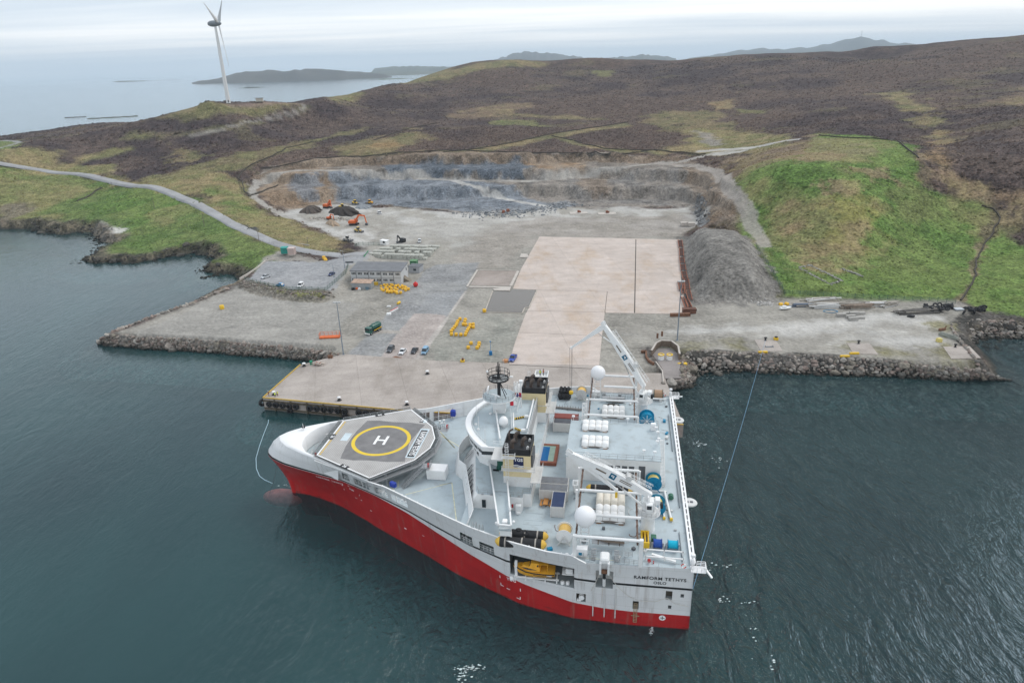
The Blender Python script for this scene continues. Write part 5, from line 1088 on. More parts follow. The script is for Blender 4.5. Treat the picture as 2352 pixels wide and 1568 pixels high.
# ---- mast and flags
def build_mast():
    cx, cy, zb = 41.9, -3.8, 28.0; mb = MB()
    mb.bx(40.6, 43.4, -5.6, -3.4, 23.4, 27.6, 0); mb.lathe([(3.2, 27.6), (3.9, 27.75), (3.9, 28.0)], (cx, cy, 0), n=28, mi=0, smooth=False)
    mb.lathe([(0, 28.0), (3.85, 28.01)], (cx, cy, 0), n=28, mi=1, smooth=False, caps=False); ms = child(mb, 'radar_mast', [white, deckgrey, black])
    mb = MB(); rr = [(cx+3.75*math.cos(a), cy+3.75*math.sin(a), 28) for a in np.linspace(0, 2*PI, 17)]; mb.rail(rr, 1.1, .035, 0, 1.5, 1); child(mb, 'mast_rail', steelgrey, ms)
    mb = MB(); mb.tube([(cx, cy, 28), (cx, cy, 33)], [.42, .36], 10); mb.tube([(cx, cy, 33), (cx, cy, 36.6)], [.3, .12], 8)
    for dx, dy in ((-1.9, 1.6), (-1.7, -.6)): mb.bar((cx+dx, cy+dy, 28.1), (cx, cy, 32), .14)
    r = 2.3; ring = [(cx+r*math.cos(a), cy+r*math.sin(a), 32.4) for a in np.linspace(0, 2*PI, 21)]
    for a, b_ in zip(ring[:-1], ring[1:]): mb.bar(a, b_, .22, .3)
    for k in range(4): a = PI*k/4; mb.bar((cx-r*math.cos(a), cy-r*math.sin(a), 32.4), (cx+r*math.cos(a), cy+r*math.sin(a), 32.4), .1)
    mb.rail([(cx+(r+.35)*math.cos(a), cy+(r+.35)*math.sin(a), 32.4) for a in np.linspace(0, 2*PI, 17)], 1.7, .04, 0, 1.2, 1)
    mb.box((cx+.9, cy+.6, 32.9), (.8, .6, .5)); mb.bar((cx-.35, cy, 34), (cx-.35, cy, 36.2), .12); mb.bar((cx+.35, cy, 34), (cx+.35, cy, 35.6), .12); mb.bar((cx-.8, cy, 34.4), (cx+.8, cy, 34.4), .12)
    child(mb, 'mast_pole', black, ms)
    mb = MB(); mb.lathe([(0, 32.36), (2.2, 32.37)], (cx, cy, 0), n=20, smooth=False, caps=False); child(mb, 'mast_grating', mat('grating', (.28, .29, .29), .8), ms)
    for p, q in (((44.8, -6.0, 29.2), (44.4, -2.6, 29.6)), ((41.4, -1.4, 29.0), (43.4, -2.5, 29.0))):
        mb = MB(); c = (Vector(p)+Vector(q))/2; mb.bar(p, q, .3, .28); mb.lathe([(.3, -1.2), (.25, -.2), (.3, -.1)], c, n=10); child(mb, 'radar_scanner', white_clean, ms)
    mb = MB(); mb.bar((cx-2.6, cy, 33.0), (cx-3.4, cy, 33.0), .4, .25); mb.sphere((cx+2.5, cy+.5, 34.3), .3, 10, 6); mb.tube([(cx-1.2, cy-1, 32.4), (cx-1.2, cy-1, 37)], .04, 5); child(mb, 'mast_antenna', white, ms)
    # small lattice post beside the flags
    mb = MB(); mb.truss((38.6, -8.0, 23.4), (38.6, -8.0, 29.6), .8, .8, 8, .05); mb.tube([(37.2, -7.0, 23.4), (37.2, -7.0, 30)], .14, 8); mb.box((37.2, -7.0, 30.3), (.9, .9, .7), 0, 0, .1); mb.rail([(37.8, -10.6, 23.4), (37.8, -4, 23.4)], 1.1, .03); child(mb, 'signal_lattice', white, ms)
    for (x, y, z, cols, w) in ((39.2, -2.6, 26.2, ('r', 'w'), 1.7), (38.4, -5.0, 27.2, ('c', 'b'), 1.6)):
        mb = MB(); n = 10
        for i in range(n):
            a, b_ = i/n, (i+1)/n; f = lambda t: .18*math.sin(t*7)
            for j in range(4):
                z0, z1 = z+j*.28, z+(j+1)*.28
                if cols[0] == 'r': mi = 0 if a < .45 else 1
                else: mi = 2 if (3 <= i <= 4 or j == 1) else (1 if (i in (2, 5)) else 0)
                mb.add([(x-w*a, y+f(a), z0), (x-w*b_, y+f(b_), z0), (x-w*b_, y+f(b_), z1), (x-w*a, y+f(a), z1)], [(0, 1, 2, 3)], mi)
        child(mb, 'flag', [mat('flag_red', (.55, .02, .04), .8, var=.05), whitem, mat('flag_navy', (.02, .03, .14), .8, var=.05)], ms)
    mb = MB(); mb.tube([(39.2, -2.6, 23.4), (39.2, -2.6, 28.6)], .05, 6); mb.tube([(38.4, -5, 23.4), (38.4, -5, 30)], .05, 6); child(mb, 'flag_staff', white, ms)
build_mast()

# ---- aft: hangar block, pool, gantries, radomes, cranes, reels, stern gear
def build_aft():
    mb = MB(); mb.bx(5.0, 25.3, -8, 8, ZD, 20.0, 0); mb.bx(4.9, 25.4, -8.1, 8.1, 20.0, 20.12, 1)
    hg = child(mb, 'hangar', [white, deckgrey], label='big white hangar block with a flat grey roof')
    mb = MB(); mb.bx(10.5, 16.5, 7.9, 8.04, 15.0, 18.4); mb.bx(8.2, 9.6, 7.9, 8.05, 15.0, 18.6); child(mb, 'hangar_opening', darkgrey, hg)
    mb = MB()
    for x in (10.2, 11.7, 13.2, 14.7, 16.2): mb.bx(x, x+.35, 8.03, 8.1, 15.0, 18.4)
    child(mb, 'hangar_post', white, hg)
    mb = MB(); mb.rail([(5, 7.9, 20.12), (25.2, 7.9, 20.12)], 1.05, .03, 0, 1.8, 1); mb.rail([(5, -7.9, 20.12), (25.2, -7.9, 20.12)], 1.05, .03, 0, 1.8, 1); mb.rail([(5.0, -7.9, 20.12), (5.0, -2, 20.12)], 1.05, .03); child(mb, 'hangar_rail', steelgrey, hg)
    mb = MB(); a, b_ = Vector((4.5, 8.6, ZD)), Vector((4.5, -1.5, 20.0))
    for dx in (-.6, .6): mb.bar(a+Vector((dx, 0, 0)), b_+Vector((dx, 0, 0)), .1, .3)
    for k in range(34): p = a.lerp(b_, (k+.5)/34); mb.bar(p-Vector((.6, 0, 0)), p+Vector((.6, 0, 0)), .3, .06)
    for dx in (-.6, .6): mb.rail([a+Vector((dx, 0, 0)), b_+Vector((dx, 0, 0))], 1.0, .03, 0, 1.5)
    child(mb, 'hangar_stairs', white, hg)
    mb = MB()
    for x, y in ((5.6, -4.2), (5.3, -2.2), (5.2, .8), (5.6, 2.0), (6.3, 6.6), (8.6, 6.2), (24.8, -7.6), (12, -7.6)): mb.tube([(x, y, 20.1), (x, y, 21.4)], .05, 5); mb.box((x, y, 21.5), (.7, .45, .35), 0, 0, .06)
    child(mb, 'floodlight', white_clean, hg)
    mb = MB(); mb.box((6.2, -5.4, 20.6), (1.2, 1.0, .9), 0, 0, .2); mb.bar((6.2, -5.4, 20.1), (6.2, -5.4, 21.2), .3); mb.box((6.2, -5.4, 21.5), (1.2, .9, .8), 0, 0, .15); child(mb, 'camera_post', white_clean, hg)
    # swimming pool with timber surround
    mb = MB(); x0, x1, y0, y1 = 27.9, 33.4, -5.2, 3.2; t = .75; zz = ZD+.8
    for q in ((x0, x1, y0, y0+t), (x0, x1, y1-t, y1), (x0, x0+t, y0+t, y1-t), (x1-t, x1, y0+t, y1-t)): mb.bx(*q, ZD, zz, 0)
    pool = child(mb, 'pool', mat('pool_timber', (.22, .075, .045), .7, var=.25, scale=2))
    mb = MB(); mb.bx(x0+t, x1-t, y0+t, y1-t, ZD, zz-.10, 0); child(mb, 'pool_ledge', mat('pool_ledge', (.24, .33, .27), .5, var=.15), pool)
    mb = MB(); mb.bx(x0+2.1, x1-t-.1, y0+t+.6, y1-t, ZD, zz-.05, 0); child(mb, 'pool_water', mat('pool_water', (.006, .11, .30), .15, var=.1, scale=1.2), pool)
    # streamer gantries
    for s in (1, -1):
        mb = MB(); zb = 19.8
        for y, x0 in ((34.6, 21.8), (27.9, 18.2), (20.0, 21.6), (11.8, 21.9)):
            mb.tube([(9.6, y*s, zb), (x0, y*s, zb)], .30, 12)
            if y > 30:
                for x in (9.6, 21.6): mb.bx(x-.35, x+.35, y*s-.35, y*s+.35, ZD, zb+.3)
            elif y != 27.9:
                mb.bx(21.9, 22.4, y*s-.25, y*s+.25, ZD, zb)
                mb.bx(9.3, 9.7, y*s-.2, y*s+.2, ZD, zb)
        mb.truss((22.6, 12.6*s, ZD), (22.6, 17.6*s, zb), 1.0, 1.0, 7, .09)
        for y in (12.5, 19): mb.rail([(22.2, y*s, ZD), (22.2, (y+3)*s, ZD)], 1.1, .05)
        gt = child(mb, 'streamer_gantry', white)
        mb = MB()
        for x in (21.4, 10.3):
            mb.bx(x-.16, x+.16, 11.4*s, 34.9*s, 19.05, 19.12); mb.bx(x-.05, x+.05, 11.4*s, 34.9*s, 19.12, 19.4); mb.bx(x-.16, x+.16, 11.4*s, 34.9*s, 19.4, 19.47)
            for y in np.arange(12, 34, 2.2): mb.bx(x-.2, x+.2, y*s-.1, y*s+.1, 19.0, 19.5)
        child(mb, 'gantry_rail', brownrail, gt)
        # walkway clutter under the outboard gantry
        mb = MB()
        for x in np.arange(11, 19.5, 1.9): mb.rail([(x, 32.2*s, ZD), (x+1.4, 32.2*s, ZD), (x+1.4, 33.6*s, ZD)], 1.05, .03, 0, .8, 2)
        mb.rail([(20.6, 34.2*s, ZD), (17.9, 34.2*s, ZD)], 1.0, .035, 0, .9, 2); mb.rail([(14.2, 34.2*s, ZD), (9.9, 34.2*s, ZD)], 1.0, .035, 0, .9, 2); mb.rail([(9.2, 34.3*s, ZD), (.5, 34.3*s, ZD)], .9, .025, 0, 2.5, 0)
        for k in range(6): mb.box((18.1-.0*k, (33.9-.32*k)*s, ZD+.15+.22*k), (.9, .3, .05)); mb.box((13.9, (33.9-.32*k)*s, ZD+.15+.22*k), (.9, .3, .05))
        mb.bx(12.6, 18.6, 29.6*s, 30.8*s, 15.4, 15.5); mb.rail([(12.6, 29.6*s, 15.5), (18.6, 29.6*s, 15.5)], 1.0, .03)
        child(mb, 'walkway_rail', steelgrey, gt)
        mb = MB(); mb.bx(19.3, 21.3, 32.2*s, 33.4*s, ZD+.1, ZD+1.7, 0, .04); mb.bx(20.3, 20.9, 33.4*s, 33.44*s, ZD+.4, ZD+1.0, 1); child(mb, 'white_locker', [white_clean, teal], gt)
        # radome on its frame
        mb = MB(); c = (19.9, 31.5*s)
        for dx, dy in ((-.8, -.9), (.8, -.9), (-.8, .9), (.8, .9)): mb.bar((c[0]+dx, c[1]+dy-1.2*s, ZD), (c[0]+dx*.9, c[1]+dy*.8, 20.3), .14)
        for z in (15.4, 16.6, 17.8, 19.0): mb.bar((c[0]-.8, c[1]+.9*s-1.1*s*(20.3-z)/6, z), (c[0]+.8, c[1]+.9*s-1.1*s*(20.3-z)/6, z), .12)
        mb.lathe([(1.0, 20.1), (1.1, 20.4)], (*c, 0), n=20); rd = child(mb, 'radome_frame', white)
        mb = MB(); R0 = 1.98; mb.sphere((c[0], c[1], 22.0), R0, 36, 20); child(mb, 'radome', mat('radome_white', (.80, .80, .81), .4, var=.015), rd)
    # cranes
    def tbeam(mb, p, q, secs, mi=0, up=None):
        p, q = Vector(p), Vector(q); d = (q-p).normalized(); side = d.cross(Vector((0, 0, 1))).normalized(); u = side.cross(d).normalized(); rings = []
        for t, h, w, off in secs:
            c = p.lerp(q, t)+u*off; rings.append([c-side*w/2-u*h/2, c+side*w/2-u*h/2, c+side*w/2+u*h/2, c-side*w/2+u*h/2])
        V = [v for r in rings for v in r]; F_ = []
        for i in range(len(rings)-1):
            for k in range(4): F_.append((i*4+k, i*4+(k+1) % 4, (i+1)*4+(k+1) % 4, (i+1)*4+k))
        F_ += [(3, 2, 1, 0), tuple((len(rings)-1)*4+k for k in range(4))]; mb.add(V, F_, mi); return side, u, d
    def crane(s, piv, elbow, tip, folded):
        px, py = 8.0, 23.5*s; mb = MB()
        mb.lathe([(1.45, ZD), (1.35, ZD+.6), (1.3, 17.6), (1.5, 18.1)], (px, py, 0), n=24); mb.lathe([(2.3, 18.1), (2.3, 18.3)], (px, py, 0), n=24, smooth=False)
        mb.rail([(px+2.2*math.cos(a), py+2.2*math.sin(a), 18.3) for a in np.linspace(0, 2*PI, 15)], 1.1, .04, 0, 1.5, 2)
        mb.lathe([(1.25, 18.3), (1.25, 19.2), (1.4, 19.3)], (px, py, 0), n=22); cr = child(mb, 'deck_crane', white, label=('near knuckle crane folded with its jib tucked under the boom' if s > 0 else 'far knuckle crane raised with its jib reaching over the deck'))
        p, e, t = Vector(piv), Vector(elbow), Vector(tip); d = (e-p); dh = Vector((d.x, d.y, 0)).normalized(); sd = Vector((-dh.y, dh.x, 0))
        mb = MB(); mb.box((px, py, 20.2), (2.2, 2.0, 1.9), math.atan2(dh.y, dh.x), 0, .2)
        for k in (-1, 1): mb.bar(Vector((px, py, 21))+sd*k*.8, p+sd*k*.8, .3, 1.3)
        mb.box(Vector((px, py, 20.9))-dh*1.6, (1.0, 1.5, 1.1), math.atan2(dh.y, dh.x), 0, .1); mb.box(Vector((px, py, 20.4))+sd*1.6, (1.3, 1.0, 1.7), math.atan2(dh.y, dh.x), 0, .1)
        mb.box(Vector((px, py, 20.6))+sd*2.12, (.9, .06, .8), math.atan2(dh.y, dh.x), 1); hs = child(mb, 'crane_house', [white, glass], cr)
        mb = MB(); mb.box(Vector((px, py, 20.3))-dh*2.4+sd*.5, (.5, .9, 1.0), math.atan2(dh.y, dh.x), 0, .1); child(mb, 'hose_bundle', black, cr)
        mb = MB(); side, u, dd = tbeam(mb, p-d.normalized()*.6, e, [(0, .9, .9, 0), (.12, 1.15, 1.0, 0), (.4, 2.0, 1.05, .1), (.58, 2.0, 1.05, .1), (.85, 1.35, .95, 0), (1, 1.0, .9, 0)]); 
        for k in (-1, 1): mb.bar(e+side*.5*k, e+side*.5*k+u*.2+dd*1.2, .12, .9)
        bm = child(mb, 'boom', white, cr)
        mb = MB(); off = side*(.56 if side.dot(Vector((0, 1, 0)))*1 > 0 else -.56)
        c = p.lerp(e, .47)+off+u*.1; w = dd*.62; mb.add([c-w-u*.62, c+w-u*.62, c+w+u*.62, c-w+u*.62], [(0, 1, 2, 3), (3, 2, 1, 0)]); lg = child(mb, 'boom_logo', teal, bm)
        mb = MB(); o3 = c+off*.04; mb.bar(o3-w*.35-u*.3, o3-w*.35+u*.3, .03, .14); mb.bar(o3-w*.35+u*.25, o3+w*.4+u*.25, .03, .12); mb.bar(o3-w*.35, o3+w*.25, .03, .12); mb.bar(o3+w*.42+u*.28, o3+w*.42-u*.05, .03, .14); child(mb, 'logo_letter', whitem, lg)
        mb = MB(); c = p.lerp(e, .62)+off+u*.05; mb.bar(c-dd*1.1, c+dd*1.1, .04, .28); c = p.lerp(e, .3)+off+u*.1; mb.bar(c-dd*1.2+u*.2, c+dd*1.3+u*.2, .04, .14); mb.bar(c-dd*1.2-u*.15, c+dd*1.3-u*.15, .04, .14); child(mb, 'boom_slot', mat('slot_brown', (.13, .10, .07), .7), bm)
        mb = MB(); q0, q1 = p+u*1.2-off*.6, p.lerp(e, .88)+u*1.0-off*.6
        mb.ladder(q0, q1, .6, .35, side, .035)
        for k in range(12):
            c = q0.lerp(q1, (k+.5)/12); mb.tube([c+side*.45*math.cos(a)+u*.8*math.sin(a) for a in np.linspace(0, PI, 7)], .03, 4)
        for a in (.35*PI, .65*PI): mb.bar(q0+side*.45*math.cos(a)+u*.8*math.sin(a), q1+side*.45*math.cos(a)+u*.8*math.sin(a), .05)
        child(mb, 'boom_ladder', steelgrey if False else white, bm)
        mb = MB(); mb.lathe([(.45, -.7), (.45, .7)], p.lerp(e, .3)+u*1.3, 'y', 14); mb.lathe([(.6, -.75), (.6, -.68)], p.lerp(e, .3)+u*1.3, 'y', 14); mb.lathe([(.6, .68), (.6, .75)], p.lerp(e, .3)+u*1.3, 'y', 14); child(mb, 'hoist_winch', grey_white, bm)
        mb = MB(); ps = Vector((px, py, 19.6))+dh*1.3; pe = p.lerp(e, .5)-u*.8; mb.tube([ps, ps.lerp(pe, .55)], .22, 10, 0); mb.tube([ps.lerp(pe, .55), pe], .12, 8, 1); child(mb, 'lift_cylinder', [white, steelgrey], cr)
        mb = MB(); tbeam(mb, e, t, [(0, 1.1, .8, 0), (.12, 1.3, .8, 0), (.5, .8, .6, 0), (1, .45, .45, 0)]); jb = child(mb, 'jib', white, cr)
        mb = MB(); a, b_ = p.lerp(e, .72)-u*.8, e.lerp(t, .22)-Vector((0, 0, .4)); mb.tube([a, a.lerp(b_, .6)], .16, 8, 0); mb.tube([a.lerp(b_, .6), b_], .09, 8, 1); child(mb, 'jib_cylinder', [white, steelgrey], cr)
        mb = MB(); mb.lathe([(.32, -.2), (.32, .2)], t, 'y', 12); mb.box(t, (.6, .7, .6), 0, 0, .1)
        if folded: mb.box(t-Vector((0, 0, .9)), (.5, .9, 1.3), 0, 1, .1)
        child(mb, 'jib_head', [white, yellow], jb)
        return t
    crane(1, (8.2, 23.4, 22.3), (23.0, 23.4, 30.0), (14.3, 23.3, 22.6), True)
    ft = crane(-1, (8.2, -23.5, 23.0), (18.4, -26.6, 37.4), (26.9, -29.1, 30.1), False)
    mb = MB()
    for dx in (-.25, .0, .5): mb.tube([(ft.x+dx, ft.y, ft.z), (ft.x+dx*.6, ft.y, 17.4)], .035, 5)
    mb.tube([(26.9, -29.1, 16.4), (28.6, -25.6, 14.9)], .03, 5); mb.tube([(26.9, -29.1, 16.4), (26.6, -24.6, 14.9)], .03, 5); child(mb, 'hoist_wire', darkgrey)
    mb = MB(); mb.lathe([(.15, 0), (.55, .2), (.6, .7), (.5, 1.0), (.2, 1.1)], (26.9, -29.1, 16.4), n=14); child(mb, 'hook_block', yellow)
    # reels and winches
    def reel(name, c, r_in, r_fl, w, mats, axis='y', frame=True, spokes=False):
        mb = MB(); h = w/2; mb.lathe([(r_in, -h+.06), (r_in, h-.06)], c, axis, 24, 0); 
        for k in (-1, 1): mb.lathe([(r_fl, k*h-.05), (r_fl, k*h+.05)], c, axis, 26, 1)
        mb.lathe([(.2, -h-.4), (.2, h+.4)], c, axis, 10, 2)
        if frame:
            for k in (-1, 1):
                for d in (-.8, .8):
                    o = Vector((0, k*(h+.3), 0)) if axis == 'y' else Vector((k*(h+.3), 0, 0)); b_ = Vector((d*r_fl, 0, 0)) if axis == 'y' else Vector((0, d*r_fl, 0))
                    mb.bar(Vector(c)+o, Vector((c[0], c[1], ZD))+o+b_, .18, .18, 2)
        if spokes:
            for k in range(8):
                a = 2*PI*k/8; v = Vector((math.cos(a), 0, math.sin(a)))*r_fl*.8 if axis == 'y' else Vector((0, math.cos(a), math.sin(a)))*r_fl*.8
                o = Vector((0, h+.08, 0)) if axis == 'y' else Vector((h+.08, 0, 0)); mb.bar(Vector(c)+o, Vector(c)+o+v, .12, .06, 2)
        return child(mb, name, mats)
    ylw = mat('orange_cable', (.72, .46, .13), .6, var=.12, scale=6); cdark = mat('dark_cable', (.03, .05, .08), .6, var=.4, scale=8)
    reel('umbilical_reel', (23.9, 29.0, ZD+1.9), 1.15, 1.5, 2.6, [ylw, white, grey_white]); reel('umbilical_reel', (24.2, -31.0, ZD+1.9), 1.15, 1.5, 2.6, [ylw, grey_white, grey_white])
    reel('rope_reel', (6.3, 29.0, ZD+1.0), .8, .95, 1.5, [mat('blue_rope', (.015, .07, .32), .7, var=.2, scale=6), blue, steelgrey], 'x'); reel('rope_reel', (3.5, 29.0, ZD+1.0), .75, .95, 1.8, [mat('cyan_rope', (.0, .38, .55), .7, var=.2, scale=6), teal, steelgrey], 'x')
    reel('lead_in_reel', (7.1, -18.0, ZD+2.0), 1.4, 1.9, 2.4, [teal, teal, white], spokes=True); reel('lead_in_reel', (6.4, 9.6, ZD+1.8), 1.2, 1.7, 2.0, [mat('yellow_cable', (.62, .50, .16), .6, var=.15, scale=6), teal, teal], spokes=True)
    reel('lead_in_reel', (6.0, 17.6, ZD+1.6), 1.1, 1.7, 2.4, [mat('yellow_cable', (.62, .50, .16)), teal, teal], spokes=True)
    reel('wire_reel', (3.6, -33.0, ZD+1.4), 1.25, 1.45, 2.3, [mat('rusty_cable', (.34, .22, .14), .8, var=.3, scale=6), mat('dark_green_flange', (.02, .07, .06), .6), steelgrey], 'x'); reel('wire_reel', (6.6, -32.8, ZD+1.2), .9, 1.1, 1.2, [cdark, darkgrey, steelgrey], 'x')
    mb = MB(); mb.bx(1.6, 8.8, -30.6, -30.3, 15.4, 15.7); mb.bx(1.6, 8.8, 31.0, 31.2, 15.2, 15.4); mb.bx(1.6, 8.8, 32.6, 32.8, 14.9, 15.1)
    for x in (1.8, 5.2, 8.6): mb.bx(x-.1, x+.1, -30.5, -30.3, ZD, 15.6); mb.bx(x-.1, x+.1, 31.0, 31.2, ZD, 15.4); mb.bx(x-.08, x+.08, 32.6, 32.8, ZD, 15.1)
    mb.bar((7.5, 32.0, 15.0), (3.2, 33.2, 14.7), .45, .35); mb.bx(3.6, 9.2, 10.6, 10.9, 14.3, 14.6); child(mb, 'aft_frame', white)
    mb = MB()
    for x in (7.9, 8.5, 9.1): mb.bx(x, x+.22, 25.9, 29.3, ZD+.1, ZD+1.2)
    mb.bx(7.8, 9.4, 25.8, 26.1, ZD, ZD+1.3); mb.bx(7.8, 9.4, 29.2, 29.5, ZD, ZD+1.3); child(mb, 'yellow_rack', yellow)
    mb = MB(); mb.box((7.0, 27.5, 15.2), (1.0, 1.4, .8), 0, 0, .1); mb.lathe([(.55, -.5), (.55, .5)], (2.9, 13.0, ZD+.6), 'y', 12); child(mb, 'capstan', mat('green_paint', (.04, .14, .09), .6))
    mb = MB(); mb.tube([(4.1, 11.0, 14.7), (3.3, 20.5, 14.7)], .24, 8); mb.box((3.25, 20.6, 14.7), (.6, .5, .55), 0, 1, .05); mb.tube([(5.0, 13.0, 14.5), (4.6, 20.0, 14.5)], .18, 8); mb.box((4.6, 20.1, 14.5), (.5, .5, .5), 0, 1, .05); child(mb, 'tow_boom', [white, yellow])
    # stern rail: twin white girders with dark slots, fairlead discs, corner platforms
    mb = MB(); mb.bx(.25, .62, -33.4, 33.2, 14.5, 14.9, 0); mb.bx(-.35, .0, -33.4, 33.2, 14.5, 14.9, 0); mb.bx(-.05, .3, -33.4, 33.2, 14.5, 14.62, 1)
    for k in range(34): y = -32.5+k*1.97; mb.bx(-.35, .62, y-.18, y+.18, 14.62, 14.88, 0)
    for y in range(-33, 34, 6): mb.bx(-.2, .5, y-.15, y+.15, ZD, 14.5, 0)
    child(mb, 'stern_rail', [white_clean, darkgrey])
    mb = MB(); mb.bx(1.3, 1.42, -24, -6, ZD, 14.6); mb.bx(1.2, 1.32, 6, 16, ZD, 14.6); mb.bx(1.9, 2.0, 24, 32.5, ZD, 14.5); child(mb, 'cable_tray', mat('tray_grey', (.17, .19, .21), .6))
    for y in (sl('D', 1830, 50, 14.6)[1], sl('D', 1985, 1200, 14.6)[1]):
        mb = MB(); mb.lathe([(0, 14.3), (1.35, 14.32), (1.5, 14.55), (1.35, 14.75), (.9, 14.7), (0, 14.68)], (-.9, y, 0), n=28); mb.bx(-1.5, -.9, y-.25, y+.25, 14.7, 14.8, 1); mb.bx(-.6, -.2, y-.2, y+.3, 14.7, 14.85, 1); child(mb, 'fairlead_disc', [grey_white, darkgrey])
    for s in (1, -1):
        mb = MB(); mb.bx(-2.0, .6, 33.4*s, 35.2*s, 14.2, 14.35); mb.rail([(.4, 35.2*s, 14.35), (-2.0, 35.2*s, 14.35), (-2.0, 33.4*s, 14.35), (-.5, 33.4*s, 14.35)], 1.0, .04, 0, .8, 2); mb.bar((-1.8, 34*s, 14.6), (-3.0, 35.8*s, 13.9), .3); mb.box((.3, 33.8*s, 15.6), (.7, .7, 1.0), 0, 0, .15); mb.tube([(.3, 33.8*s, 14.3), (.3, 33.8*s, 16.8)], .09, 6); mb.box((.3, 33.8*s, 16.9), (.8, .6, .5), 0, 0, .1); child(mb, 'corner_platform', white_clean)
        mb = MB(); pts = [(1.9+.42*math.cos(a), 34.45*s, 14.9+.42*math.sin(a)) for a in np.linspace(0, 2*PI, 17)]; mb.tube(pts[:5], .09, 6, 0); mb.tube(pts[4:9], .09, 6, 1); mb.tube(pts[8:13], .09, 6, 0); mb.tube(pts[12:17], .09, 6, 1); child(mb, 'lifebuoy', [mat('buoy_orange', (.62, .07, .04), .5), whitem])
    mb = MB(); mb.lathe([(.32, -.2), (.32, .2)], (8.0, 33.6, 14.8), 'y', 12); mb.box((7.2, 33.6, 14.5), (.2, .2, .5)); child(mb, 'hydrant', red)
    # streamer davit on the port side and its slings
    mb = MB(); mb.bx(15.2, 16.9, 33.2, 35.6, 14.9, 15.9, 0, .25); mb.bx(15.1, 15.5, 34.9, 35.9, 12.6, 15.2, 0, .1); mb.bx(16.6, 17.0, 34.9, 35.9, 12.6, 15.2, 0, .1); mb.bx(15.5, 16.6, 35.1, 35.7, 12.7, 13.3, 1, .1); dv = child(mb, 'davit', [white, rust])
    mb = MB(); mb.tube([(16.05, 35.2, 12.7), (16.05, 34.6, 10.8)], .3, 12, 1); mb.tube([(16.05, 34.6, 10.8), (16.05, 34.2, 8.7)], .3, 12, 0); child(mb, 'davit_ram', [white, black], dv)
    mb = MB(); mb.tube([(16.8, 35.8, 12.8), (18.4, 35.0, 7.8)], .05, 5); mb.tube([(15.3, 35.8, 12.8), (13.6, 35.0, 9.5)], .05, 5); mb.tube([(13.6, 35.0, 9.5), (11.5, 34.9, 7.3), (9.6, 34.85, 6.4), (6.5, 34.85, 6.5), (4.4, 34.8, 7.6), (3, 34.8, 6.4), (.4, 34.8, 6.0)], .05, 5); child(mb, 'sling_rope', mat('pale_rope', (.58, .55, .50), .8), dv)
    # side winch, ladder in ports
    mb = MB(); mb.lathe([(.55, -.3), (.55, -.2), (.25, -.2), (.25, .2), (.55, .2), (.55, .3)], (20.2, 34.1, 5.4), 'y', 16); mb.box((20.7, 34.2, 4.75), (.8, .5, .3)); child(mb, 'side_winch', white_clean)
    mb = MB(); mb.ladder((10.05, 34.7, 1.0), (10.05, 34.6, 5.4), .6, .35, (1, 0, 0), .05); mb.box((10.05, 34.75, 2.6), (1.6, .1, .1)); child(mb, 'pilot_ladder', mat('ladder_tan', (.35, .27, .17), .7))
build_aft()
mb = MB()                                                              # small deck gear: hoses, pad eyes, crates
for k in range(46):
    x, y = rng.uniform(1.5, 31), rng.choice([-1, 1])*rng.uniform(9, 33.5)
    if 23 < x < 31 and abs(y) < 24: continue
    w = rng.uniform(.25, .7); mb.box((x, y, ZD+w*.4), (w*rng.uniform(.8, 2), w, w*.8), rng.uniform(0, 3), int(rng.integers(0, 4)))
child(mb, 'deck_crate', [grey_white, steelgrey, teal, darkgrey])
mb = MB()
for k in range(22):
    x, y = rng.uniform(1.5, 30), rng.choice([-1, 1])*rng.uniform(9, 33); a = rng.uniform(0, 6); pts = []
    for j in range(9): pts.append((x, y, ZD+.06)); a += rng.normal(0, .5); x += .5*math.cos(a); y += .5*math.sin(a)
    mb.tube(pts, rng.uniform(.04, .09), 5, int(rng.integers(0, 3)))
child(mb, 'deck_hose', [darkgrey, rust, grey_white])

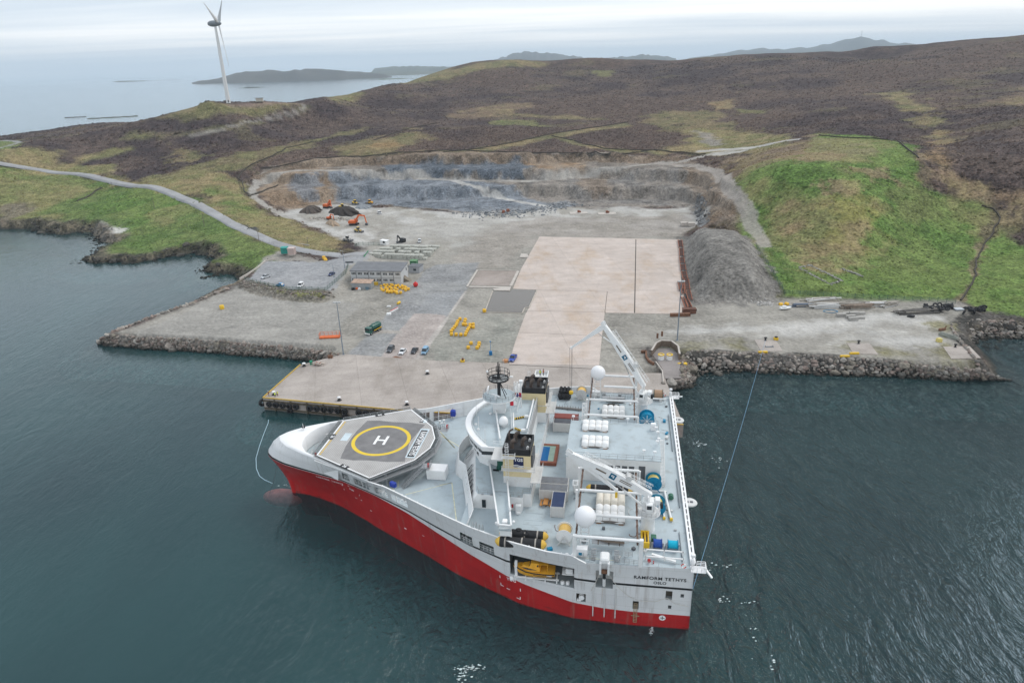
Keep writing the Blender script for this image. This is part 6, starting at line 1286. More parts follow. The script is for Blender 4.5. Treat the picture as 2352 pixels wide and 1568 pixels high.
# ---- workboat in its bay, on a white cradle
def build_workboat():
    b = empty('workboat', sw(29.4, 32.6, 8.6), SA, 'yellow workboat with black rubbing strakes stowed in the side bay of the ship', 'boat')
    mb = MB(); secs = [(-4.0, 1.3, .2, 1.35), (-2, 1.45, .05, 1.4), (0, 1.45, 0, 1.5), (1.5, 1.3, .05, 1.65), (2.8, .85, .3, 1.85), (3.6, .35, .75, 2.0), (4.0, .03, 1.4, 2.1)]; V = []
    for x, w, zk, zt in secs: V += [(x, 0, zk), (x, w*.75, zk+.25), (x, w, zt-.55), (x, w*1.02, zt), (x, -w*1.02, zt), (x, -w, zt-.55), (x, -w*.75, zk+.25)]
    F_ = []
    for i in range(len(secs)-1):
        for k in range(7): F_.append((i*7+k, i*7+(k+1) % 7, (i+1)*7+(k+1) % 7, (i+1)*7+k)[::-1])
    F_ += [tuple(range(7))]; mb.add(V, F_); mb.build('boat_hull', orange_y, b)
    mb = MB()
    for s in (1, -1): mb.tube([(x, w*1.04*s, zt-.12) for x, w, zk, zt in secs], .13, 8); mb.tube([(x, w*1.0*s, zt-.55) for x, w, zk, zt in secs[:3]], .07, 6)
    mb.build('rubbing_strake', rubber, b)
    mb = MB(); mb.prism([(2.7, .5), (1.2, 1.1), (-1.2, 1.15), (-1.2, -1.15), (1.2, -1.1), (2.7, -.5)], 1.6, 2.3, 0, top=[(2.0, .4), (1.0, .85), (-1.2, .95), (-1.2, -.95), (1.0, -.85), (2.0, -.4)]); mb.prism([(.8, .8), (-1.0, .85), (-1.0, -.85), (.8, -.8)], 2.3, 3.1, 0, top=[(.5, .7), (-1.0, .75), (-1.0, -.75), (.5, -.7)]); mb.box((-1.9, 0, 2.95), (1.8, 1.5, .08)); 
    for x in (-2.6, -1.3):
        for y in (-.7, .7): mb.bar((x, y, 1.5), (x, y, 2.95), .07)
    mb.build('boat_cabin', orange_y, b)
    mb = MB(); mb.prism([(.84, .62), (-.9, .87), (-.9, -.87), (.84, -.62)], 2.42, 2.9, 0, top=[(.62, .6), (-.9, .79), (-.9, -.79), (.62, -.6)])
    for s in (1, -1): mb.tube([(2.4, .62*s, 1.95), (1.2, 1.06*s, 2.0), (-.6, 1.12*s, 1.85)], [.02, .17, .02], 8); 
    mb.build('cabin_window', glass, b)
    text('3468', .5, (-3.0, 1.55, 1.05), (-1, 0, 0), (0, .1, 1), whitem, b, name='boat_number')
    cb = MB(); cb.bx(24.6, 33.2, 33.3, 33.6, 8.2, 8.45); cb.bx(24.6, 33.2, 31.4, 31.7, 8.2, 8.45)
    for x in (25, 27.2, 29.4, 31, 33): cb.bx(x-.12, x+.12, 31.4, 33.6, 8.2, 8.6); cb.bx(x-.12, x+.12, 33.3, 33.6, 7.6, 8.3)
    cb.bx(32.6, 33.1, 32.6, 33.3, 7.6, 11.6); cb.box((22.6, 32.8, 10.6), (1.4, 1.4, 1.0), 0, 0, .1); cb.bx(21.7, 24, 31.4, 33.8, 10.0, 10.15)
    for x in (33.7, 23.9, 22.9): cb.lathe([(.4, 0), (.4, .5), (.2, .6)], (x, 33.4, 7.6), n=12)
    child(cb, 'boat_cradle', white)
build_workboat()
# ================================================================ pier and slabs
def g3(u, v, z=4.0): return Vector(at(u, v, z))
def c3(c, u, v, z=4.0): return Vector(ca(c, u, v, z))
def concrete_mat(name, c1, c2, stain, joint=None):
    m = bpy.data.materials.new(name); m.use_nodes = True; nt = m.node_tree; n = nt.nodes; l = nt.links.new; b = n['Principled BSDF']; b.inputs['Roughness'].default_value = .9; b.inputs['Specular IOR Level'].default_value = .2
    tc = n.new('ShaderNodeTexCoord')
    def nz(sc, det, rough, scl=(1, 1, 1), rot=0):
        mp = n.new('ShaderNodeMapping'); mp.inputs['Scale'].default_value = scl; mp.inputs['Rotation'].default_value = (0, 0, R(rot)); l(tc.outputs['Object'], mp.inputs[0]); z = n.new('ShaderNodeTexNoise'); z.inputs['Scale'].default_value = sc; z.inputs['Detail'].default_value = det; z.inputs['Roughness'].default_value = rough; l(mp.outputs[0], z.inputs['Vector']); return z.outputs['Fac']
    def ramp(f, p0, a, p1, c):
        r = n.new('ShaderNodeValToRGB'); e = r.color_ramp.elements; e[0].position = p0; e[0].color = (*a, 1); e[1].position = p1; e[1].color = (*c, 1); l(f, r.inputs[0]); return r.outputs[0]
    def mix(f, a, c, mode='MIX', fac=1.):
        q = n.new('ShaderNodeMix'); q.data_type = 'RGBA'; q.blend_type = mode
        if isinstance(f, float): q.inputs['Factor'].default_value = f
        else: l(f, q.inputs['Factor'])
        l(a, q.inputs['A'])
        if isinstance(c, tuple): q.inputs['B'].default_value = (*c, 1)
        else: l(c, q.inputs['B'])
        return q.outputs['Result']
    col = ramp(nz(.06, 6, .6), .35, c1, .65, c2)
    mr = n.new('ShaderNodeMapRange'); mr.inputs['From Min'].default_value = .50; mr.inputs['From Max'].default_value = .68; mr.inputs['To Max'].default_value = .8; l(nz(.075, 9, .7, (1, .5, 1), 20), mr.inputs['Value']); col = mix(mr.outputs[0], col, stain)
    st = n.new('ShaderNodeMapRange'); st.inputs['From Min'].default_value = .3; st.inputs['From Max'].default_value = .7; st.inputs['To Min'].default_value = .86; st.inputs['To Max'].default_value = 1.10; l(nz(.22, 7, .68, (.55, 1, 1), 8), st.inputs['Value'])
    fine = n.new('ShaderNodeMapRange'); fine.inputs['From Min'].default_value = .3; fine.inputs['From Max'].default_value = .7; fine.inputs['To Min'].default_value = .86; fine.inputs['To Max'].default_value = 1.12; l(nz(1.7, 6, .7), fine.inputs['Value'])
    mu = n.new('ShaderNodeMath'); mu.operation = 'MULTIPLY'; l(st.outputs[0], mu.inputs[0]); l(fine.outputs[0], mu.inputs[1])
    wv = n.new('ShaderNodeTexWave'); wv.inputs['Scale'].default_value = .035; wv.inputs['Distortion'].default_value = 14; wv.inputs['Detail'].default_value = 2; wv.inputs['Detail Scale'].default_value = .6; l(tc.outputs['Object'], wv.inputs['Vector']); wr = n.new('ShaderNodeMapRange'); wr.inputs['From Min'].default_value = .95; wr.inputs['From Max'].default_value = 1.0; wr.inputs['To Min'].default_value = 1; wr.inputs['To Max'].default_value = .965; l(wv.outputs['Fac'], wr.inputs['Value']); m9 = n.new('ShaderNodeMath'); m9.operation = 'MULTIPLY'; l(mu.outputs[0], m9.inputs[0]); l(wr.outputs[0], m9.inputs[1])
    last = m9.outputs[0]
    if joint:
        br = n.new('ShaderNodeTexBrick'); mp = n.new('ShaderNodeMapping'); mp.inputs['Rotation'].default_value = (0, 0, R(joint[1])); l(tc.outputs['Object'], mp.inputs[0]); l(mp.outputs[0], br.inputs['Vector']); br.offset = 0; br.inputs['Scale'].default_value = 1; br.inputs['Brick Width'].default_value = joint[0]; br.inputs['Row Height'].default_value = joint[0]*.8; br.inputs['Mortar Size'].default_value = .07; br.inputs['Color1'].default_value = (1, 1, 1, 1); br.inputs['Color2'].default_value = (.93, .93, .93, 1); br.inputs['Mortar'].default_value = (.72, .72, .72, 1)
        bw = n.new('ShaderNodeRGBToBW'); l(br.outputs[0], bw.inputs[0]); m2 = n.new('ShaderNodeMath'); m2.operation = 'MULTIPLY'; l(last, m2.inputs[0]); l(bw.outputs[0], m2.inputs[1]); last = m2.outputs[0]
    sc = n.new('ShaderNodeVectorMath'); sc.operation = 'SCALE'; l(col, sc.inputs[0]); l(last, sc.inputs['Scale']); l(sc.outputs[0], b.inputs['Base Color']); MATS[name] = m; return m
pier_c = concrete_mat('pier_concrete', (.37, .328, .297), (.44, .392, .355), (.28, .245, .212), (14, -14))
slab_c = concrete_mat('slab_concrete', (.49, .418, .37), (.56, .485, .438), (.46, .35, .26), (22, -6))
def build_pier():
    pr = empty('pier', (0, 0, 0), 0, 'concrete pier with yellow kerb and hanging tyre fenders beside the ship', 'pier')
    A0 = g3(604, 914).to_2d(); B0 = g3(690, 838).to_2d(); poly = [A0, B0, g3(745, 824).to_2d(), g3(790, 813).to_2d(), g3(1010, 829).to_2d(), g3(1172, 834).to_2d(), g3(1376, 839).to_2d(), g3(1380, 856).to_2d(), g3(1522, 857).to_2d(), Vector(QR), Vector(QF2), Vector(QF1)]
    mb = MB(); mb.prism([tuple(p) for p in poly], -8, 4.07); mb.build('pier_deck', pier_c, pr)
    front = [B0, A0, Vector(QF1), Vector(QF2)]; mb = MB(); ty = MB(); k_ = MB()
    def off(a, b): d = (b-a).normalized(); return Vector((d.y, -d.x)) if (Vector((d.y, -d.x))).dot(Vector((-77, 150))-a if False else Vector((-.2, -1))) > 0 else Vector((-d.y, d.x))
    for a, b in zip(front[:-1], front[1:]):
        A_, B_ = Vector((a.x, a.y, 4.2)), Vector((b.x, b.y, 4.2)); mb.bar(A_, B_, .34, .28)
    mb.build('edge_kerb', mat('kerb_yellow', (.50, .33, .06), .8, var=.25, scale=1.5, dirt=(.3, .25, .18), dirt_amt=.8), pr)
    o = off(A0, Vector(QF1)); d = (Vector(QF1)-A0); L_ = d.length; d.normalize(); mb = MB()
    for k in range(9): p = A0+d*(4+k*5.6)+o*.25; mb.box((p.x, p.y, 1.0), (.5, .5, 5.6), math.atan2(d.y, d.x))
    p0, p1 = A0+o*.15, Vector(QF1)+o*.15; mb.bar((p0.x, p0.y, 3.2), (p1.x, p1.y, 3.2), .35, .5); mb.bar((p0.x, p0.y, .6), (p1.x, p1.y, .6), .4, .5)
    mb.build('pier_wall_beam', mat('wet_timber', (.10, .085, .06), .85, var=.4, scale=1.2), pr)
    tp = MB(); n = 22; prof = [(.42, -.28), (.75, -.34), (.98, -.22), (1.02, 0), (.98, .22), (.75, .34), (.42, .28), (.42, -.28)]
    tp.lathe(prof, (0, 0, 0), 'y', 22, caps=False); first = None
    k = 0
    for s in np.arange(2.2, L_+26, 2.35):
        if abs((s % 16.5)-15) < 1.2: continue
        p = A0+d*s+o*.65; 
        for zz in ((2.3,) if k % 7 != 3 else (2.3, .55)):
            if first is None: first = tp.build('tyre_fender', rubber, pr); t = first
            else: t = first.copy(); COL.objects.link(t); t.parent = pr
            t.location = (p.x, p.y, zz); t.rotation_euler = (rng.uniform(-.08, .08), rng.uniform(0, 6), math.atan2(d.y, d.x)+rng.uniform(-.05, .05))
        k += 1
    t = first.copy(); COL.objects.link(t); t.parent = pr; t.location = (A0.x-.7, A0.y+.6, 2.2); t.rotation_euler = (0, 0, R(60)); t.scale = (1.3, 1.3, 1.3)
build_pier()
def sheet(name, poly, z, m, label, cat, thick=.12, **k):
    mb = MB(); mb.prism([tuple(p[:2]) for p in poly], z-thick, z); return tag(mb.build(name, m), label, cat, **k)
V_ = lambda *p: [c3('V', u, v) for u, v in p]
sheet('slab', V_((740,125),(1400,138),(2120,155),(2125,400),(2135,640),(2230,875),(2100,882),(1380,870),(1350,1120),(1325,1384),(850,1378),(440,1372),(500,1160),(600,890),(640,820),(690,700),(715,645),(480,635),(560,440),(640,300)), 4.10, slab_c, 'big pale pink concrete laydown slab behind the pier', 'slab', kind='structure')
mb = MB()
for a, b, w in (((1685,150),(1672,870),.45), ((440,1376),(1330,1420),.25), ((1405,660),(1380,870),.2), ((600,850),(1390,862),.12), ((530,1060),(1340,1095),.12), ((640,645),(1400,660),.1)):
    A_, B_ = c3('V', *a, 4.105), c3('V', *b, 4.105); mb.bar(A_, B_, w, .02)
tag(mb.build('slab_joint', mat('joint_dark', (.07, .06, .05), .9, var=.3)), 'dark drain joints across the concrete slab', 'joint', kind='structure')
sheet('pond', V_((290,662),(450,662),(466,642),(706,650),(632,813),(592,818),(568,866),(212,858)), 4.115, mat('pond_water', (.085, .072, .058), .12, var=.08, scale=.05, spec=.5), 'brown rectangular pond sunk in the yard', 'pond', kind='structure')
mb = MB(); pts = [(280,655),(205,862),(572,872),(596,820),(640,815),(716,645)]
for a, b in zip(pts[:-1], pts[1:]): A_, B_ = c3('V', *a, 4.16), c3('V', *b, 4.16); mb.bar(A_, B_, .5, .2)
tag(mb.build('pond_kerb', mat('kerb_concrete', (.42, .38, .33), .9, var=.2)), 'pale kerb round the brown pond', 'kerb', kind='structure')
sheet('pad', V_((62,602),(140,457),(527,462),(456,606)), 4.09, concrete_mat('pad_concrete', (.30, .255, .225), (.38, .33, .30), (.22, .19, .16)), 'small pinkish concrete pad left of the slab', 'pad', kind='structure')
mb = MB()
for a, b, w in (((30,612),(132,450),.9), ((50,614),(455,622),1.6), ((458,608),(530,462),1.3), ((140,452),(530,458),.5)): mb.bar(c3('V', *a, 4.2), c3('V', *b, 4.2), w, .28)
mb.prism([tuple(p[:2]) for p in V_((280,640),(300,655),(448,660),(462,620))], 4.1, 4.4)
tag(mb.build('pad_kerb', mat('pale_concrete', (.46, .42, .38), .9, var=.15)), 'low pale concrete kerb round the pinkish pad', 'kerb', kind='structure')
sheet('loose_slab', V_((545,330),(635,330),(622,297),(562,294)), 4.3, mat('pale_concrete', (.46,.42,.38)), 'single pale concrete slab lying left of the big slab', 'slab')
for cc, pts, lb in (('X', [(490,577),(730,583),(820,697),(560,690)], 'pinkish concrete mooring pad on the right arm with two yellow kerbs'), ('N', [(700,905),(832,908),(875,975),(742,978)], 'brown concrete mooring pad with a blue rope tied to its post'), ('X', [(1500,615),(1780,612),(1900,735),(1590,745)], 'worn concrete mooring pad near the end of the right arm')):
    sheet('mooring_pad', [c3(cc, u, v) for u, v in pts], 4.12, pier_c, lb, 'pad', kind='structure')
# ramp recess with curved retaining wall, right of the pier
def build_ramp():
    P = lambda u, v, z=4.: c3('V', u, v, z)
    mb = MB(); z1 = 3.2
    poly = [P(1880,1345,z1), P(1845,1300,z1), P(1900,1245,z1), P(2010,1235,z1), P(2100,1290,z1), P(2122,1345,z1), P(2128,1530,z1), P(1955,1535,z1), P(1945,1440,z1)]
    mb.prism([tuple(p[:2]) for p in poly], -4, 4.09); tag(mb.build('ramp', concrete_mat('ramp_concrete', (.24,.215,.205), (.29,.262,.25), (.18,.16,.15))), 'dark grey concrete landing beside the right end of the pier', 'ramp', kind='structure')
    w = empty('retaining_wall', P(1980, 1210), 0, 'curved timber retaining wall with rusty cap round two white bollards', 'wall')
    b0 = [P(1835,1300), P(1880,1225), P(1930,1200), P(2030,1205), P(2095,1255), P(2110,1335)]; mb = MB()
    o = w.location
    for a, b in zip(b0[:-1], b0[1:]): mb.bar(Vector((a.x, a.y, 5.3))-o, Vector((b.x, b.y, 5.3))-o, .5, 2.2, 0); mb.bar(Vector((a.x, a.y, 6.45))-o, Vector((b.x, b.y, 6.45))-o, .6, .2, 1)
    mb.build('wall_board', [mat('old_timber', (.17, .13, .10), .9, var=.3, scale=1.5), mat('pale_concrete', (.46,.42,.38))], w)
    mb = MB()
    for u, v in ((1890,1200),(1935,1180)): p = P(u, v)-o; mb.box((p.x, p.y, 4.2), (.6, .6, 1.8))
    mb.build('rusty_post', rust, w)
    mb = MB(); pts = [P(u, v, 4.5) for u, v in ((1735,1250),(1785,1250),(1785,1300),(1810,1340),(1860,1370))]
    for a, b in zip(pts[:-1], pts[1:]): mb.bar(a, b, .6, .9)
    tag(recentre(mb.build('rusty_rail', rust)), 'curved rusty steel strip beside the ramp', 'steel strip')
    mb = MB(); a, b = P(1945,1440,4.35), P(1955,1560,4.35); mb.bar(a, b, .35, .5); mb.bar(P(1880,1350,4.35), a, .35, .5); tag(recentre(mb.build('ramp_kerb', mat('pale_concrete', (.46,.42,.38)))), 'pale kerb between the pier end and the ramp', 'kerb')
    for i, (u, v) in enumerate(((1930,1322),(2013,1322))):
        e = empty('white_bollard', P(u, v, 4.1), 0, ('left' if i == 0 else 'right')+' one of two white tub bollards with yellow rims by the curved wall', 'bollard', 'white tub bollards by the curved wall')
        mb = MB(); mb.lathe([(1.05, 0), (1.0, .3), (1.0, 1.5)], n=18); mb.build('drum', white, e); mb = MB(); mb.lathe([(1.0, 1.5), (1.1, 1.55), (1.1, 1.8), (.7, 1.8), (.7, 1.6)], n=18, caps=False); mb.build('rim', yellow, e)
build_ramp()

# ================================================================ rock armour
def ico_rock(seed):
    r_ = np.random.default_rng(seed); bm = bmesh.new(); bmesh.ops.create_icosphere(bm, subdivisions=1, radius=1)
    v = np.array([list(q.co) for q in bm.verts]); f = np.array([[q.index for q in p.verts] for p in bm.faces]); bm.free()
    for _ in range(14):                        # flatten with random cutting planes so faces look broken
        nrm = r_.normal(size=3); nrm /= np.linalg.norm(nrm); d = r_.uniform(.62, .9); k = v@nrm; m = k > d; v[m] -= np.outer(k[m]-d, nrm)
    return v*r_.uniform(.92, 1.08, (len(v), 1)), f
ROCKS = [ico_rock(i) for i in range(10)]
def rock_mat():
    if 'rock' in MATS: return MATS['rock']
    m = bpy.data.materials.new('rock'); m.use_nodes = True; nt = m.node_tree; n = nt.nodes; l = nt.links.new; b = n['Principled BSDF']; b.inputs['Roughness'].default_value = .9; b.inputs['Specular IOR Level'].default_value = .2
    vc = n.new('ShaderNodeVertexColor'); vc.layer_name = 'Col'; tc = n.new('ShaderNodeTexCoord'); nz = n.new('ShaderNodeTexNoise'); nz.inputs['Scale'].default_value = 1.8; nz.inputs['Detail'].default_value = 6; nz.inputs['Roughness'].default_value = .65; l(tc.outputs['Object'], nz.inputs['Vector'])
    mr = n.new('ShaderNodeMapRange'); mr.inputs['From Min'].default_value = .3; mr.inputs['From Max'].default_value = .7; mr.inputs['To Min'].default_value = .62; mr.inputs['To Max'].default_value = 1.3; l(nz.outputs['Fac'], mr.inputs['Value'])
    s = n.new('ShaderNodeVectorMath'); s.operation = 'SCALE'; l(vc.outputs[0], s.inputs[0]); l(mr.outputs[0], s.inputs['Scale']); l(s.outputs[0], b.inputs['Base Color'])
    bp = n.new('ShaderNodeBump'); bp.inputs['Strength'].default_value = .5; bp.inputs['Distance'].default_value = .12; l(nz.outputs['Fac'], bp.inputs['Height']); l(bp.outputs[0], b.inputs['Normal']); MATS['rock'] = m; return m
def rock_mesh(name, centres, sizes, cols, tex_tide=True):
    V = []; F_ = []; C = []; b = 0
    for c, s, col in zip(centres, sizes, cols):
        v, f = ROCKS[rng.integers(len(ROCKS))]; q = rng.normal(size=4); q /= np.linalg.norm(q); w, x, y, z = q
        M = np.array([[1-2*(y*y+z*z), 2*(x*y-z*w), 2*(x*z+y*w)], [2*(x*y+z*w), 1-2*(x*x+z*z), 2*(y*z-x*w)], [2*(x*z-y*w), 2*(y*z+x*w), 1-2*(x*x+y*y)]])
        p = (v*np.array(s))@M.T; p[:, 2] *= .8; p += c; V.append(p); F_.append(f+b); b += len(v); cc = np.repeat(np.array(col)[None], len(v), 0)
        if tex_tide: wt = np.clip((1.3-p[:, 2])/.9, 0, 1)[:, None]; cc = cc*(1-wt)+np.array((.022, .022, .018))*wt
        C.append(cc)
    V = np.concatenate(V); F_ = np.concatenate(F_); C = np.concatenate(C); me = bpy.data.meshes.new(name); me.from_pydata(V.tolist(), [], F_.tolist()); a = me.color_attributes.new('Col', 'FLOAT_COLOR', 'POINT'); a.data.foreach_set('color', np.concatenate([C, np.ones((len(C), 1))], 1).astype(np.float32).ravel()); me.materials.append(rock_mat())
    o = bpy.data.objects.new(name, me); COL.objects.link(o); return o
PAL = [(.26,.215,.185), (.205,.18,.16), (.28,.245,.215), (.235,.185,.16), (.165,.155,.14), (.31,.285,.255), (.22,.195,.16)]
def along(P, t):
    P = [Vector(p) for p in P]; L = [0]
    for a, b in zip(P[:-1], P[1:]): L.append(L[-1]+(b-a).length)
    d = t*L[-1]
    for i in range(len(P)-1):
        if d <= L[i+1] or i == len(P)-2: return P[i].lerp(P[i+1], (d-L[i])/(L[i+1]-L[i]+1e-9))
def armour(name, label, top, toe, size, dens=1.25, zt=4.1, pal=PAL, dark=0.):
    T = [Vector((*at(u, v, zt)[:2], zt)) for u, v in top]; B = [Vector((*at(u, v, 0.)[:2], -.4)) for u, v in toe]; LT = sum((b-a).length for a, b in zip(T[:-1], T[1:])); W = (along(T, .5)-along(B, .5)).length
    n1 = max(4, int(LT/(size*1.55))); n2 = max(2, int(W/(size*1.5))+1); cs, ss, cl = [], [], []
    for i in range(n1):
        for j in range(n2+1):
            t = (i+.5+rng.uniform(-.35, .35)+(j % 2)*.5)/n1; f = (j+rng.uniform(-.25, .25))/n2
            if t > 1: continue
            p = along(T, t).lerp(along(B, t), f*1.08); s = size*rng.lognormal(0, .33); cs.append(np.array(p)+rng.normal(0, .12, 3)); ss.append((s*rng.uniform(.9, 1.35), s*rng.uniform(.8, 1.1), s*rng.uniform(.65, .95))); c = np.array(pal[rng.integers(len(pal))])*rng.uniform(.75, 1.15); cl.append(c*(1-dark*f))
    o = rock_mesh(name, cs, ss, cl); return tag(o, label, 'rock armour', kind='stuff')
armour('rock_armour', 'sloping rock armour along the front of the left gravel arm', [(240,768),(330,775),(450,780),(600,792),(720,803),(782,815)], [(220,789),(330,802),(450,808),(600,820),(700,828),(735,832)], .78)
armour('rock_armour', 'sloping rock armour along the front of the right gravel arm', [(1598,806),(1700,811),(1900,819),(2050,831),(2200,845),(2262,852)], [(1604,864),(1700,857),(1900,863),(2100,869),(2200,874),(2325,872)], .85)
armour('rock_armour', 'rock armour wrapped round the concrete ramp', [(1590,806),(1568,815),(1566,872),(1524,881)], [(1604,862),(1600,870),(1599,886),(1535,897)], .85)
armour('rock_rubble', 'heap of pale rubble at the root of the right arm', [(2184,748),(2235,735),(2300,738),(2380,745)], [(2240,795),(2248,782),(2300,778),(2380,786)], .75, zt=3.6)
def loose(name, label, pts, n, size, spread, zf=0., pal=PAL, tide=True, cat='rocks', kind='stuff'):
    cs, ss, cl = [], [], []
    for k in range(n):
        p = along(pts, rng.uniform()); q = np.array(p)+np.array([rng.normal(0, spread), rng.normal(0, spread), 0]); h = float(height([q[0]], [q[1]], True)[0]); s = size*rng.lognormal(0, .35); q[2] = max(h, -.6)+zf+.1*s; cs.append(q); ss.append((s*rng.uniform(.8, 1.5), s*rng.uniform(.8, 1.1), s*rng.uniform(.5, .8))); cl.append(np.array(pal[rng.integers(len(pal))])*rng.uniform(.7, 1.1))
    return tag(rock_mesh(name, cs, ss, cl, tide), label, cat, kind=kind)
DK = [(.06,.056,.05), (.085,.08,.07), (.05,.047,.04), (.12,.11,.095)]
loose('shore_rock', 'dark wave washed rocks below the left green headland', [Vector((*p, 0)) for p in west[3:8]]+[Vector((*p, 0)) for p in west[10:26]], 420, 1.1, 2.2, pal=DK)
loose('shore_rock', 'dark low skerries off the car park corner', [g3(464,640,0), g3(490,632,0), g3(500,634,0)], 40, .9, 1.0, zf=.35, pal=DK)
loose('shore_rock', 'dark weedy rocks in the cove right of the right arm', [g3(2245,790,0), g3(2280,796,0), g3(2290,770,0), g3(2350,768,0)], 120, .9, 2.2, pal=DK)
loose('stone_bank', 'stone faced bank below the car park', [c3('L', 0, 1180), c3('L', 330, 1250), c3('L', 560, 1300), c3('L', 1020, 1310)], 620, .42, 1.5, pal=PAL, tide=False)
loose('rubble', 'grey rock rubble at the foot of the blue quarry face', [Vector(ground(u, v)) for u, v in ((1065,488),(1130,492),(1200,490),(1260,478),(1320,468))], 420, .8, 6., pal=[(.20,.215,.23),(.26,.27,.28),(.32,.32,.32)], tide=False)
loose('rubble', 'stone tumble at the right wall of the quarry floor', [Vector(ground(u, v)) for u, v in ((1604,470),(1612,495),(1612,515))], 160, .9, 1.6, pal=[(.16,.16,.16),(.22,.22,.22),(.3,.3,.3)], tide=False)
loose('rubble', 'pale broken stone at the foot of the gravel heap', [c3('N', 690, 680), c3('N', 800, 685)], 90, .5, 1.5, pal=[(.5,.48,.45),(.42,.4,.38)], tide=False)
loose('rubble', 'sorted boulders lying among the orange excavators', [Vector(ground(*cp('L', u, v))) for u, v in ((770,430),(880,430),(1120,440),(1260,455))], 90, .8, 2.0, pal=[(.45,.40,.34),(.36,.33,.3),(.5,.46,.40)], tide=False)
# the row of single boulders edging the left arm and the right arm
def boulder_row(pts, n, size, grp, lab):
    P = [g3(u, v) for u, v in pts]
    for k in range(n):
        p = along(P, (k+.5)/n); s = size*rng.uniform(.8, 1.25); c = np.array(PAL[rng.integers(len(PAL))])*rng.uniform(.9, 1.35)
        o = rock_mesh('boulder', [np.array((0, 0, s*.3))], [(s*1.25, s*.9, s*.75)], [c], False); o.location = (p.x, p.y, max(1., float(height([p.x], [p.y], True)[0]))); o.rotation_euler = (0, 0, rng.uniform(0, 6)); tag(o, lab, 'boulder', grp)
boulder_row([(247,768),(300,747),(360,724),(440,697),(500,673),(524,664)], 40, 1.25, 'boulders edging the left gravel arm', 'pale boulder in the single row edging the left gravel arm')
boulder_row([(2268,855),(2235,820),(2205,785),(2184,752)], 30, .95, 'boulders edging the right gravel arm', 'pale boulder in the single row edging the end of the right arm')
# ruined croft walls on the green
def ruin(pts, n, lab):
    cs, ss, cl = [], [], []
    P = [Vector(ground(*cp('N', u, v))) for u, v in pts]
    for k in range(n):
        p = along(P, rng.uniform()); s = rng.uniform(.3, .6); cs.append(np.array(p)+np.array([rng.normal(0, .3), rng.normal(0, .3), rng.uniform(0, .5)])); ss.append((s, s, s*.8)); cl.append(np.array((.33,.32,.29))*rng.uniform(.6, 1.2))
    o = rock_mesh('ruined_wall', cs, ss, cl, False); recentre(o); tag(o, lab, 'ruin')
ruin([(975,465),(1040,452),(1235,545),(1160,568),(975,470)], 300, 'long rectangle of ruined stone walls on the green slope')
ruin([(1240,475),(1300,495),(1360,520)], 110, 'short ruined stone wall right of the long ruin')

# ================================================================ roads
def road(name, label, pts, w, m, lift=.25, kerb=None):
    P = [Vector(ground(u, v)) for u, v in pts]; n = 90; cl = [along(P, i/(n-1)) for i in range(n)]
    for _ in range(6): cl = [cl[0]]+[(cl[i-1]+cl[i]*2+cl[i+1])/4 for i in range(1, n-1)]+[cl[-1]]
    V = []; F_ = []
    for i, p in enumerate(cl):
        d = (cl[min(i+1, n-1)]-cl[max(i-1, 0)]).to_2d().normalized(); nn = Vector((-d.y, d.x)); row = [(p.to_2d()+nn*w*f) for f in (-.5, -.25, 0, .25, .5)]; hs = height([q.x for q in row], [q.y for q in row], True); h = max(hs)+lift
        for f, q in zip((-.5, -.25, 0, .25, .5), row): V.append((q.x, q.y, h+.06*(1-abs(f)*2)))
        V.append((row[-1].x+nn.x*.8, row[-1].y+nn.y*.8, h-1.6)); V.append((row[0].x-nn.x*.8, row[0].y-nn.y*.8, h-1.6))
    for i in range(n-1):
        a, b = i*7, (i+1)*7
        for k in range(4): F_.append((a+k, b+k, b+k+1, a+k+1)[::-1])
        F_ += [(a+4, b+4, b+5, a+5)[::-1], (a+6, b+6, b, a)[::-1]]
    mb = MB(); mb.add(V, F_, 0, True); return tag(mb.build(name, m), label, 'road', kind='structure')
road('road', 'grey single track road curving down to the yard', [(-160,355),(-60,370),(0,378),(100,390),(200,403),(300,423),(400,446),(450,466),(500,494),(560,528),(620,558),(700,579),(770,586),(840,584)], 7.0, concrete_mat('road_asphalt', (.29,.29,.295), (.345,.345,.35), (.24,.24,.24)), .18)

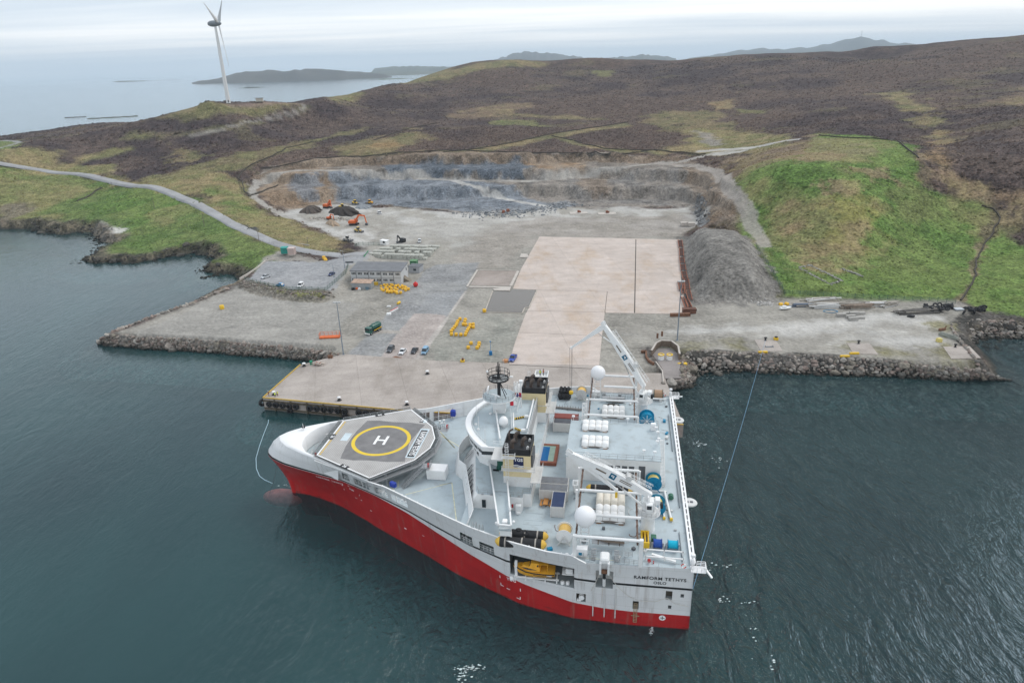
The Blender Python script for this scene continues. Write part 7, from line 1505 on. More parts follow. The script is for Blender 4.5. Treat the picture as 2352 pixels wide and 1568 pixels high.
# ================================================================ wind turbine
def build_turbine():
    b = Vector(ground(525, 236.5)); b.z -= .3; H_ = hgt(b, 54.5); e = empty('wind_turbine', b, 0, 'tall white wind turbine on the left hill with one blade hanging down', 'wind turbine')
    tw = mat('turbine_white', (.70, .71, .71), .45, var=.02); tg = mat('turbine_grey', (.20, .225, .245), .4, var=.04)
    mb = MB(); mb.lathe([(2.2, 0), (2.1, 3), (1.75, 30), (1.35, 60), (1.05, H_-2)], n=28); t = mb.build('tower', tw, e); mb = MB(); mb.box((.9, -2.0, 1.9), (1.1, .4, 2.4)); mb.build('door', darkgrey, t)
    ax = Vector((.985, .10, .05)).normalized()             # rotor axis points to the right of the drone's view
    side = Vector((-ax.y, ax.x, 0)).normalized(); up = ax.cross(side)
    mb = MB(); prof = [(.1, -7.2), (1.6, -6.4), (2.5, -4.5), (2.9, -2), (2.85, .5), (2.4, 2.4), (2.1, 3.4), (1.9, 4.6), (1.2, 5.9), (.1, 6.4)]; mb.lathe(prof, (0, 0, 0), 'x', 24)
    nc = mb.build('nacelle', tg, e); nc.location = (0, 0, H_); nc.rotation_euler = (0, -.03, math.atan2(ax.y, ax.x))
    for ang, mm in ((186, tw), (-54, tg), (66, tw)):
        mb = MB(); a = R(ang); d = (up*math.cos(a) - side*math.sin(a)*1.0); ch = d.cross(ax).normalized(); hub = ax*3.6; secs = [(1.2, .8, .8), (3.5, 1.1, .75), (7, 2.3, .6), (12, 1.9, .42), (25, 1.2, .25), (36, .7, .14), (40.5, .25, .06)]; V = []
        for r, c, th in secs:
            tw_ = R(24*(1-r/41)); cd = (ch*math.cos(tw_)+ax*math.sin(tw_)); nd = cd.cross(d)
            for k in range(10): t_ = 2*PI*k/10; V.append(hub+d*r+cd*c*math.cos(t_)+nd*th*math.sin(t_))
        F_ = [(i*10+k, i*10+(k+1) % 10, (i+1)*10+(k+1) % 10, (i+1)*10+k) for i in range(len(secs)-1) for k in range(10)]+[tuple(range(60, 70))]
        mb.add(V, F_, 0, True); o = mb.build('blade', mm, e); o.location = (0, 0, H_)
    p = Vector(ground(*cp('H', 1697, 663))); k = MB(); k.bx(-3.5, 3.5, -2, 2, -.3, 3.2); k.prism([(-3.9, -2.3), (3.9, -2.3), (3.9, 2.3), (-3.9, 2.3)], 3.2, 3.5, 1); tag(k.build('substation_hut', [mat('hut_harling', (.45,.43,.38), .9), darkgrey], loc=p, rz=.15), 'small pale substation hut right of the wind turbine', 'hut')
build_turbine()
# radio mast on the far hill
d = ray(1978, 87); hd = math.hypot(d[0], d[1]); D0 = 10500+900; p = Vector((d[0]/hd*D0, d[1]/hd*D0, CAMH+d[2]/hd*D0-4)); mb = MB(); mb.truss((0, 0, 0), (0, 0, 90), 3.5, 3.5, 8, .5); mb.truss((-22, 0, -2), (-22, 0, 30), 2, 2, 5, .35); tag(mb.build('radio_mast', steelgrey, loc=p), 'thin radio mast on the hazy blue hill', 'mast')
# ================================================================ lamp posts and poles
def lamp(base, vt, lab, arms=True):
    h = hgt(base, vt); e = empty('lamp_post', base, 0, lab, 'lamp post', 'yard lamp posts'); mb = MB(); r = .11+h*.006; mb.lathe([(r*1.5, 0), (r, .3), (r*.5, h)], n=10); mb.box((0, 0, .05), (.8, .8, .1)); mb.build('pole', mat('lamp_steel', (.20,.24,.28), .5, .3), e)
    mb = MB()
    if arms: mb.bar((-1.0, 0, h), (1.0, 0, h), .14); [mb.box((x, 0, h-.05), (.6, .7, .3)) for x in (-1.0, -.35, .35, 1.0)]
    else: mb.bar((0, 0, h), (-.6, -.5, h+.1), .1); mb.box((-.8, -.6, h+.1), (.7, .4, .22))
    mb.build('lamp_head', mat('lamp_head', (.42,.43,.43), .4), e); return e
lamp(c3('M', 735, 558), cp('M', 676, 120)[1], 'tall floodlight mast at the left end of the pier'); lamp(c3('N', 228, 908), cp('N', 264, 545)[1], 'tall floodlight mast standing on the right arm')
lamp(c3('L', 1177, 1010, 5), cp('L', 1150, 790)[1], 'thin lamp post at the car park entrance', False); lamp(c3('L', 1055, 1085, 6), cp('L', 1030, 950)[1], 'short lamp post beside the dark blue car', False)
def pole(b, vt, lab):
    b = Vector(b); h = hgt(b, vt); e = empty('utility_pole', b, 0, lab, 'pole', 'wooden utility poles'); mb = MB(); mb.lathe([(.17, -.5), (.11, h)], n=8); mb.build('post', mat('pole_wood', (.16,.14,.12), .9), e); mb = MB(); mb.box((0, 0, h-.5), (1.5, .12, .12)); mb.build('crossarm', mat('pole_wood', (.16,.14,.12)), e)
pole(ground(*cp('L', 215, 685)), cp('L', 204, 572)[1], 'dark wooden pole beside the road bend'); pole(ground(*cp('H', 1011, 1368)), cp('H', 999, 1285)[1], 'pale wooden pole in the middle of the green field'); pole(ground(*cp('H', 1334, 1468)), cp('H', 1322, 1392)[1], 'pale wooden pole at the lower side of the green field'); pole(ground(*cp('H', 736, 1232)), cp('H', 730, 1190)[1], 'wooden pole close to the upper road'); pole(ground(*cp('L', 760, 712)), cp('L', 757, 640)[1], 'wooden pole on the bank above the road')

# ================================================================ buildings
def build_office():
    FL, FR_ = c3('Y', 108, 492), c3('Y', 808, 503); d = (FR_-FL); w = d.length; a = math.atan2(d.y, d.x); n = Vector((-math.sin(a), math.cos(a), 0)); hf = hgt(FR_, cp('Y', 790, 332)[1]); dep = 11.5
    e = empty('office_building', FL, a, 'two storey pale panelled office building with flat grey roof', 'building'); hb_ = hf+1.0
    mb = MB(); mb.add([(0, 0, 0), (w, 0, 0), (w, dep, 0), (0, dep, 0), (0, 0, hf), (w, 0, hf), (w, dep, hb_), (0, dep, hb_)], [(0, 1, 5, 4), (1, 2, 6, 5), (2, 3, 7, 6), (3, 0, 4, 7)]); mb.build('wall', mat('office_panel', (.52, .53, .535), .7, var=.06, scale=.4, dirt=(.35,.34,.32), dirt_amt=.5), e)
    mb = MB(); mb.add([(-.35, -.4, hf), (w+.35, -.4, hf), (w+.35, dep+.4, hb_+.05), (-.35, dep+.4, hb_+.05), (-.35, -.4, hf+.35), (w+.35, -.4, hf+.35), (w+.35, dep+.4, hb_+.4), (-.35, dep+.4, hb_+.4)], [(3, 2, 1, 0), (4, 5, 6, 7), (0, 1, 5, 4), (1, 2, 6, 5), (2, 3, 7, 6), (3, 0, 4, 7)])
    for k in range(1, 9): mb.bar((w*k/9, -.4, hf+.36), (w*k/9, dep+.4, hb_+.41), .12, .06)
    mb.build('roof', mat('office_roof', (.17, .175, .185), .8, var=.15, scale=.4), e)
    mb = MB()
    for k in (0, 2, 4, 6): mb.bx(w*(k*.123+.113)-.25, w*(k*.123+.113)+.25, -.06, 0, 0, hf)
    mb.bx(0, w, -.05, 0, hf*.46, hf*.5); mb.build('pilaster', mat('pilaster_grey', (.25,.255,.26), .7), e)
    for fl in (0, 1):
        for k in range(8 if fl else 7):
            x = w*(.06+k*.125); z = hf*(.70 if fl else .20); mb = MB(); mb.bx(x-.95, x+.95, -.05, 0, z, z+1.15); wdw = mb.build('window', glass, e); mb = MB(); mb.bx(x-1.05, x+1.05, -.09, -.05, z-.12, z); 
            for xx in (x-.35, x+.32): mb.bx(xx-.06, xx+.06, -.09, -.05, z, z+1.15)
            mb.build('frame', white, wdw)
    mb = MB(); mb.bx(w, w+.06, 4.2, 6.4, 0, 2.6); mb.build('door', mat('door_brown', (.16,.13,.10), .7), e); mb = MB(); mb.add([(w+.06, 3.5, 0), (w+3.2, 3.5, 0), (w+.06, 3.5, 2.2), (w+.06, 6.5, 0), (w+3.2, 6.5, 0), (w+.06, 6.5, 2.2)], [(0, 1, 2), (3, 5, 4), (1, 4, 5, 2)]); mb.build('porch', mat('porch_dark', (.2,.17,.13), .8), e)
    mb = MB(); mb.bx(w, w+.05, 8.6, 9.6, hf*.68, hf*.68+1.4); mb.build('window', glass, e)
build_office()
def hut(c, f0, f1, dep, h, wall, roof, lab, name='cabin', win=True, mono=False, z=4.0, cat='cabin'):
    A_, B_ = c3(c, *f0, z), c3(c, *f1, z); d = B_-A_; w = d.length; a = math.atan2(d.y, d.x); e = empty(name, A_, a, lab, cat); mb = MB(); mb.bx(0, w, 0, dep, 0, h); mb.build('wall', wall, e)
    mb = MB(); mb.add([(-.2, -.25, h), (w+.2, -.25, h), (w+.2, dep+.2, h+(.5 if mono else .1)), (-.2, dep+.2, h+(.5 if mono else .1)), (-.2, -.25, h+.18), (w+.2, -.25, h+.18), (w+.2, dep+.2, h+(.7 if mono else .28)), (-.2, dep+.2, h+(.7 if mono else .28))], [(3, 2, 1, 0), (4, 5, 6, 7), (0, 1, 5, 4), (1, 2, 6, 5), (2, 3, 7, 6), (3, 0, 4, 7)]); mb.build('roof', roof, e)
    if win: mb = MB(); mb.bx(w*.45, w*.45+1.5, -.05, 0, 1.1, 2.2); mb.build('window', glass, e)
    return e
wallg = mat('cabin_grey', (.36,.37,.385), .7, var=.08); roofd = mat('cabin_roof', (.13,.135,.145), .8, var=.2)
hut('Y', (905,345), (1060,352), 5.5, 3.0, wallg, roofd, 'small grey site cabin with one window right of the office'); hut('Y', (925,250), (1015,252), 3, 2.5, mat('green_hut', (.05,.16,.08), .7), mat('green_roof', (.12,.24,.12), .8), 'green topped hut just behind the grey cabin', win=False)
hut('Y', (112,572), (380,580), 4.2, 2.9, mat('shed_grey', (.30,.32,.33), .7, var=.15, dirt=RUST, dirt_amt=.4), mat('shed_roof', (.42,.30,.23), .85, var=.3, scale=.6, dirt=RUST, dirt_amt=.6), 'low grey store shed with rust streaked roof in front of the office', name='shed', win=False, mono=True, cat='shed')
hut('L', (462,828), (530,826), 3, 3.2, mat('teal_hut', (.02,.24,.20), .6, var=.15), mat('teal_roof', (.03,.30,.26), .6), 'teal green hut by the road above the car park', win=False, z=6); hut('L', (538,838), (608,838), 3, 3.4, mat('pink_hut', (.46,.36,.33), .8), mat('pink_roof', (.52,.43,.40), .8), 'pink rendered hut beside the teal hut', win=False, z=6)
hut('L', (1572,722), (1640,732), 2.5, 2.4, white, white_clean, 'white and blue site container by the quarry gate', name='site_container', win=True, cat='container')
# ================================================================ fences
netg = bpy.data.materials.new('green_mesh'); netg.use_nodes = True
def _net():
    n = netg.node_tree.nodes; l = netg.node_tree.links.new; n.clear(); o = n.new('ShaderNodeOutputMaterial'); t = n.new('ShaderNodeBsdfTransparent'); d = n.new('ShaderNodeBsdfDiffuse'); d.inputs[0].default_value = (.10, .17, .14, 1); x = n.new('ShaderNodeMixShader'); x.inputs[0].default_value = .30; l(t.outputs[0], x.inputs[1]); l(d.outputs[0], x.inputs[2]); l(x.outputs[0], o.inputs[0])
_net()
def fence(pts, lab, h=2.0, step=3.0):
    P = [Vector(p) for p in pts]; e = empty('mesh_fence', P[0], 0, lab, 'fence'); net = MB(); po = MB(); o = P[0]; L = sum((b-a).length for a, b in zip(P[:-1], P[1:])); n = int(L/step); q = []
    for k in range(n+1): p = along(P, k/n); p.z = float(height([p.x], [p.y], True)[0]); q.append(p-o)
    for a, b in zip(q[:-1], q[1:]): net.add([a, b, b+Vector((0, 0, h)), a+Vector((0, 0, h))], [(0, 1, 2, 3)])
    net.build('mesh_panel', netg, e); pm = None
    for k, a in enumerate(q[:95]):
        if pm is None: pm = MB(); pm.bx(-.05, .05, -.05, .05, 0, h+.1); pm = pm.build('fence_post', mat('post_green', (.05,.12,.09), .6), e); t = pm
        else: t = pm.copy(); COL.objects.link(t); t.parent = e
        t.location = a
fence([Vector(ground(*cp('N', u, v))) for u, v in ((712,340),(770,430),(830,530),(885,622))], 'green mesh fence running down the edge of the gravel heap'); fence([Vector(ground(*cp('N', u, v))) for u, v in ((885,622),(1200,640),(1500,658),(1800,672),(1930,685))], 'long green mesh fence between the pasture and the right arm')
fence([c3('L', u, v, 5.8) for u, v in ((60,1130),(300,1190),(530,1240),(960,1250),(1190,1050),(1215,960))], 'grey green mesh fence round the car park'); fence([c3('L', u, v, 4.5) for u, v in ((1290,745),(1350,722),(1560,725))], 'mesh gate fence at the quarry entrance')
def wall_strip(pts, lab, h, w, m, cat='wall'):
    P = [Vector(p) for p in pts]; mb = MB(); [mb.bar(a+Vector((0, 0, h/2)), b+Vector((0, 0, h/2)), w, h) for a, b in zip(P[:-1], P[1:])]; return tag(recentre(mb.build('low_wall', m)), lab, cat)
wall_strip([c3('L', u, v, 5.6) for u, v in ((0,1118),(100,1060),(210,985),(285,920),(400,895))], 'low concrete wall along the seaward side of the car park', 1.0, .5, mat('pale_concrete', (.46,.42,.38))); wall_strip([c3('L', u, v, 5.2) for u, v in ((540,700),(640,725),(780,742))], 'grey roadside wall below the bank', .9, .5, concrete_m); wall_strip([c3('L', 1392, 905, 4), c3('L', 1442, 838, 4)], 'bright green panel screen at the corner of the block stacks', 2.6, .15, mat('panel_green', (.02,.22,.09), .6), 'screen')

def field_wall(pts, lab, h=.8, w=.6):
    P = [Vector(ground(u, v)) for u, v in pts]; L = sum((b-a).length for a, b in zip(P[:-1], P[1:])); n = max(4, int(L/5)); q = [along(P, k/n)+Vector((rng.normal(0, .5), rng.normal(0, .5), 0)) for k in range(n+1)]
    mb = MB()
    for p in q: p.z = float(height([p.x], [p.y], True)[0])+h*.3
    for a, b in zip(q[:-1], q[1:]): mb.bar(a, b, w, h*rng.uniform(.8, 1.3))
    tag(recentre(mb.build('field_wall', mat('turf_wall', (.06,.052,.042), .95, var=.5, scale=.5))), lab, 'wall')
for pts, lab in (([(600,385),(660,378),(760,365),(900,351),(1020,345),(1120,346),(1250,351),(1400,349),(1500,343),(1620,350)], 'dark turf wall running above the whole quarry rim'), ([(1880,311),(1960,318),(2045,321),(2080,340),(2110,362)], 'dark wall along the top of the green hill'), ([(180,463),(210,445),(232,430)], 'short dark wall across the left green field'), ([(640,425),(570,452),(556,420),(548,400),(562,385),(620,360),(660,340),(720,325)], 'dark wall bending round the left end of the quarry'), ([(1020,350),(1130,334),(1300,304),(1440,281)], 'long dark wall climbing the moor above the quarry'), ([(1270,314),(1390,344),(1500,343)], 'faint dark wall crossing the moor above the right of the quarry'), ([(860,322),(960,292),(1010,284)], 'broken dark wall in the middle of the left moor'), ([(2255,470),(2287,480),(2298,508),(2262,560),(2240,600),(2236,650),(2208,690)], 'winding dark bank of the stream down the right pasture')): field_wall(pts, lab)
# ================================================================ vehicles
def wheel_set(e, xs, hw, r, w=.24, mt=None):
    for x in xs:
        for s in (1, -1):
            mb = MB(); mb.lathe([(r*.55, -w/2), (r, -w/2), (r, w/2), (r*.55, w/2)], (x, s*hw, r), 'y', 14); wl_ = mb.build('wheel', rubber, e); mb = MB(); mb.lathe([(.02, -w/2-.01), (r*.55, -w/2-.015), (r*.55, w/2+.015), (.02, w/2+.01)], (x, s*hw, r), 'y', 10); mb.build('rim', steelgrey, wl_)
def car(lab, col, kind='saloon', cat='car'):
    e = empty({'pickup': 'pickup_truck', 'van': 'van'}.get(kind, 'parked_car'), (0, 0, 0), 0, lab, cat, 'parked cars and vans'); paint = mat('car_paint_%d_%d_%d' % tuple(int(c*999) for c in col), col, .25, var=.02, spec=.6)
    L, W, H_ = {'saloon': (4.6, 1.82, 1.45), 'suv': (4.7, 1.95, 1.75), 'hatch': (4.1, 1.78, 1.5), 'van': (4.6, 1.9, 1.9), 'pickup': (5.3, 1.9, 1.8)}[kind]; hl = L/2; belt = H_*.56
    body = [(hl, .45, .80), (hl-.15, belt*.72, .93), (hl-1.15, belt*.93, .99), (hl-1.4, belt, 1.0), (-hl+.5, belt*1.03, 1.0), (-hl+.08, belt*.98, .95), (-hl, .5, .88)]
    mb = MB(); V = []
    for x, z, k in body: V += [(x, W/2*k, .28), (x, W/2*k, z*.75), (x, W/2*k*.95, z), (x, -W/2*k*.95, z), (x, -W/2*k, z*.75), (x, -W/2*k, .28)]
    F_ = [(i*6+k, i*6+(k+1) % 6, (i+1)*6+(k+1) % 6, (i+1)*6+k) for i in range(len(body)-1) for k in range(6)]+[(5, 4, 3, 2, 1, 0), tuple(len(body)*6-6+k for k in range(6))]; mb.add(V, F_); mb.build('body', paint, e)
    x0, x1, x2, x3 = {'saloon': (hl-1.35, hl-2.15, -hl+1.55, -hl+.65), 'suv': (hl-1.3, hl-2.0, -hl+.75, -hl+.2), 'hatch': (hl-1.15, hl-1.85, -hl+.8, -hl+.2), 'van': (hl-.9, hl-1.7, -hl+.3, -hl+.08), 'pickup': (hl-1.4, hl-2.1, -.35, -.75)}[kind]
    mb = MB(); w0, w1 = W/2*.93, W/2*.76; Vg = [(x0, w0, belt), (x1, w1, H_-.06), (x2, w1, H_-.06), (x3, w0, belt*1.02)]; mb.add([(x, y, z) for x, y, z in Vg]+[(x, -y, z) for x, y, z in Vg], [(0, 3, 2, 1), (4, 5, 6, 7), (0, 1, 5, 4), (1, 2, 6, 5), (2, 3, 7, 6)]); mb.build('window_glass', glass, e)
    mb = MB(); mb.box(((x1+x2)/2, 0, H_-.03), (x1-x2+.1, w1*2+.06, .08), 0, 0, .03)
    for xa, za, xb, zb in ((x0, belt, x1, H_-.06), (x3, belt, x2, H_-.06)):
        for s in (1, -1): mb.bar((xa, s*w0, za), (xb, s*w1, zb), .1)
    if kind == 'van': mb.bx(x2, x1-1.3, -w0*.96, w0*.96, belt, H_-.1)
    else:
        for s in (1, -1): mb.bar(((x1+x2)/2-.1, s*w0, belt), ((x1+x2)/2-.1, s*w1, H_-.06), .1)
    mb.build('roof', paint, e)
    if kind == 'pickup': mb = MB(); mb.bx(-hl+.15, -.85, -W/2+.2, W/2-.2, belt*1.0, belt*1.05); mb.build('load_bed', black, e)
    for s in (1, -1):
        mb = MB(); mb.box((hl-.12, s*W*.36, belt*.66), (.12, .4, .16)); mb.build('headlight', mat('lamp_glass', (.7,.72,.74), .2), e); mb = MB(); mb.box((-hl+.03, s*W*.38, belt*.8), (.08, .25, .22)); mb.build('tail_light', red, e)
    mb = MB(); mb.box((hl-.04, 0, .55), (.1, W*.55, .2)); mb.build('grille', black, e)
    wheel_set(e, (hl-.85, -hl+.85), W/2-.12, .34 if kind != 'suv' and kind != 'pickup' else .39); return e
def park(e, c, front, rear, z=4.0):
    f, r_ = c3(c, *front, z), c3(c, *rear, z); m = (f+r_)/2; e.location = (m.x, m.y, z+.02); d = f-r_; e.rotation_euler = (0, 0, math.atan2(d.y, d.x)); return e
park(car('dark grey estate car, leftmost of the four cars parked in a row', (.07,.075,.085), 'suv'), 'M', (1110,550), (1152,500)); park(car('white saloon car in the row of four cars', (.72,.73,.74)), 'M', (1212,568), (1252,518)); park(car('black saloon car in the row of four cars', (.018,.02,.028)), 'M', (1312,560), (1352,510)); park(car('pale blue van, rightmost of the four parked in a row', (.19,.35,.50), 'van', 'van'), 'M', (1400,572), (1440,512)); park(car('bright blue pickup truck on the concrete slab', (.015,.06,.36), 'pickup', 'pickup'), 'M', (2140,630), (2178,570))
park(car('silver pickup truck in the car park', (.50,.52,.54), 'pickup', 'pickup'), 'L', (245,1112), (330,1080), 6); park(car('sky blue hatchback at the lower side of the car park', (.06,.25,.48), 'hatch'), 'L', (420,1182), (482,1190), 6); park(car('white van in the car park', (.74,.74,.74), 'van', 'van'), 'L', (658,1212), (705,1172), 6); park(car('dark blue car under the short lamp post', (.02,.035,.13)), 'L', (1000,1078), (1052,1048), 6)
park(car('white van alone on the quarry floor', (.72,.72,.72), 'van', 'van'), 'L', (1575,383), (1553,374), 4.6); park(car('white site vehicle parked behind the block stacks', (.62,.63,.64), 'suv'), 'L', (2010,712), (2014,680), 4.2)
def truck():
    e = empty('tanker_truck', (0, 0, 0), 0, 'dark green tanker lorry parked at the edge of the gravel', 'lorry'); g = mat('lorry_green', (.012,.085,.065), .35, var=.05, spec=.5); mb = MB(); mb.box((2.9, 0, 1.9), (1.9, 2.4, 2.3), 0, 0, .18); mb.build('cab', g, e); mb = MB(); mb.box((3.83, 0, 2.35), (.1, 2.1, .8)); mb.bx(2.4, 3.5, 1.2, 1.22, 2.0, 2.7); mb.bx(2.4, 3.5, -1.22, -1.2, 2.0, 2.7); mb.build('cab_window', glass, e); mb = MB(); mb.bx(-4.0, 3.7, -.5, .5, .75, 1.05); mb.bx(-4.0, 1.7, -1.2, 1.2, 1.05, 1.2); mb.build('chassis', black, e); mb = MB(); mb.lathe([(.3, -3.9), (1.05, -3.7), (1.12, -3.4), (1.12, 1.1), (1.05, 1.4), (.3, 1.6)], (0, 0, 2.35), 'x', 18); mb.box((-1.2, 0, 3.45), (3.2, .9, .25)); mb.build('tank', g, e); mb = MB(); mb.box((3.9, 0, .75), (.25, 2.3, .5)); mb.build('bumper', white, e)
    for s in (1, -1): mb = MB(); mb.box((3.98, .9*s, 1.0), (.08, .35, .25)); mb.build('headlight', white_clean, e); mb = MB(); mb.bx(-3.6, 1.2, 1.21*s, 1.24*s, 1.2, 1.5); mb.build('side_stripe', yellow, e)
    wheel_set(e, (2.8, -1.7, -3.0), 1.0, .5, .34); return e
park(truck(), 'M', (940,398), (1040,345))
def excavator(lab, body, s=1.0, boom=True, arm=(4.5, 3.6, 7.0)):
    e = empty('excavator', (0, 0, 0), 0, lab, 'excavator', 'machines in the quarry'); mb = MB()
    for y in (1.1, -1.1): mb.prism([(-1.9*s, .0), (1.9*s, .0), (2.2*s, .45*s), (1.9*s, .9*s), (-1.9*s, .9*s), (-2.2*s, .45*s)], 0, .6*s); P_ = mb.v[-12:]; mb.v[-12:] = [(x, (y*1.1)*s+(z-.3*s), yy) for x, yy, z in P_]
    mb.build('track', black, e); mb = MB(); mb.box((-.6*s, 0, 1.7*s), (3.2*s, 2.6*s, 1.3*s), 0, 0, .15); mb.box((-2.1*s, 0, 1.5*s), (.8*s, 2.6*s, 1.2*s), 0, 0, .15); mb.build('engine_body', body, e); mb = MB(); mb.box((.9*s, .75*s, 2.2*s), (1.5*s, 1.1*s, 1.7*s), 0, 0, .1); cb = mb.build('cab', body, e); mb = MB(); mb.box((1.66*s, .75*s, 2.4*s), (.05, .9*s, 1.0*s)); mb.box((.9*s, 1.32*s, 2.4*s), (1.2*s, .05, 1.0*s)); mb.build('cab_window', glass, cb)
    if boom:
        mb = MB(); p0, p1, p2 = Vector((.8*s, -.3*s, 1.9*s)), Vector((2.9*s, -.3*s, 4.9*s)), Vector((arm[2]*s*.8, -.3*s, arm[0]*s)); mb.bar(p0, p1, .55*s, .8*s); mb.bar(p1-Vector((.1, 0, 0)), p2, .5*s, .6*s); mb.build('boom', body, e); p3 = Vector((arm[2]*s*.9, -.3*s, 1.2*s)); mb = MB(); mb.bar(p2+Vector((0, 0, .3)), p3, .4*s, .5*s); mb.build('arm', body, e); mb = MB(); mb.prism([(0, 0), (1.1, .1), (1.2, .9), (.5, 1.2), (-.1, .8)], -.6*s, .6*s); mb.v = [(p3.x-.6*s+x*s, y2-.3*s, z*s) for x, z, y2 in mb.v]; mb.build('bucket', darkgrey, e)
    return e
park(excavator('big orange excavator with its arm stretched right over the yard edge', orange, 1.35), 'L', (1320,505), (1240,505), 4.6); park(excavator('orange excavator with raised arm by the dark heap', orange, 1.25, True, (4.6, 3.6, 3.8)), 'L', (1010,318), (950,312), 4.6); park(excavator('small orange machine behind the sand pile', orange, .8), 'L', (1020,446), (985,440), 4.6); park(excavator('black excavator behind the block stacks', mat('machine_black', (.03,.03,.035), .5), .9, True, (4, 3, 4)), 'L', (1795,700), (1835,690), 4.2)
def dozer(lab, col):
    e = empty('wheel_loader', (0, 0, 0), 0, lab, 'loader', 'machines in the quarry'); mb = MB(); mb.box((-.9, 0, 1.5), (2.6, 2.0, 1.1), 0, 0, .15); mb.box((1.0, 0, 1.1), (1.6, 1.4, .7), 0, 0, .1); mb.build('engine_body', col, e); mb = MB(); mb.box((.2, 0, 2.4), (1.4, 1.6, 1.5), 0, 0, .1); mb.build('cab', glass, e); mb = MB(); mb.box((.2, 0, 3.2), (1.6, 1.8, .15)); mb.build('cab_roof', col, e); mb = MB(); [mb.bar((1.3, y, 1.6), (3.0, y, .9), .2, .35) for y in (-.6, .6)]; mb.build('lift_arm', col, e); mb = MB(); mb.box((3.3, 0, .7), (.9, 2.7, 1.0), 0, 0, .2); mb.build('bucket', darkgrey, e); wheel_set(e, (1.5, -1.4), 1.0, .75, .5); return e
park(dozer('yellow loader on top of the black soil heap', yellow), 'L', (1180,322), (1110,318), 7.0); park(dozer('small yellow and red loader below the grey quarry face', yellow), 'L', (1305,275), (1270,270), 4.8); park(dozer('yellow roller working at the foot of the blue quarry face', orange_y), 'L', (1425,268), (1490,272), 4.8); park(dozer('white loader parked beside the grassy bank', mat('dirty_white', (.5,.48,.45), .7)), 'L', (1240,688), (1165,680), 5.0); park(dozer('dusty yellow screener beside the stone sorting area', mat('dusty_yellow', (.55,.40,.12), .7)), 'L', (1375,590), (1270,580), 4.6)
def heap(c, pts, h, m, lab):
    P = [Vector(ground(*cp(c, u, v))) for u, v in pts]; o = sum(P, Vector())/len(P); mb = MB(); n = len(P); rings = []
    for f, z in ((1, -.4), (.75, .45), (.45, .85), (.15, 1)):
        r = []
        for k in range(28):
            a = along(P+[P[0]], k/28)-o; j = 1+.12*math.sin(k*2.3+f*9)+rng.uniform(-.06, .06); r.append((a.x*f*j, a.y*f*j, h*z*(1+rng.uniform(-.08, .08)) if z > 0 else z))
        rings.append(r)
    V = [p for r in rings for p in r]+[(0, 0, h)]; F_ = [(i*28+k, i*28+(k+1) % 28, (i+1)*28+(k+1) % 28, (i+1)*28+k) for i in range(3) for k in range(28)]+[(84+k, 84+(k+1) % 28, 112) for k in range(28)]; mb.add(V, F_, 0, False); return tag(mb.build('soil_heap', m, loc=o), lab, 'heap')
peat = mat('peat_soil', (.035,.028,.024), .95, var=.3, scale=.6, bump=.8, bscale=1.5); sand = mat('sandy_soil', (.33,.25,.18), .95, var=.2, scale=.6, bump=.6, bscale=1.5)
heap('L', [(985,365),(1060,325),(1180,315),(1300,335),(1355,385),(1250,412),(1100,408)], 4.2, peat, 'black soil heap with a yellow loader on top'); heap('L', [(650,370),(730,320),(830,305),(930,330),(900,370),(780,385)], 3.6, mat('brown_peat', (.075,.06,.05), .95, var=.3, scale=.6, bump=.8, bscale=1.5), 'dark brown soil heap left of the black heap'); heap('L', [(950,490),(1000,450),(1080,480),(1130,520),(1040,525)], 2.6, sand, 'small sandy heap among the excavators'); heap('L', [(1280,320),(1330,285),(1440,280),(1500,300),(1450,325),(1350,330)], 2.0, mat('grey_grit', (.22,.235,.25), .95, var=.15, scale=.6), 'low blue grey grit heap by the quarry face')
# ================================================================ block stacks, floats, yard clutter
blk = mat('block_concrete', (.42,.42,.38), .9, var=.15, scale=.8, dirt=(.25,.26,.2), dirt_amt=.6); proto = None; rows = [((1455,865),(2100,893),15,2), ((1500,836),(2150,855),14,2), ((1570,805),(2170,822),13,2), ((1640,775),(2200,790),12,2), ((1700,750),(2240,760),12,1)]
for (u0, v0), (u1, v1), n, lv in rows:
    a, b = c3('L', u0, v0), c3('L', u1, v1); ang = math.atan2((b-a).y, (b-a).x); step = (b-a).length/n
    for k in range(n):
        for j in range(lv):
            if rng.uniform() < (.22 if j else .06): continue
            if proto is None:
                q = MB(); q.box((0, 0, .62), (1, 1.5, 1.24), 0, 0, .06); q.bx(-.07, .07, -.55, .55, 1.24, 1.3); proto = q.build('concrete_block', blk); o = proto
            else: o = proto.copy(); COL.objects.link(o)
            p = a.lerp(b, (k+.5)/n); o.location = (p.x+rng.normal(0, .08), p.y+rng.normal(0, .15), 4.02+j*1.25); o.scale = (step*.93, 1.9, 1); o.rotation_euler = (0, 0, ang+rng.normal(0, .02)); tag(o, 'pale concrete block in the stacked rows behind the office', 'block', 'concrete blocks stacked behind the office')
def float_proto():
    e = MB(); e.lathe([(.30, 0), (.52, .10), (.58, .3), (.52, .42), (.58, .55), (.58, .8), (.5, 1.0), (.22, 1.06), (.2, .98)], n=14); return e.build('yellow_float', yellowpl)
fp = None
def put_float(p, lab, grp, lay=False, s=1.0):
    global fp
    if fp is None: fp = float_proto(); o = fp
    else: o = fp.copy(); COL.objects.link(o)
    o.location = p; o.rotation_euler = ((R(90) if lay else rng.normal(0, .05)), 0, rng.uniform(0, 6)); o.scale = (s, s, s); tag(o, lab, 'float', grp)
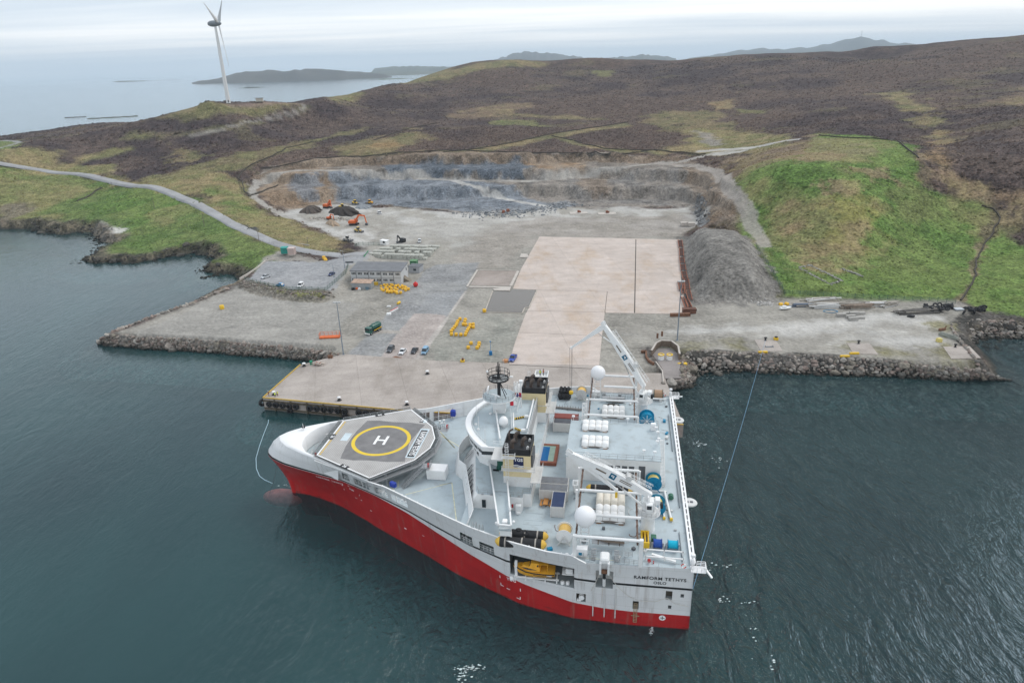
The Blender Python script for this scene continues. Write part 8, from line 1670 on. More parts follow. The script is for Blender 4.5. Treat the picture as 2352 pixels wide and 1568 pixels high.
for (u, v) in ((1625,1010),(1595,1043),(1582,1073),(1570,1098),(1550,1123),(1525,1153),(1505,1183),(1505,1225),(1570,1228),(1635,1230),(1700,1230),(1715,1198),(1730,1168),(1745,1143),(1765,1118),(1765,1090),(1810,1085),(1810,1125),(1705,1090),(1670,1085),(1690,1050),(1700,1020)): put_float(c3('Y', u, v), 'yellow plastic float in the ring of floats on the gravel', 'ring of yellow floats on the gravel', s=1.15)
for (u, v) in ((1780,1350),(1740,1410),(1895,1350),(1885,1385),(1865,1415)): put_float(c3('Y', u, v), 'yellow float in the loose group below the ring of floats', 'loose yellow floats below the ring', s=1.15)
put_float(c3('Y', 1965, 898), 'single yellow float at the corner of the brown pond', None, s=1.4)
for j, (v, u0, u1, n) in enumerate(((535,530,850,9),(560,540,860,9),(588,535,850,8),(612,560,740,6),(632,600,720,4))):
    for k in range(n): put_float(c3('Y', lerp(u0, u1, k/(n-1))+rng.normal(0, 7), v+rng.normal(0, 4)), 'yellow float in the big pile in front of the office', 'pile of yellow floats in front of the office', rng.uniform() < .3, 1.1)
for u, v in ((865,605),(905,590),(745,645),(795,640)): put_float(c3('Y', u, v), 'yellow float in the big pile in front of the office', 'pile of yellow floats in front of the office', False, 1.15)
for k, (u, v, z) in enumerate(((940,885,5),(955,905,5),(962,920,5))): put_float(c3('L', u, v, z), 'yellow float on the grass island by the car park', 'yellow floats on the grass island', False, 1.6)
def simple(name, mb, m, c, uv, lab, cat, rz=0., z=4.0, grp=None): return tag(mb.build(name, m, loc=c3(c, *uv, z), rz=rz), lab, cat, grp)
mb = MB(); mb.sphere((0, 0, 1.1), 1.15, 18, 12); mb.lathe([(.5, 0), (.4, .2)], n=12); mb.lathe([(.18, 2.2), (.25, 2.4), (.12, 2.5)], n=10); simple('red_buoy', mb, mat('buoy_red', (.55,.02,.02), .5), 'Y', (1005,540), 'round red buoy right of the yellow float pile', 'buoy')
mb = MB(); mb.box((0, 0, .55), (1.4, 1.1, 1.1), 0, 0, .1); mb.box((0, 0, 1.15), (1.5, 1.2, .1)); simple('wheelie_bin', mb, mat('bin_blue', (.12,.19,.24), .6), 'Y', (328,580), 'blue grey bin in front of the shed', 'bin'); mb = MB(); mb.sphere((0, 0, .5), (.7, .6, .6), 12, 8); mb.box((.5, .2, .3), (.6, .5, .6)); simple('orange_bag', mb, orange, 'Y', (182,580), 'orange sack beside the shed', 'sack'); mb = MB(); mb.sphere((0, 0, .35), (.8, .7, .6), 12, 8); mb.bx(-.7, .7, -.6, .6, 0, .2); simple('white_cover', mb, white, 'Y', (218,580), 'white covered lump beside the orange sack', 'cover'); mb = MB(); [mb.lathe([(.4, z), (.75, z), (.75, z+.28), (.4, z+.28)], n=16) for z in (0, .3, .6)]; simple('tyre_stack', mb, rubber, 'Y', (128,585), 'short stack of black tyres at the shed corner', 'tyres'); mb = MB(); mb.box((0, 0, .6), (2.0, 1.4, 1.2), 0, 0, .08); mb.bx(-1.05, 1.05, -.75, .75, 1.1, 1.25); simple('yellow_crate', mb, yellow, 'Y', (447,515), 'yellow crate against the office wall', 'crate')
mb = MB(); mb.lathe([(.5, -1.0), (.55, -.9), (.55, .9), (.5, 1.0)], (0, 0, .55), 'y', 14); mb.lathe([(.3, -1.05), (.3, -1.0)], (0, 0, .55), 'y', 12, 0); simple('yellow_drum', mb, yellow, 'Y', (768,782), 'yellow drum lying on the asphalt lane', 'drum', R(-20)); mb = MB(); mb.box((0, 0, .4), (.6, 5.5, .8), 0, 0, .1); mb.box((0, 0, .85), (.4, 5.3, .12), 0, 1); simple('barrier', mb, [white, red], 'Y', (703,880), 'red and white road barrier on the asphalt lane', 'barrier', R(-28)); mb = MB(); mb.box((0, 0, .35), (1.8, 1.5, .5), 0, 0, .1); mb.box((0, 0, .05), (2, 1.7, .1)); simple('white_slab', mb, white, 'Y', (628,928), 'white block lying beside the red and white barrier', 'block'); mb = MB(); mb.box((0, 0, .3), (1.6, 1.3, .4), 0, 0, .1); mb.box((0, 0, .05), (1.8, 1.4, .1)); simple('white_slab', mb, grey_white, 'Y', (628,822), 'pale block lying on the gravel above the barrier', 'block')
mb = MB(); mb.box((0, 0, .35), (7.6, 2.4, .5), 0, 0, .05); mb.rail([(-3.8, 1.2, .6), (3.8, 1.2, .6), (3.8, -1.2, .6)], 1.4, .05, 0, 1.5, 1); mb.rail([(-3.8, 1.2, .6), (-3.8, -1.2, .6)], 1.4, .05, 0, 1.2); simple('orange_platform', mb, orange, 'M', (622,415), 'orange railed work platform on the left gravel', 'platform', R(3))
mb = MB(); mb.lathe([(.9, 0), (.95, .2), (.95, 1.6), (.8, 1.7)], n=14); mb.box((0, 0, 1.75), (.5, .5, .1)); simple('yellow_buoy_drum', mb, yellow, 'K', (1583,1203), 'yellow drum lying alone on the left gravel arm', 'drum')
bp_ = None
for (u, v), lb in (((405,655),'at the left corner of the pier'), ((700,942),'left of the middle of the pier front'), ((1268,980),'near the right of the pier front'), ((1440,720),'inland behind the pier front'), ((152,895),'where the line handlers stand')):
    mb = MB(); mb.lathe([(.75, 0), (.7, .1), (.42, .2), (.38, .75), (.62, .9), (.66, 1.1), (.4, 1.25), (0, 1.28)], n=18); o = mb.build('mooring_bollard', black); o.location = c3('M', u, v, 4.07); mb = MB(); mb.lathe([(.67, .92), (.68, 1.08), (.42, 1.26), (0, 1.30)], n=18); mb.build('bollard_cap', white, o); tag(o, 'black mooring bollard with white cap '+lb, 'bollard', 'mooring bollards on the pier')
mb = MB(); mb.lathe([(.5, 0), (.52, .1), (.48, .6), (.52, .62), (.52, 1.3), (.4, 1.4)], n=14); simple('green_drum', mb, mat('drum_green', (.02,.26,.14), .5), 'M', (465,640), 'green drum on the pier corner', 'drum', z=4.07); mb = MB(); [mb.tube([(rng.normal(0, 1.0)+.9*math.cos(a), rng.normal(0, .5)+.6*math.sin(a), .15+.1*k) for a in np.linspace(0, 5.5, 12)], .12, 5, k % 2 if k > 3 else 0) for k in range(7)]; simple('rope_heap', mb, [mat('rope_cream', (.55,.48,.42), .9), mat('rope_red', (.42,.06,.05), .9)], 'M', (525,645), 'heap of cream and red rope on the pier', 'rope', z=4.07); mb = MB(); mb.box((0, 0, .5), (1.6, 1.2, 1.0), 0, 0, .1); mb.bar((0, 0, 1), (.6, .3, 1.8), .2); simple('winch', mb, rust, 'M', (625,585), 'brown rusty winch at the inner pier corner', 'winch', z=4.07)
mb = MB(); mb.box((0, 0, .35), (1.5, 1.1, .7), 0, 0, .08); mb.box((.1, 0, 1.0), (.7, .8, .7), 0, 1, .08); simple('yellow_machine', mb, [yellow, rust], 'M', (1735,618), 'small yellow and brown machine at the pier edge', 'machine', z=4.07); mb = MB(); mb.lathe([(.85, 0), (.9, .7), (1.0, .8), (.8, .8), (.7, .2)], n=16); mb.box((.2, .1, .5), (.9, .8, .5)); simple('orange_tub', mb, mat('tub_orange', (.55,.27,.12), .7), 'M', (2095,620), 'orange tub left of the blue pickup', 'tub', z=4.07); mb = MB(); mb.box((0, 0, .7), (1.1, 1.0, 1.4), 0, 0, .1); mb.tube([(0, 0, 1.4), (0, 0, 5.0)], .07, 6); mb.box((0, 0, 5.1), (.5, .3, .3)); simple('blue_light_tower', mb, mat('tower_blue', (.01,.16,.38), .5), 'M', (1972,560), 'blue mobile light tower on the gravel', 'light tower')
mb = MB(); mb.box((0, 0, 1.4), (4.2, .3, 1.8)); [mb.bar((x, 0, 0), (x, 0, 1.4), .2) for x in (-1.4, 1.4)]; simple('notice_board', mb, darkgrey, 'L', (1230,960), 'dark notice board by the car park entrance', 'sign', z=4.5)
# right arm clutter
tim = mat('weathered_timber', (.34,.31,.27), .9, var=.3, scale=1.5); slb = mat('slab_grey', (.37,.355,.33), .9, var=.2)
def planks(c, u, v, n, L, lab, m=tim, rz=0., lay=4):
    n = int(n*1.5)
    mb = MB()
    for k in range(n): mb.box((rng.normal(0, L*.08), (k % (n//lay+1))*.55*1.3-2.2, .22+.44*(k//(n//lay+1))), (L*rng.uniform(.45, 1.1), .5, .38), rng.normal(0, .06), int(rng.uniform() < .35))
    simple('timber_stack', mb, [m, tim if m is not tim else grey_white], c, (u, v), lab, 'timber', rz, grp='timber stacks on the right arm')
planks('N', 1110, 668, 14, 14, 'long pale timber stack at the back of the right arm', rz=R(2)); planks('N', 1150, 700, 16, 17, 'widest grey timber stack behind the blue rope coil', rz=R(-2)); planks('N', 1320, 705, 14, 13, 'brown timber stack right of the widest stack', mat('brown_timber', (.24,.19,.15), .9, var=.3), R(3)); planks('N', 1425, 690, 12, 9, 'tall pale stack of boards near the tyres', lay=4); planks('N', 1690, 735, 10, 18, 'long dark timber stack in front of the tyre heap', mat('dark_timber', (.14,.13,.12), .9, var=.3), R(2)); planks('N', 1515, 690, 10, 8, 'untidy scatter of grey boards', rz=R(20)); planks('N', 985, 692, 6, 11, 'blue grey sheet pile near the yellow floats', mat('sheet_blue', (.12,.15,.20), .7), R(-3))
for k, (u, v) in enumerate(((1230,762),(1270,748),(1310,752),(1350,748),(1290,772),(1345,775),(1305,785))):
    mb = MB(); [mb.box((0, rng.normal(0, .05), .22+.44*j), (3.6, 1.3, .38), rng.normal(0, .02), 0, .03) for j in range(2 if k % 2 else 3)]; simple('slab_stack', mb, slb, 'N', (u, v), 'stack of grey concrete slabs in the group on the right arm', 'slabs', R(rng.uniform(-3, 3)), grp='concrete slab stacks on the right arm')
tpm = MB(); tpm.lathe([(.45, 0), (.85, -.05), (1.0, .15), (1.0, .35), (.85, .5), (.45, .45), (.45, 0)], (0, 0, .05), 'z', 16, caps=False); tp0 = None
for k in range(60):
    u = rng.uniform(1740, 1915) if k < 36 else rng.uniform(1985, 2115); v = rng.uniform(690, 722) if k < 36 else rng.uniform(705, 738)
    if tp0 is None: tp0 = tpm.build('scrap_tyre', rubber); o = tp0
    else: o = tp0.copy(); COL.objects.link(o)
    o.location = c3('N', u, v, 4.0+rng.uniform(0, 1.3)); o.rotation_euler = (rng.uniform(-1.2, 1.2), rng.uniform(-1.2, 1.2), rng.uniform(0, 6)); o.scale = [rng.uniform(.75, 1.1)]*3; tag(o, 'black scrap tyre in the heap left of the pale sheet' if k < 36 else 'black scrap tyre in the heap at the far right end', 'tyre', 'scrap tyres by the fence' if k < 36 else 'scrap tyres at the far right end')
mb = MB(); mb.box((0, 0, .6), (3.4, 2.4, .15), 0, 0, .05); mb.box((0, 0, .3), (3, 2, .5)); simple('pale_sheet', mb, mat('sheet_grey', (.42,.45,.48), .6), 'N', (1950,722), 'pale grey sheet between the two tyre heaps', 'sheet')
for u, v in ((875,690),(890,684),(905,686)): put_float(c3('N', u, v), 'yellow float at the fence corner of the right arm', 'yellow floats at the fence corner', True, 1.6)
mb = MB(); [mb.tube([(2.6*math.cos(a)*(1+.04*k), 1.7*math.sin(a), .08+.06*k) for a in np.linspace(0, 2*PI, 28)], .07, 5) for k in range(3)]; simple('rope_coil', mb, mat('rope_blue', (.08,.25,.42), .9), 'N', (1167,732), 'blue rope coil lying on the right arm', 'rope')
def dinghy(c, u, v, lab, rz, m):
    mb = MB(); secs = [(-2.3, .85, .1), (0, 1.0, 0), (1.5, .75, .1), (2.6, .05, .5)]; V = []
    for x, w, zk in secs: V += [(x, 0, zk), (x, w, .5+zk*.5), (x, w*.9, .9+zk*.3), (x, -w*.9, .9+zk*.3), (x, -w, .5+zk*.5)]
    F_ = [(i*5+k, i*5+(k+1) % 5, (i+1)*5+(k+1) % 5, (i+1)*5+k) for i in range(3) for k in range(5)]+[(0, 1, 2, 3, 4)]; mb.add(V, F_); mb.box((-.6, 0, 1.2), (1.6, 1.2, .7), 0, 0, .1); simple('old_boat', mb, m, c, (u, v), lab, 'boat', rz)
dinghy('N', 890, 718, 'small old white boat on the right arm by the yellow floats', R(10), white); dinghy('N', 1600, 742, 'upturned grey boat on the right arm', R(-5), slb)
mb = MB(); mb.bar((0, 0, .5), (3.4, -5.5, .5), 1.1, .9); mb.bar((.4, 0, 1.1), (3.0, -4.8, 1.1), .5, .4); simple('rotten_beam', mb, mat('mossy_grey', (.25,.26,.23), .9, var=.3), 'X', (1460,490), 'long mossy beam near the end of the right arm', 'beam'); mb = MB(); mb.box((0, 0, .6), (1.7, 1.4, 1.2), 0, 0, .1); mb.box((0, 0, 1.25), (1.2, 1, .2)); simple('yellow_block', mb, mat('pale_yellow', (.62,.52,.18), .7), 'X', (1458,562), 'pale yellow block at the end of the right arm', 'block'); mb = MB(); mb.box((0, 0, .5), (2.8, .8, .8), R(15), 0, .1); mb.bar((1.2, .3, .5), (1.6, .5, 1.6), .3); simple('rusty_anchor', mb, rust, 'X', (1490,445), 'dark rusty anchor at the end of the right arm', 'anchor'); mb = MB(); mb.sphere((0, 0, .5), (1.2, .9, .6), 12, 8); mb.sphere((-.9, .3, .35), (.8, .5, .4), 10, 6); simple('net_bundle', mb, black, 'X', (1172,305), 'black net bundle in front of the timber', 'nets')
for (u, v), lb in (((570,690),'on the pinkish mooring pad'), ((470,720),'left of the pinkish mooring pad')): mb = MB(); mb.box((0, 0, .25), (3.2, .8, .5), 0, 0, .08); mb.bx(-1.5, 1.5, -.3, .3, .5, .56); simple('yellow_kerb', mb, yellow, 'X', (u, v), 'yellow kerb beam '+lb, 'kerb', R(-1), 4.1, 'yellow kerb beams')
mb = MB(); mb.box((0, 0, .25), (3.2, .8, .5), 0, 0, .08); mb.bx(-1.5, 1.5, -.3, .3, .5, .56); simple('yellow_kerb', mb, yellow, 'N', (752,983), 'yellow kerb beam below the blue mooring rope', 'kerb', 0, 4.1, 'yellow kerb beams'); mb = MB(); mb.lathe([(.5, -1.6), (.6, -1.4), (.6, 1.4), (.5, 1.6)], (0, 0, .5), 'x', 12); simple('yellow_pipe', mb, yellow, 'N', (258,1062), 'yellow pipe float lying on the rocks by the ramp', 'float', R(4), 3.2)
for c, u, v, lb in (('N', 768, 908, 'black mooring hook post holding the blue rope'), ('X', 615, 582, 'black mooring hook post on the pinkish pad'), ('X', 1630, 618, 'black mooring hook post on the worn pad')): mb = MB(); mb.lathe([(.45, 0), (.3, .2), (.28, .9), (.5, 1.0), (.5, 1.2)], n=14); mb.bar((-.5, 0, .9), (.5, 0, .9), .25); simple('mooring_hook', mb, black, c, (u, v), lb, 'mooring post', z=4.12)
mb = MB(); mb.box((0, 0, .5), (1.5, 1.2, .9), 0, 0, .1); mb.box((0, 0, 1.1), (1.0, .8, .5), 0, 1, .1); simple('winch', mb, [yellow, black], 'N', (832,905), 'black and yellow winch beside the rope post', 'winch')
mb = MB(); [mb.bx(-.9+.0*k, .9, -.35, .35, .3+.42*k-.1, .3+.42*k+.1) for k in range(0)]
for k in range(8): mb.box((0, -2.6+.9*k*1.0, 3.6-.5*(7-k)), (2.6, .8, .22))
mb.bar((-1.3, -3, -.2), (-1.3, 4.0, 3.9), .2, .4); mb.bar((1.3, -3, -.2), (1.3, 4.0, 3.9), .2, .4); simple('shore_steps', mb, mat('step_steel', (.2,.21,.22), .7), 'N', (808,1030), 'grey steps down the rock armour of the right arm', 'steps', z=.6)
# rusty steel along the slab edge and old conveyor parts
orust = mat('orange_rust', (.24,.085,.045), .85, var=.4, scale=1.2, dirt=(.05,.045,.045), dirt_amt=.8)
for k, ((u0, v0), (u1, v1), w) in enumerate((((2115,170),(2125,240),2.2), ((2128,250),(2132,330),2.0), ((2132,340),(2140,400),2.2), ((2142,410),(2150,470),2.4), ((2152,480),(2170,560),2.2), ((2112,575),(2128,660),1.6), ((2135,600),(2150,700),1.4), ((2178,560),(2190,660),2.0), ((2195,670),(2215,760),1.8), ((2140,730),(2180,840),1.2), ((2180,750),(2215,830),1.3))):
    a, b = c3('V', u0, v0), c3('V', u1, v1); mb = MB(); d = (b-a).normalized(); nn = Vector((-d.y, d.x, 0)); L = (b-a).length
    for s in (-1, 1): mb.bar(nn*s*w/2+Vector((0, 0, .9)), b-a+nn*s*w/2+Vector((0, 0, .9)), .3, .5, 0)
    for j in range(max(3, int(L/1.3))): p = d*(L*(j+.5)/max(3, int(L/1.3))); mb.bar(p-nn*w/2+Vector((0, 0, .8)), p+nn*w/2+Vector((0, 0, .8)), .22, .3, j % 2); 
    for j in (0, 1): p = d*L*j; mb.bar(p-nn*w/2, p-nn*w/2+Vector((0, 0, .9)), .25, .25, 1); mb.bar(p+nn*w/2, p+nn*w/2+Vector((0, 0, .9)), .25, .25, 1)
    tag(mb.build('conveyor_frame', [orust, darkgrey], loc=a), 'rusty orange conveyor frame in the line along the right slab edge', 'steel frame', 'rusty conveyor frames along the slab edge')
mb = MB(); mb.box((0, 0, .6), (8, 1.0, 1.1), R(-1)); mb.box((0, 0, 1.2), (7.8, 1.3, .12), R(-1)); simple('rusty_beam', mb, rust, 'V', (2118,903), 'long brown rusty beam at the lower slab corner', 'beam'); mb = MB(); mb.box((0, 0, 1.0), (5.2, 2.2, 1.9), 0, 0, .1); mb.bx(-2.7, 2.7, -1.2, 1.2, 1.9, 2.1); simple('rusty_skip', mb, mat('dark_rust', (.13,.06,.04), .85, var=.3), 'V', (2205,872), 'dark rusty steel box at the lower slab corner', 'skip'); mb = MB(); pts = [c3('V', u, v, 4.3)-c3('V', 2240, 780, 4.0) for u, v in ((2180,700),(2210,780),(2250,840),(2280,845))]; mb.tube(pts, .35, 8); mb.tube([p+Vector((-.9, -.2, .2)) for p in pts], .3, 8); simple('black_pipe', mb, black, 'V', (2240,780), 'bent black pipes lying at the slab edge', 'pipes')
for u, v, lb in ((1690,1262,'left'), (1875,1265,'right')):
    p = Vector(ground(*cp('I', u, v))); mb = MB(); mb.box((0, 0, .1), (12, 7, .4)); o = mb.build('machine_pad', mat('pale_concrete', (.46,.42,.38)), loc=p); tag(o, lb+' pale concrete pad with a rusty block at the back of the yard', 'pad'); mb = MB(); mb.box((0, .5, .9), (1.6, 1.2, 1.4), 0, 0, .2); mb.box((1.2, .3, .7), (.8, 1, .9), 0, 0, .1); tag(mb.build('rusty_block', orust, loc=p+Vector((0, 0, .3))), 'rusty block standing on the '+lb+' pale pad', 'block')
for u, v, lb in ((1200,1262,'left'), (1228,1253,'right')): mb = MB(); mb.box((0, 0, 1.0), (2.2, 1.8, 2.0), .3, 0, .5); mb.box((.8, .2, .6), (1, 1, 1), 0, 0, .2); p = Vector(ground(*cp('I', u, v))); tag(mb.build('rusty_tank', orust, loc=p), lb+' one of two brown rusty tanks by the rubble', 'tank')
for u, v, lb in ((270,205,'left'), (313,208,'right')): mb = MB(); mb.box((0, 0, 1.0), (4.2, 3.2, 2.0), 0, 0, .1); mb.bx(-2.2, 2.2, -1.7, 1.7, 1.9, 2.05); simple('concrete_cube', mb, mat('pale_concrete', (.46,.42,.38)), 'N', (u, v), lb+' pale concrete cube at the foot of the quarry wall', 'block', z=4.4)

# ================================================================ cargo resting on the ship
def onship(mb, name, m, x, y, z, lab, cat, rz=0., grp=None): return tag(mb.build(name, m, loc=sw(x, y, z), rz=SA+rz), lab, cat, grp)
def container(x0, x1, y0, y1, z0, roof, wall, lab, longx=True, h=2.55, split=False):
    e = empty('container', sw((x0+x1)/2, (y0+y1)/2, z0), SA, lab, 'container'); dx, dy = abs(x1-x0)/2, abs(y1-y0)/2; mb = MB(); mb.bx(-dx, dx, -dy, dy, .08, h)
    n = int(2*max(dx, dy)/.32)
    for k in range(n):
        t = -1+2*(k+.5)/n
        if longx: mb.bx(t*dx-.07, t*dx+.07, -dy-.04, dy+.04, .25, h-.2)
        else: mb.bx(-dx-.04, dx+.04, t*dy-.07, t*dy+.07, .25, h-.2)
    for a in (-1, 1):
        for b in (-1, 1): mb.bx(a*dx-.09, a*dx+.09, b*dy-.09, b*dy+.09, 0, h+.03)
    mb.build('container_body', wall, e); mb = MB(); mb.bx(-dx+.1, dx-.1, -dy+.1, dy-.1, h, h+.05)
    for k in range(n):
        t = -1+2*(k+.5)/n
        if longx: mb.bx(t*(dx-.2)-.07, t*(dx-.2)+.07, -dy+.15, dy-.15, h+.05, h+.09)
        else: mb.bx(-dx+.15, dx-.15, t*(dy-.2)-.07, t*(dy-.2)+.07, h+.05, h+.09)
    mb.build('container_roof', roof, e); mb = MB(); mb.bx(dx-1.0 if longx else -.1, dx-.9 if longx else .1, dy, dy+.05, .3, h-.3); mb.build('door_bar', grey_white, e); return e
navyr = mat('container_navy', (.03,.05,.12), .5, var=.15); greyr = mat('container_grey', (.16,.17,.185), .7, var=.2, dirt=(.3,.26,.2), dirt_amt=.5); redr = mat('container_red', (.26,.06,.045), .6, var=.15); contw = mat('container_white', (.60,.59,.57), .6, var=.05, dirt=(.4,.36,.3), dirt_amt=.4)
container(24.6, 27.3, 16.8, 22.1, ZD, navyr, contw, 'white container with navy blue roof nearest the ship side', False); container(24.3, 30.2, 14.1, 16.5, ZD, greyr, contw, 'grey roofed container touching the navy roofed one', True); container(24.4, 30.3, 11.4, 13.9, ZD, greyr, contw, 'inner grey roofed container of the pair', True); container(25.7, 30.1, -14.7, -12.3, ZD, mat('container_dark', (.085,.09,.105), .6, var=.15), contw, 'pale container with dark grey roof in front of the red one', True); container(24.2, 30.2, -17.5, -15.0, ZD, redr, redr, 'red container beyond the dark roofed one', True)
mb = MB(); mb.bx(-.5, .5, -1.1, 1.1, .7, .78); [mb.bx(x-.2, x+.2, -1.1, 1.1, .42, .48) for x in (-1.0, 1.0)]; [mb.bar((-1.1, y, .45), (1.1, y, .45), .1) for y in (-.8, .8)]; [mb.bar((x, y, 0), (x*.4, y, .7), .1) for x in (-.9, .9) for y in (-.8, .8)]; onship(mb, 'picnic_table', mat('table_wood', (.48,.22,.06), .7, var=.15), 28.7, 17.9, ZD, 'orange wooden picnic table beside the navy roofed container', 'picnic table')
def tarp(x0, x1, y0, y1, z, h, m, lab, rows=2, grp='white covered bundles on the ship'):
    nx, ny = 49, 25; e = empty('covered_bundle', sw((x0+x1)/2, (y0+y1)/2, z), SA, lab, 'bundle', grp); dx, dy = (x1-x0)/2, (y1-y0)/2; V = []; F_ = []
    for i in range(nx):
        for j in range(ny):
            u, v = i/(nx-1), j/(ny-1); hu = abs(math.sin(PI*4*u))**.45; hv = abs(math.sin(PI*rows*v))**.42; ed = min(1, min(v, 1-v)*9); zz = h*(.30+.70*(hv*.85+.15)*(.62+.38*hu))*(.35+.65*ed) + rng.normal(0, .012); V.append((lerp(-dx, dx, u), lerp(-dy, dy, v)+.12*math.sin(u*9)*(1-ed), zz))
    F_ = [(i*ny+j, (i+1)*ny+j, (i+1)*ny+j+1, i*ny+j+1) for i in range(nx-1) for j in range(ny-1)]; b = len(V)
    mb = MB(); mb.add(V, F_, 0, True); mb.build('cover', m, e); mb = MB(); mb.bx(-dx, dx, -dy, dy, .12, h*.32, 0); mb.build('frame', mat('bundle_dark', (.17,.15,.135), .9, var=.4, scale=2), e); mb = MB()
    for x in (-dx*.75, dx*.75): mb.bx(x-.5, x+.5, -dy-.15, dy+.2, 0, .14)
    mb.build('pallet', mat('pallet_wood', (.30,.17,.09), .8), e)
    mb = MB()
    for k in (1, 2, 3): mb.tube([(lerp(-dx, dx, k/4), lerp(-dy, dy, v), h*(.30+.70*(abs(math.sin(PI*rows*v))**.42*.85+.15)*.62)*(.35+.65*min(1, min(v, 1-v)*9))+.02) for v in np.linspace(0, 1, 25)], .045, 5)
    mb.tube([(lerp(-dx, dx, t), 0, h*.42) for t in np.linspace(0, 1, 9)], .09, 5); mb.build('strap', mat('strap_brown', (.22,.19,.16), .9), e); return e
wt = mat('cover_white', (.78,.78,.77), .6, var=.05, scale=1, dirt=(.45,.4,.35), dirt_amt=.35, bump=.25, bscale=2.5); crm = mat('cover_cream', (.72,.67,.58), .65, var=.05, scale=1, dirt=(.42,.36,.3), dirt_amt=.4, bump=.25, bscale=2.5)
tarp(16.2, 22.2, -.2, 4.2, 20.12, 1.2, wt, 'nearer white covered bundle on the hangar roof, with blue marks'); tarp(16.5, 22.5, -7.4, -3.1, 20.12, 1.2, wt, 'farther white covered bundle on the hangar roof on brown pallets'); tarp(12.4, 18.3, 13.6, 18.1, ZD, 2.3, crm, 'cream covered bundle under the near gantry', 1); tarp(12.4, 18.3, 18.3, 22.9, ZD, 2.0, wt, 'white covered bundle beside the cream one under the near gantry'); tarp(12.5, 18.4, -25.6, -20.6, ZD, 1.9, wt, 'white covered bundle in the middle of the far gantry'); tarp(12.6, 18.6, -15.6, -11.4, ZD, 1.5, crm, 'cream covered bundle between the far gantry and the hangar', 1)
def fender(x0, x1, y, z, r, lab, bands=True, tyres=False, ends=(1, 1), bandm=None):
    e = empty('pneumatic_fender', sw((x0+x1)/2, y, z), SA, lab, 'fender', 'long black fenders on the ship'); h = (x1-x0)/2; mb = MB(); mb.lathe([(r*.97, -h+1.0), (r, -h+1.3), (r, h-1.3), (r*.97, h-1.0)], (0, 0, 0), 'x', 22); [mb.lathe([(r*1.01, x), (r*1.03, x+.06), (r*1.01, x+.12)], (0, 0, 0), 'x', 22, caps=False) for x in np.arange(-h+1.4, h-1.4, .55)]; mb.build('fender_body', rubber, e)
    for k in (-1, 1): mb = MB(); mb.lathe([(r*.97, k*(h-1.0)), (r*.8, k*(h-.55)), (r*.35, k*(h-.12)), (.02, k*h)], (0, 0, 0), 'x', 20); mb.build('nose_cone', mat('nose_yellow', (.68,.43,.07), .6, var=.12), e)
    if bands:
        mb = MB(); [mb.lathe([(r*1.05, x), (r*1.05, x+.28)], (0, 0, 0), 'x', 22, caps=False) for x in (-h+2.0, -.4, h-2.2)]; mb.build('band', mat('band_grey', (.36,.33,.29), .8), e)
    if tyres:
        for x, s in ((-1.6, .5), (-.2, -.3), (1.2, .5), (2.4, -.3)): mb = MB(); mb.lathe([(.26, -.16), (.55, -.2), (.62, 0), (.55, .2), (.26, .16), (.26, -.16)], (0, 0, 0), 'z', 16, caps=False); t = mb.build('tyre', rubber, e); t.location = (x+1.2, s, r*.92); t.rotation_euler = (.35 if s < 0 else -.45, 0, 0)
    return e
fender(26.9, 36.6, 29.6, ZD+1.05, .95, 'upper black fender with tyres lashed on top by the port side', True, True); fender(27.0, 37.0, 32.0, ZD+1.0, 1.0, 'larger black fender lying against the port bulwark', True); fender(10.7, 20.7, 11.9, ZD+.8, .75, 'long dark fender with yellow ends under the near crane boom', True)
mb = MB()
for j, (y, z) in enumerate(((-.95, .95), (.95, .95))):
    mb.lathe([(.5, -1.75), (.95, -1.45), (.95, 1.45), (.5, 1.75)], (0, y, z), 'x', 18)
    for x in (-1, 0, 1): mb.lathe([(.96, x-.35), (1.06, x-.2), (1.06, x+.2), (.96, x+.35)], (0, y, z), 'x', 18)
for x in (-1.0, 0, 1.0): mb.sphere((x, 0, 2.6), (.5, .9, .7), 12, 8); mb.sphere((x, -.9, 2.2), .6, 10, 6); mb.sphere((x, .9, 2.2), .6, 10, 6)
onship(mb, 'net_fender', rubber, 28.8, -31.4, ZD, 'square stack of lumpy black fenders on the far side of the deck', 'fender')
mb = MB(); mb.bx(-3.8, 3.8, -.35, .35, .15, .45); [mb.bar((x, 0, .4), (x, 0, 1.1), .09) for x in np.arange(-3.6, 3.8, .72)]; [mb.bx(x-.2, x+.2, -.5, .5, 0, .15) for x in (-3, 0, 3)]; onship(mb, 'spreader_bar', mat('spreader_grey', (.22,.21,.2), .7, .2), 27.5, -24.6, ZD, 'spiked grey spreader bar on deck under the far crane hook', 'spreader bar', R(-6))
def pile(x, y, z, sx, sy, m, lab, n=16):
    mb = MB()
    for k in range(n): a0 = rng.uniform(0, 6); mb.tube([(sx*rng.uniform(.3, 1)*math.cos(a0+a), sy*rng.uniform(.5, 1)*math.sin(a0+a), .12+.05*k+.05*math.sin(a*3)) for a in np.linspace(0, 5.5, 14)], .13, 5)
    return onship(mb, 'net_heap', m, x, y, z, lab, 'net heap')
dn = mat('net_brown', (.10,.09,.08), .9, var=.5, scale=4); pile(15.0, -30.2, ZD, 2.8, .9, dn, 'dark cable heap under the far gantry'); pile(16.0, -27.4, ZD, 2.2, .5, dn, 'narrow heap of dark netting below the far gantry beam', 10)
mb = MB(); [mb.bx(-2.9+.0*k, 2.9-.3*k, -.7+.16*k, -.7+.16*k+.1, .05*k, .05*k+.06) for k in range(9)]; [mb.bx(x-.1, x+.1, -.8, .9, -.05, .02) for x in (-2, 0, 2)]; onship(mb, 'slatted_mat', mat('mat_brown', (.12,.095,.075), .9, var=.4), 15.4, 30.2, 15.55, 'dark brown slatted mat on the near gantry walkway', 'mat')
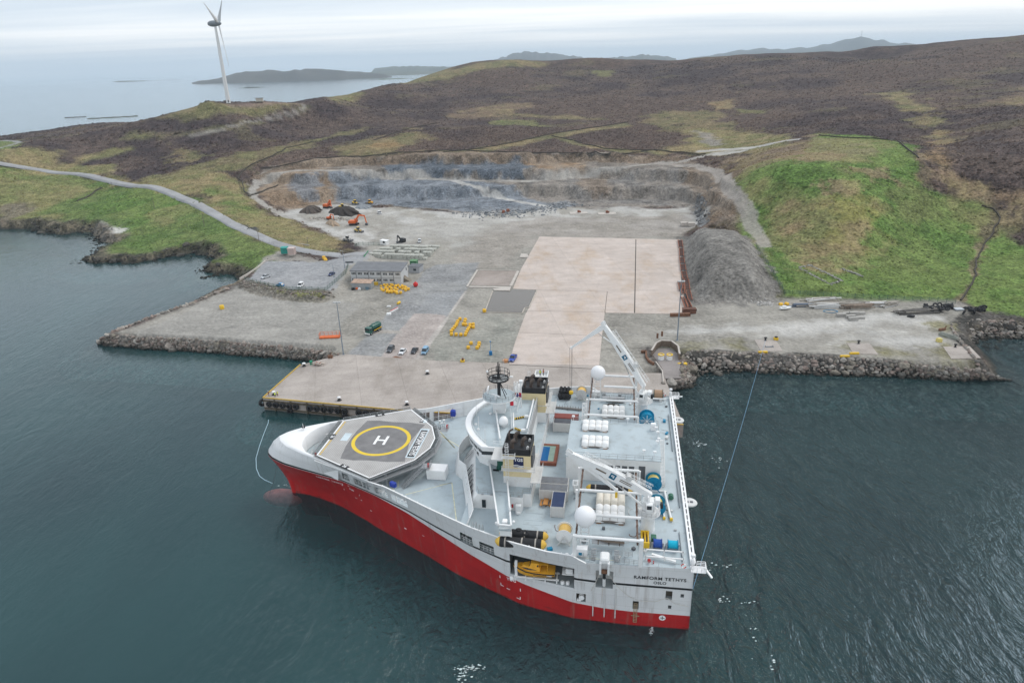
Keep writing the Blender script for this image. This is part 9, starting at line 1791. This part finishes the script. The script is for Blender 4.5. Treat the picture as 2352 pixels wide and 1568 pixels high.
# ================================================================ people
def person(lab, loc, rz, top, legs, hat, bend=0.0):
    sk = mat('skin', (.45,.27,.20), .6); e = empty('person', loc, rz, lab, 'person'); me = bpy.data.meshes.new('person_body')
    J = [(0,0,.95), (bend*.15,0,1.2), (bend*.35,0,1.45), (bend*.45,0,1.55), (bend*.5+.03,0,1.68), (0,.1,.9), (.06,.12,.5), (0,.12,.08), (.14,.12,.04), (0,-.1,.9), (-.05,-.12,.5), (-.02,-.12,.08), (.12,-.12,.04), (bend*.35,.2,1.42), (bend*.4+.05,.26,1.15), (bend*.5+.2,.24,.95), (bend*.35,-.2,1.42), (bend*.4+.05,-.26,1.15), (bend*.5+.2,-.24,.95)]
    E_ = [(0,1),(1,2),(2,3),(3,4),(0,5),(5,6),(6,7),(7,8),(0,9),(9,10),(10,11),(11,12),(2,13),(13,14),(14,15),(2,16),(16,17),(17,18)]; RD = [.17,.16,.17,.07,.105,.10,.075,.055,.05,.10,.075,.055,.05,.075,.055,.045,.075,.055,.045]
    me.from_pydata(J, E_, []); o = bpy.data.objects.new('person_body', me); COL.objects.link(o); o.parent = e; sm = o.modifiers.new('skin', 'SKIN'); 
    for v, r_ in zip(me.skin_vertices[0].data, RD): v.radius = (r_, r_)
    me.skin_vertices[0].data[0].use_root = True; o.modifiers.new('sub', 'SUBSURF').levels = 1; o.modifiers['sub'].render_levels = 1; me.materials.append(legs)
    mb = MB(); x = bend*.25; mb.lathe([(.19, .88), (.205, 1.1), (.215, 1.3), (.19, 1.46), (.08, 1.5)], (0, 0, 0), 'z', 12); mb.v = [(a*.85+bend*.35*(z-.9)/.5, b*1.1, z) for a, b, z in mb.v]; mb.build('jacket', top, e); mb = MB(); mb.lathe([(.125, 1.7), (.12, 1.78), (.07, 1.83), (0, 1.845)], (bend*.5+.03, 0, 0), n=12); mb.build('helmet', hat, e); mb = MB(); mb.sphere((bend*.5+.035, 0, 1.66), (.095, .08, .12), 12, 8); mb.sphere((bend*.5+.13, 0, 1.65), .02, 6, 4); mb.build('head', sk, e); return e
hv = mat('hi_vis_yellow', (.62,.72,.10), .7); hvo = mat('hi_vis_orange', (.75,.16,.03), .7); mar = mat('maroon_jacket', (.20,.05,.05), .8); tr = mat('dark_trousers', (.05,.05,.06), .8); tro = mat('maroon_trousers', (.17,.05,.045), .8)
person('person in a maroon suit standing at the tip of the pier', c3('M', 108, 905, 4.07), .5, mar, tro, white_clean); person('person in a yellow hi vis jacket bending over the bollard', c3('M', 163, 915, 4.07), 2.4, hv, tr, white_clean, .5); person('person in a hi vis vest upright beside the bollard', c3('M', 183, 905, 4.07), 3.0, hv, tro, white_clean)
person('person in an orange jacket on the white work platform of the far funnel', sw(33.4, -20.6, 25.72), 0, hvo, tr, black); person('person in a yellow hi vis jacket on the white work platform', sw(34.2, -20.2, 25.72), 1, hv, tr, black)
# ================================================================ mooring lines
def line_(pts, r, m, lab):
    o = Vector(pts[0]); mb = MB(); mb.tube([Vector(p)-o for p in pts], r, 6); return tag(mb.build('mooring_line', m, loc=o), lab, 'rope')
def sag(a, b, s, n=14): a, b = Vector(a), Vector(b); return [a.lerp(b, t)-Vector((0, 0, s*4*t*(1-t))) for t in np.linspace(0, 1, n)]
br_ = mat('mooring_blue', (.17,.32,.48), .8)
line_(sag(c3('N', 768, 908, 5.1), sw(-.2, 33.5, 9.0), 2.0), .04, br_, 'blue mooring rope from the right arm to the stern of the ship'); fl = [c3('M', 105, 1105, .05)]+[Vector(at((640+u/4.612)/1.08844, (980+v/4.612)/1.08844, .05)) for u, v in ((140,355),(90,480),(40,620),(0,760),(5,880),(40,965),(100,1010),(190,1050))]; line_(fl, .10, mat('pale_blue_rope', (.32,.45,.52), .8), 'pale blue rope trailing in the water off the bow'); line_(sag(sw(96, 4, 11.4), sw(101, 2.5, .1), .6), .04, darkgrey, 'thin dark line hanging from the bow to the water')
def foam(name, c, spots, lab):
    mb = MB()
    for u, v, w, h, n in spots:
        for k in range(n):
            p = Vector(at(*(lambda q: (q[0], q[1]))((u+rng.normal(0, w), v+rng.normal(0, h))), .03)); r = rng.uniform(.05, .17); a0 = rng.uniform(0, 6); mb.add([(p.x+r*(1.6+rng.uniform(-.5, .5))*math.cos(a0+a), p.y+r*rng.uniform(.4, 1)*math.sin(a0+a), .03) for a in np.linspace(0, 2*PI, 8)[:-1]], [tuple(range(7))])
    return tag(mb.build(name, mat('foam', (.62,.68,.68), .9, var=.2)), lab, 'foam', kind='stuff')
foam('foam', None, [(1605,1020,10,3,26), (1650,1057,12,5,14), (1665,1297,14,6,10), (1660,1378,10,3,10), (1722,1383,10,3,9), (1730,1460,4,20,7), (1775,1520,3,10,6), (1078,1533,16,4,40), (1062,1550,8,7,26), (1495,1448,3,5,22), (655,1114,10,2,7)], 'flecks of white foam on the water round the ship')
# ================================================================ haze (the sea air, far things fade to blue)
def build_haze():
    mb = MB(); mb.bx(-12000, 12000, -3000, 21000, -14.5, 360.)
    m = bpy.data.materials.new('sea_air'); m.use_nodes = True; n = m.node_tree.nodes; n.clear()
    out = n.new('ShaderNodeOutputMaterial'); v = n.new('ShaderNodeVolumePrincipled'); v.inputs['Color'].default_value = (.74, .88, 1, 1); v.inputs['Density'].default_value = HAZE; v.inputs['Anisotropy'].default_value = 0.0
    m.node_tree.links.new(v.outputs[0], out.inputs['Volume'])
    mb.build('haze', m, label='thin sea haze over the whole bay', cat='haze', kind='stuff')
HAZE = 0.75e-4
build_haze()

# every piece of a part that stands apart becomes a part of its own (port and starboard rails, each bitt, each window ...)
def split_parts():
    skip = ('letter', 'logo', 'flag', 'mesh_panel', 'chevron', 'strap', 'number', 'tread', 'track', 'door_bar', 'block', 'funnel_ladder', 'boom_slot')
    for o in [q for q in bpy.data.objects if q.type == 'MESH' and q.parent and not q.children and not q.modifiers and not any(k in q.name for k in skip)]:
        me = o.data
        if me.users > 1: continue
        nv = len(me.vertices); co = np.empty(nv*3); me.vertices.foreach_get('co', co); co = co.reshape(-1, 3); ne = len(me.edges); ed = np.empty(ne*2, np.int64); me.edges.foreach_get('vertices', ed); ed = ed.reshape(-1, 2); lab = np.arange(nv)
        while True:
            m = np.minimum(lab[ed[:, 0]], lab[ed[:, 1]]); n2 = lab.copy(); np.minimum.at(n2, ed[:, 0], m); np.minimum.at(n2, ed[:, 1], m); n2 = n2[n2]
            if (n2 == lab).all(): break
            lab = n2
        ids, inv = np.unique(lab, return_inverse=True); k = len(ids)
        if k < 2 or k > 900: continue
        lo = np.full((k, 3), 1e9); hi = np.full((k, 3), -1e9); np.minimum.at(lo, inv, co); np.maximum.at(hi, inv, co); par = list(range(k))
        def find(a):
            while par[a] != a: par[a] = par[par[a]]; a = par[a]
            return a
        for a in range(k):
            g = np.maximum(np.maximum(lo[a]-hi[a+1:], lo[a+1:]-hi[a]), 0).max(1) if a+1 < k else np.zeros(0)
            for b in np.nonzero(g < .45)[0]: par[find(a)] = find(a+1+int(b))
        root = np.array([find(a) for a in range(k)]); rs = np.unique(root)
        if len(rs) < 2 or len(rs) > 60: continue
        grp = root[inv]; base = o.name.split('.')[0]
        for j, r_ in enumerate(rs):
            bm = bmesh.new(); bm.from_mesh(me); bm.verts.ensure_lookup_table(); bmesh.ops.delete(bm, geom=[bm.verts[i] for i in np.nonzero(grp != r_)[0]], context='VERTS'); nm = bpy.data.meshes.new(base); bm.to_mesh(nm); bm.free()
            for mm in me.materials:
                if len(nm.materials) < len(me.materials): nm.materials.append(mm)
            if j == 0: first = nm
            else:
                q = bpy.data.objects.new(base, nm); COL.objects.link(q); q.parent = o.parent; q.location = o.location; q.rotation_euler = o.rotation_euler
                if 'label' in o: q['label'] = o['label']
        o.data = first
split_parts()
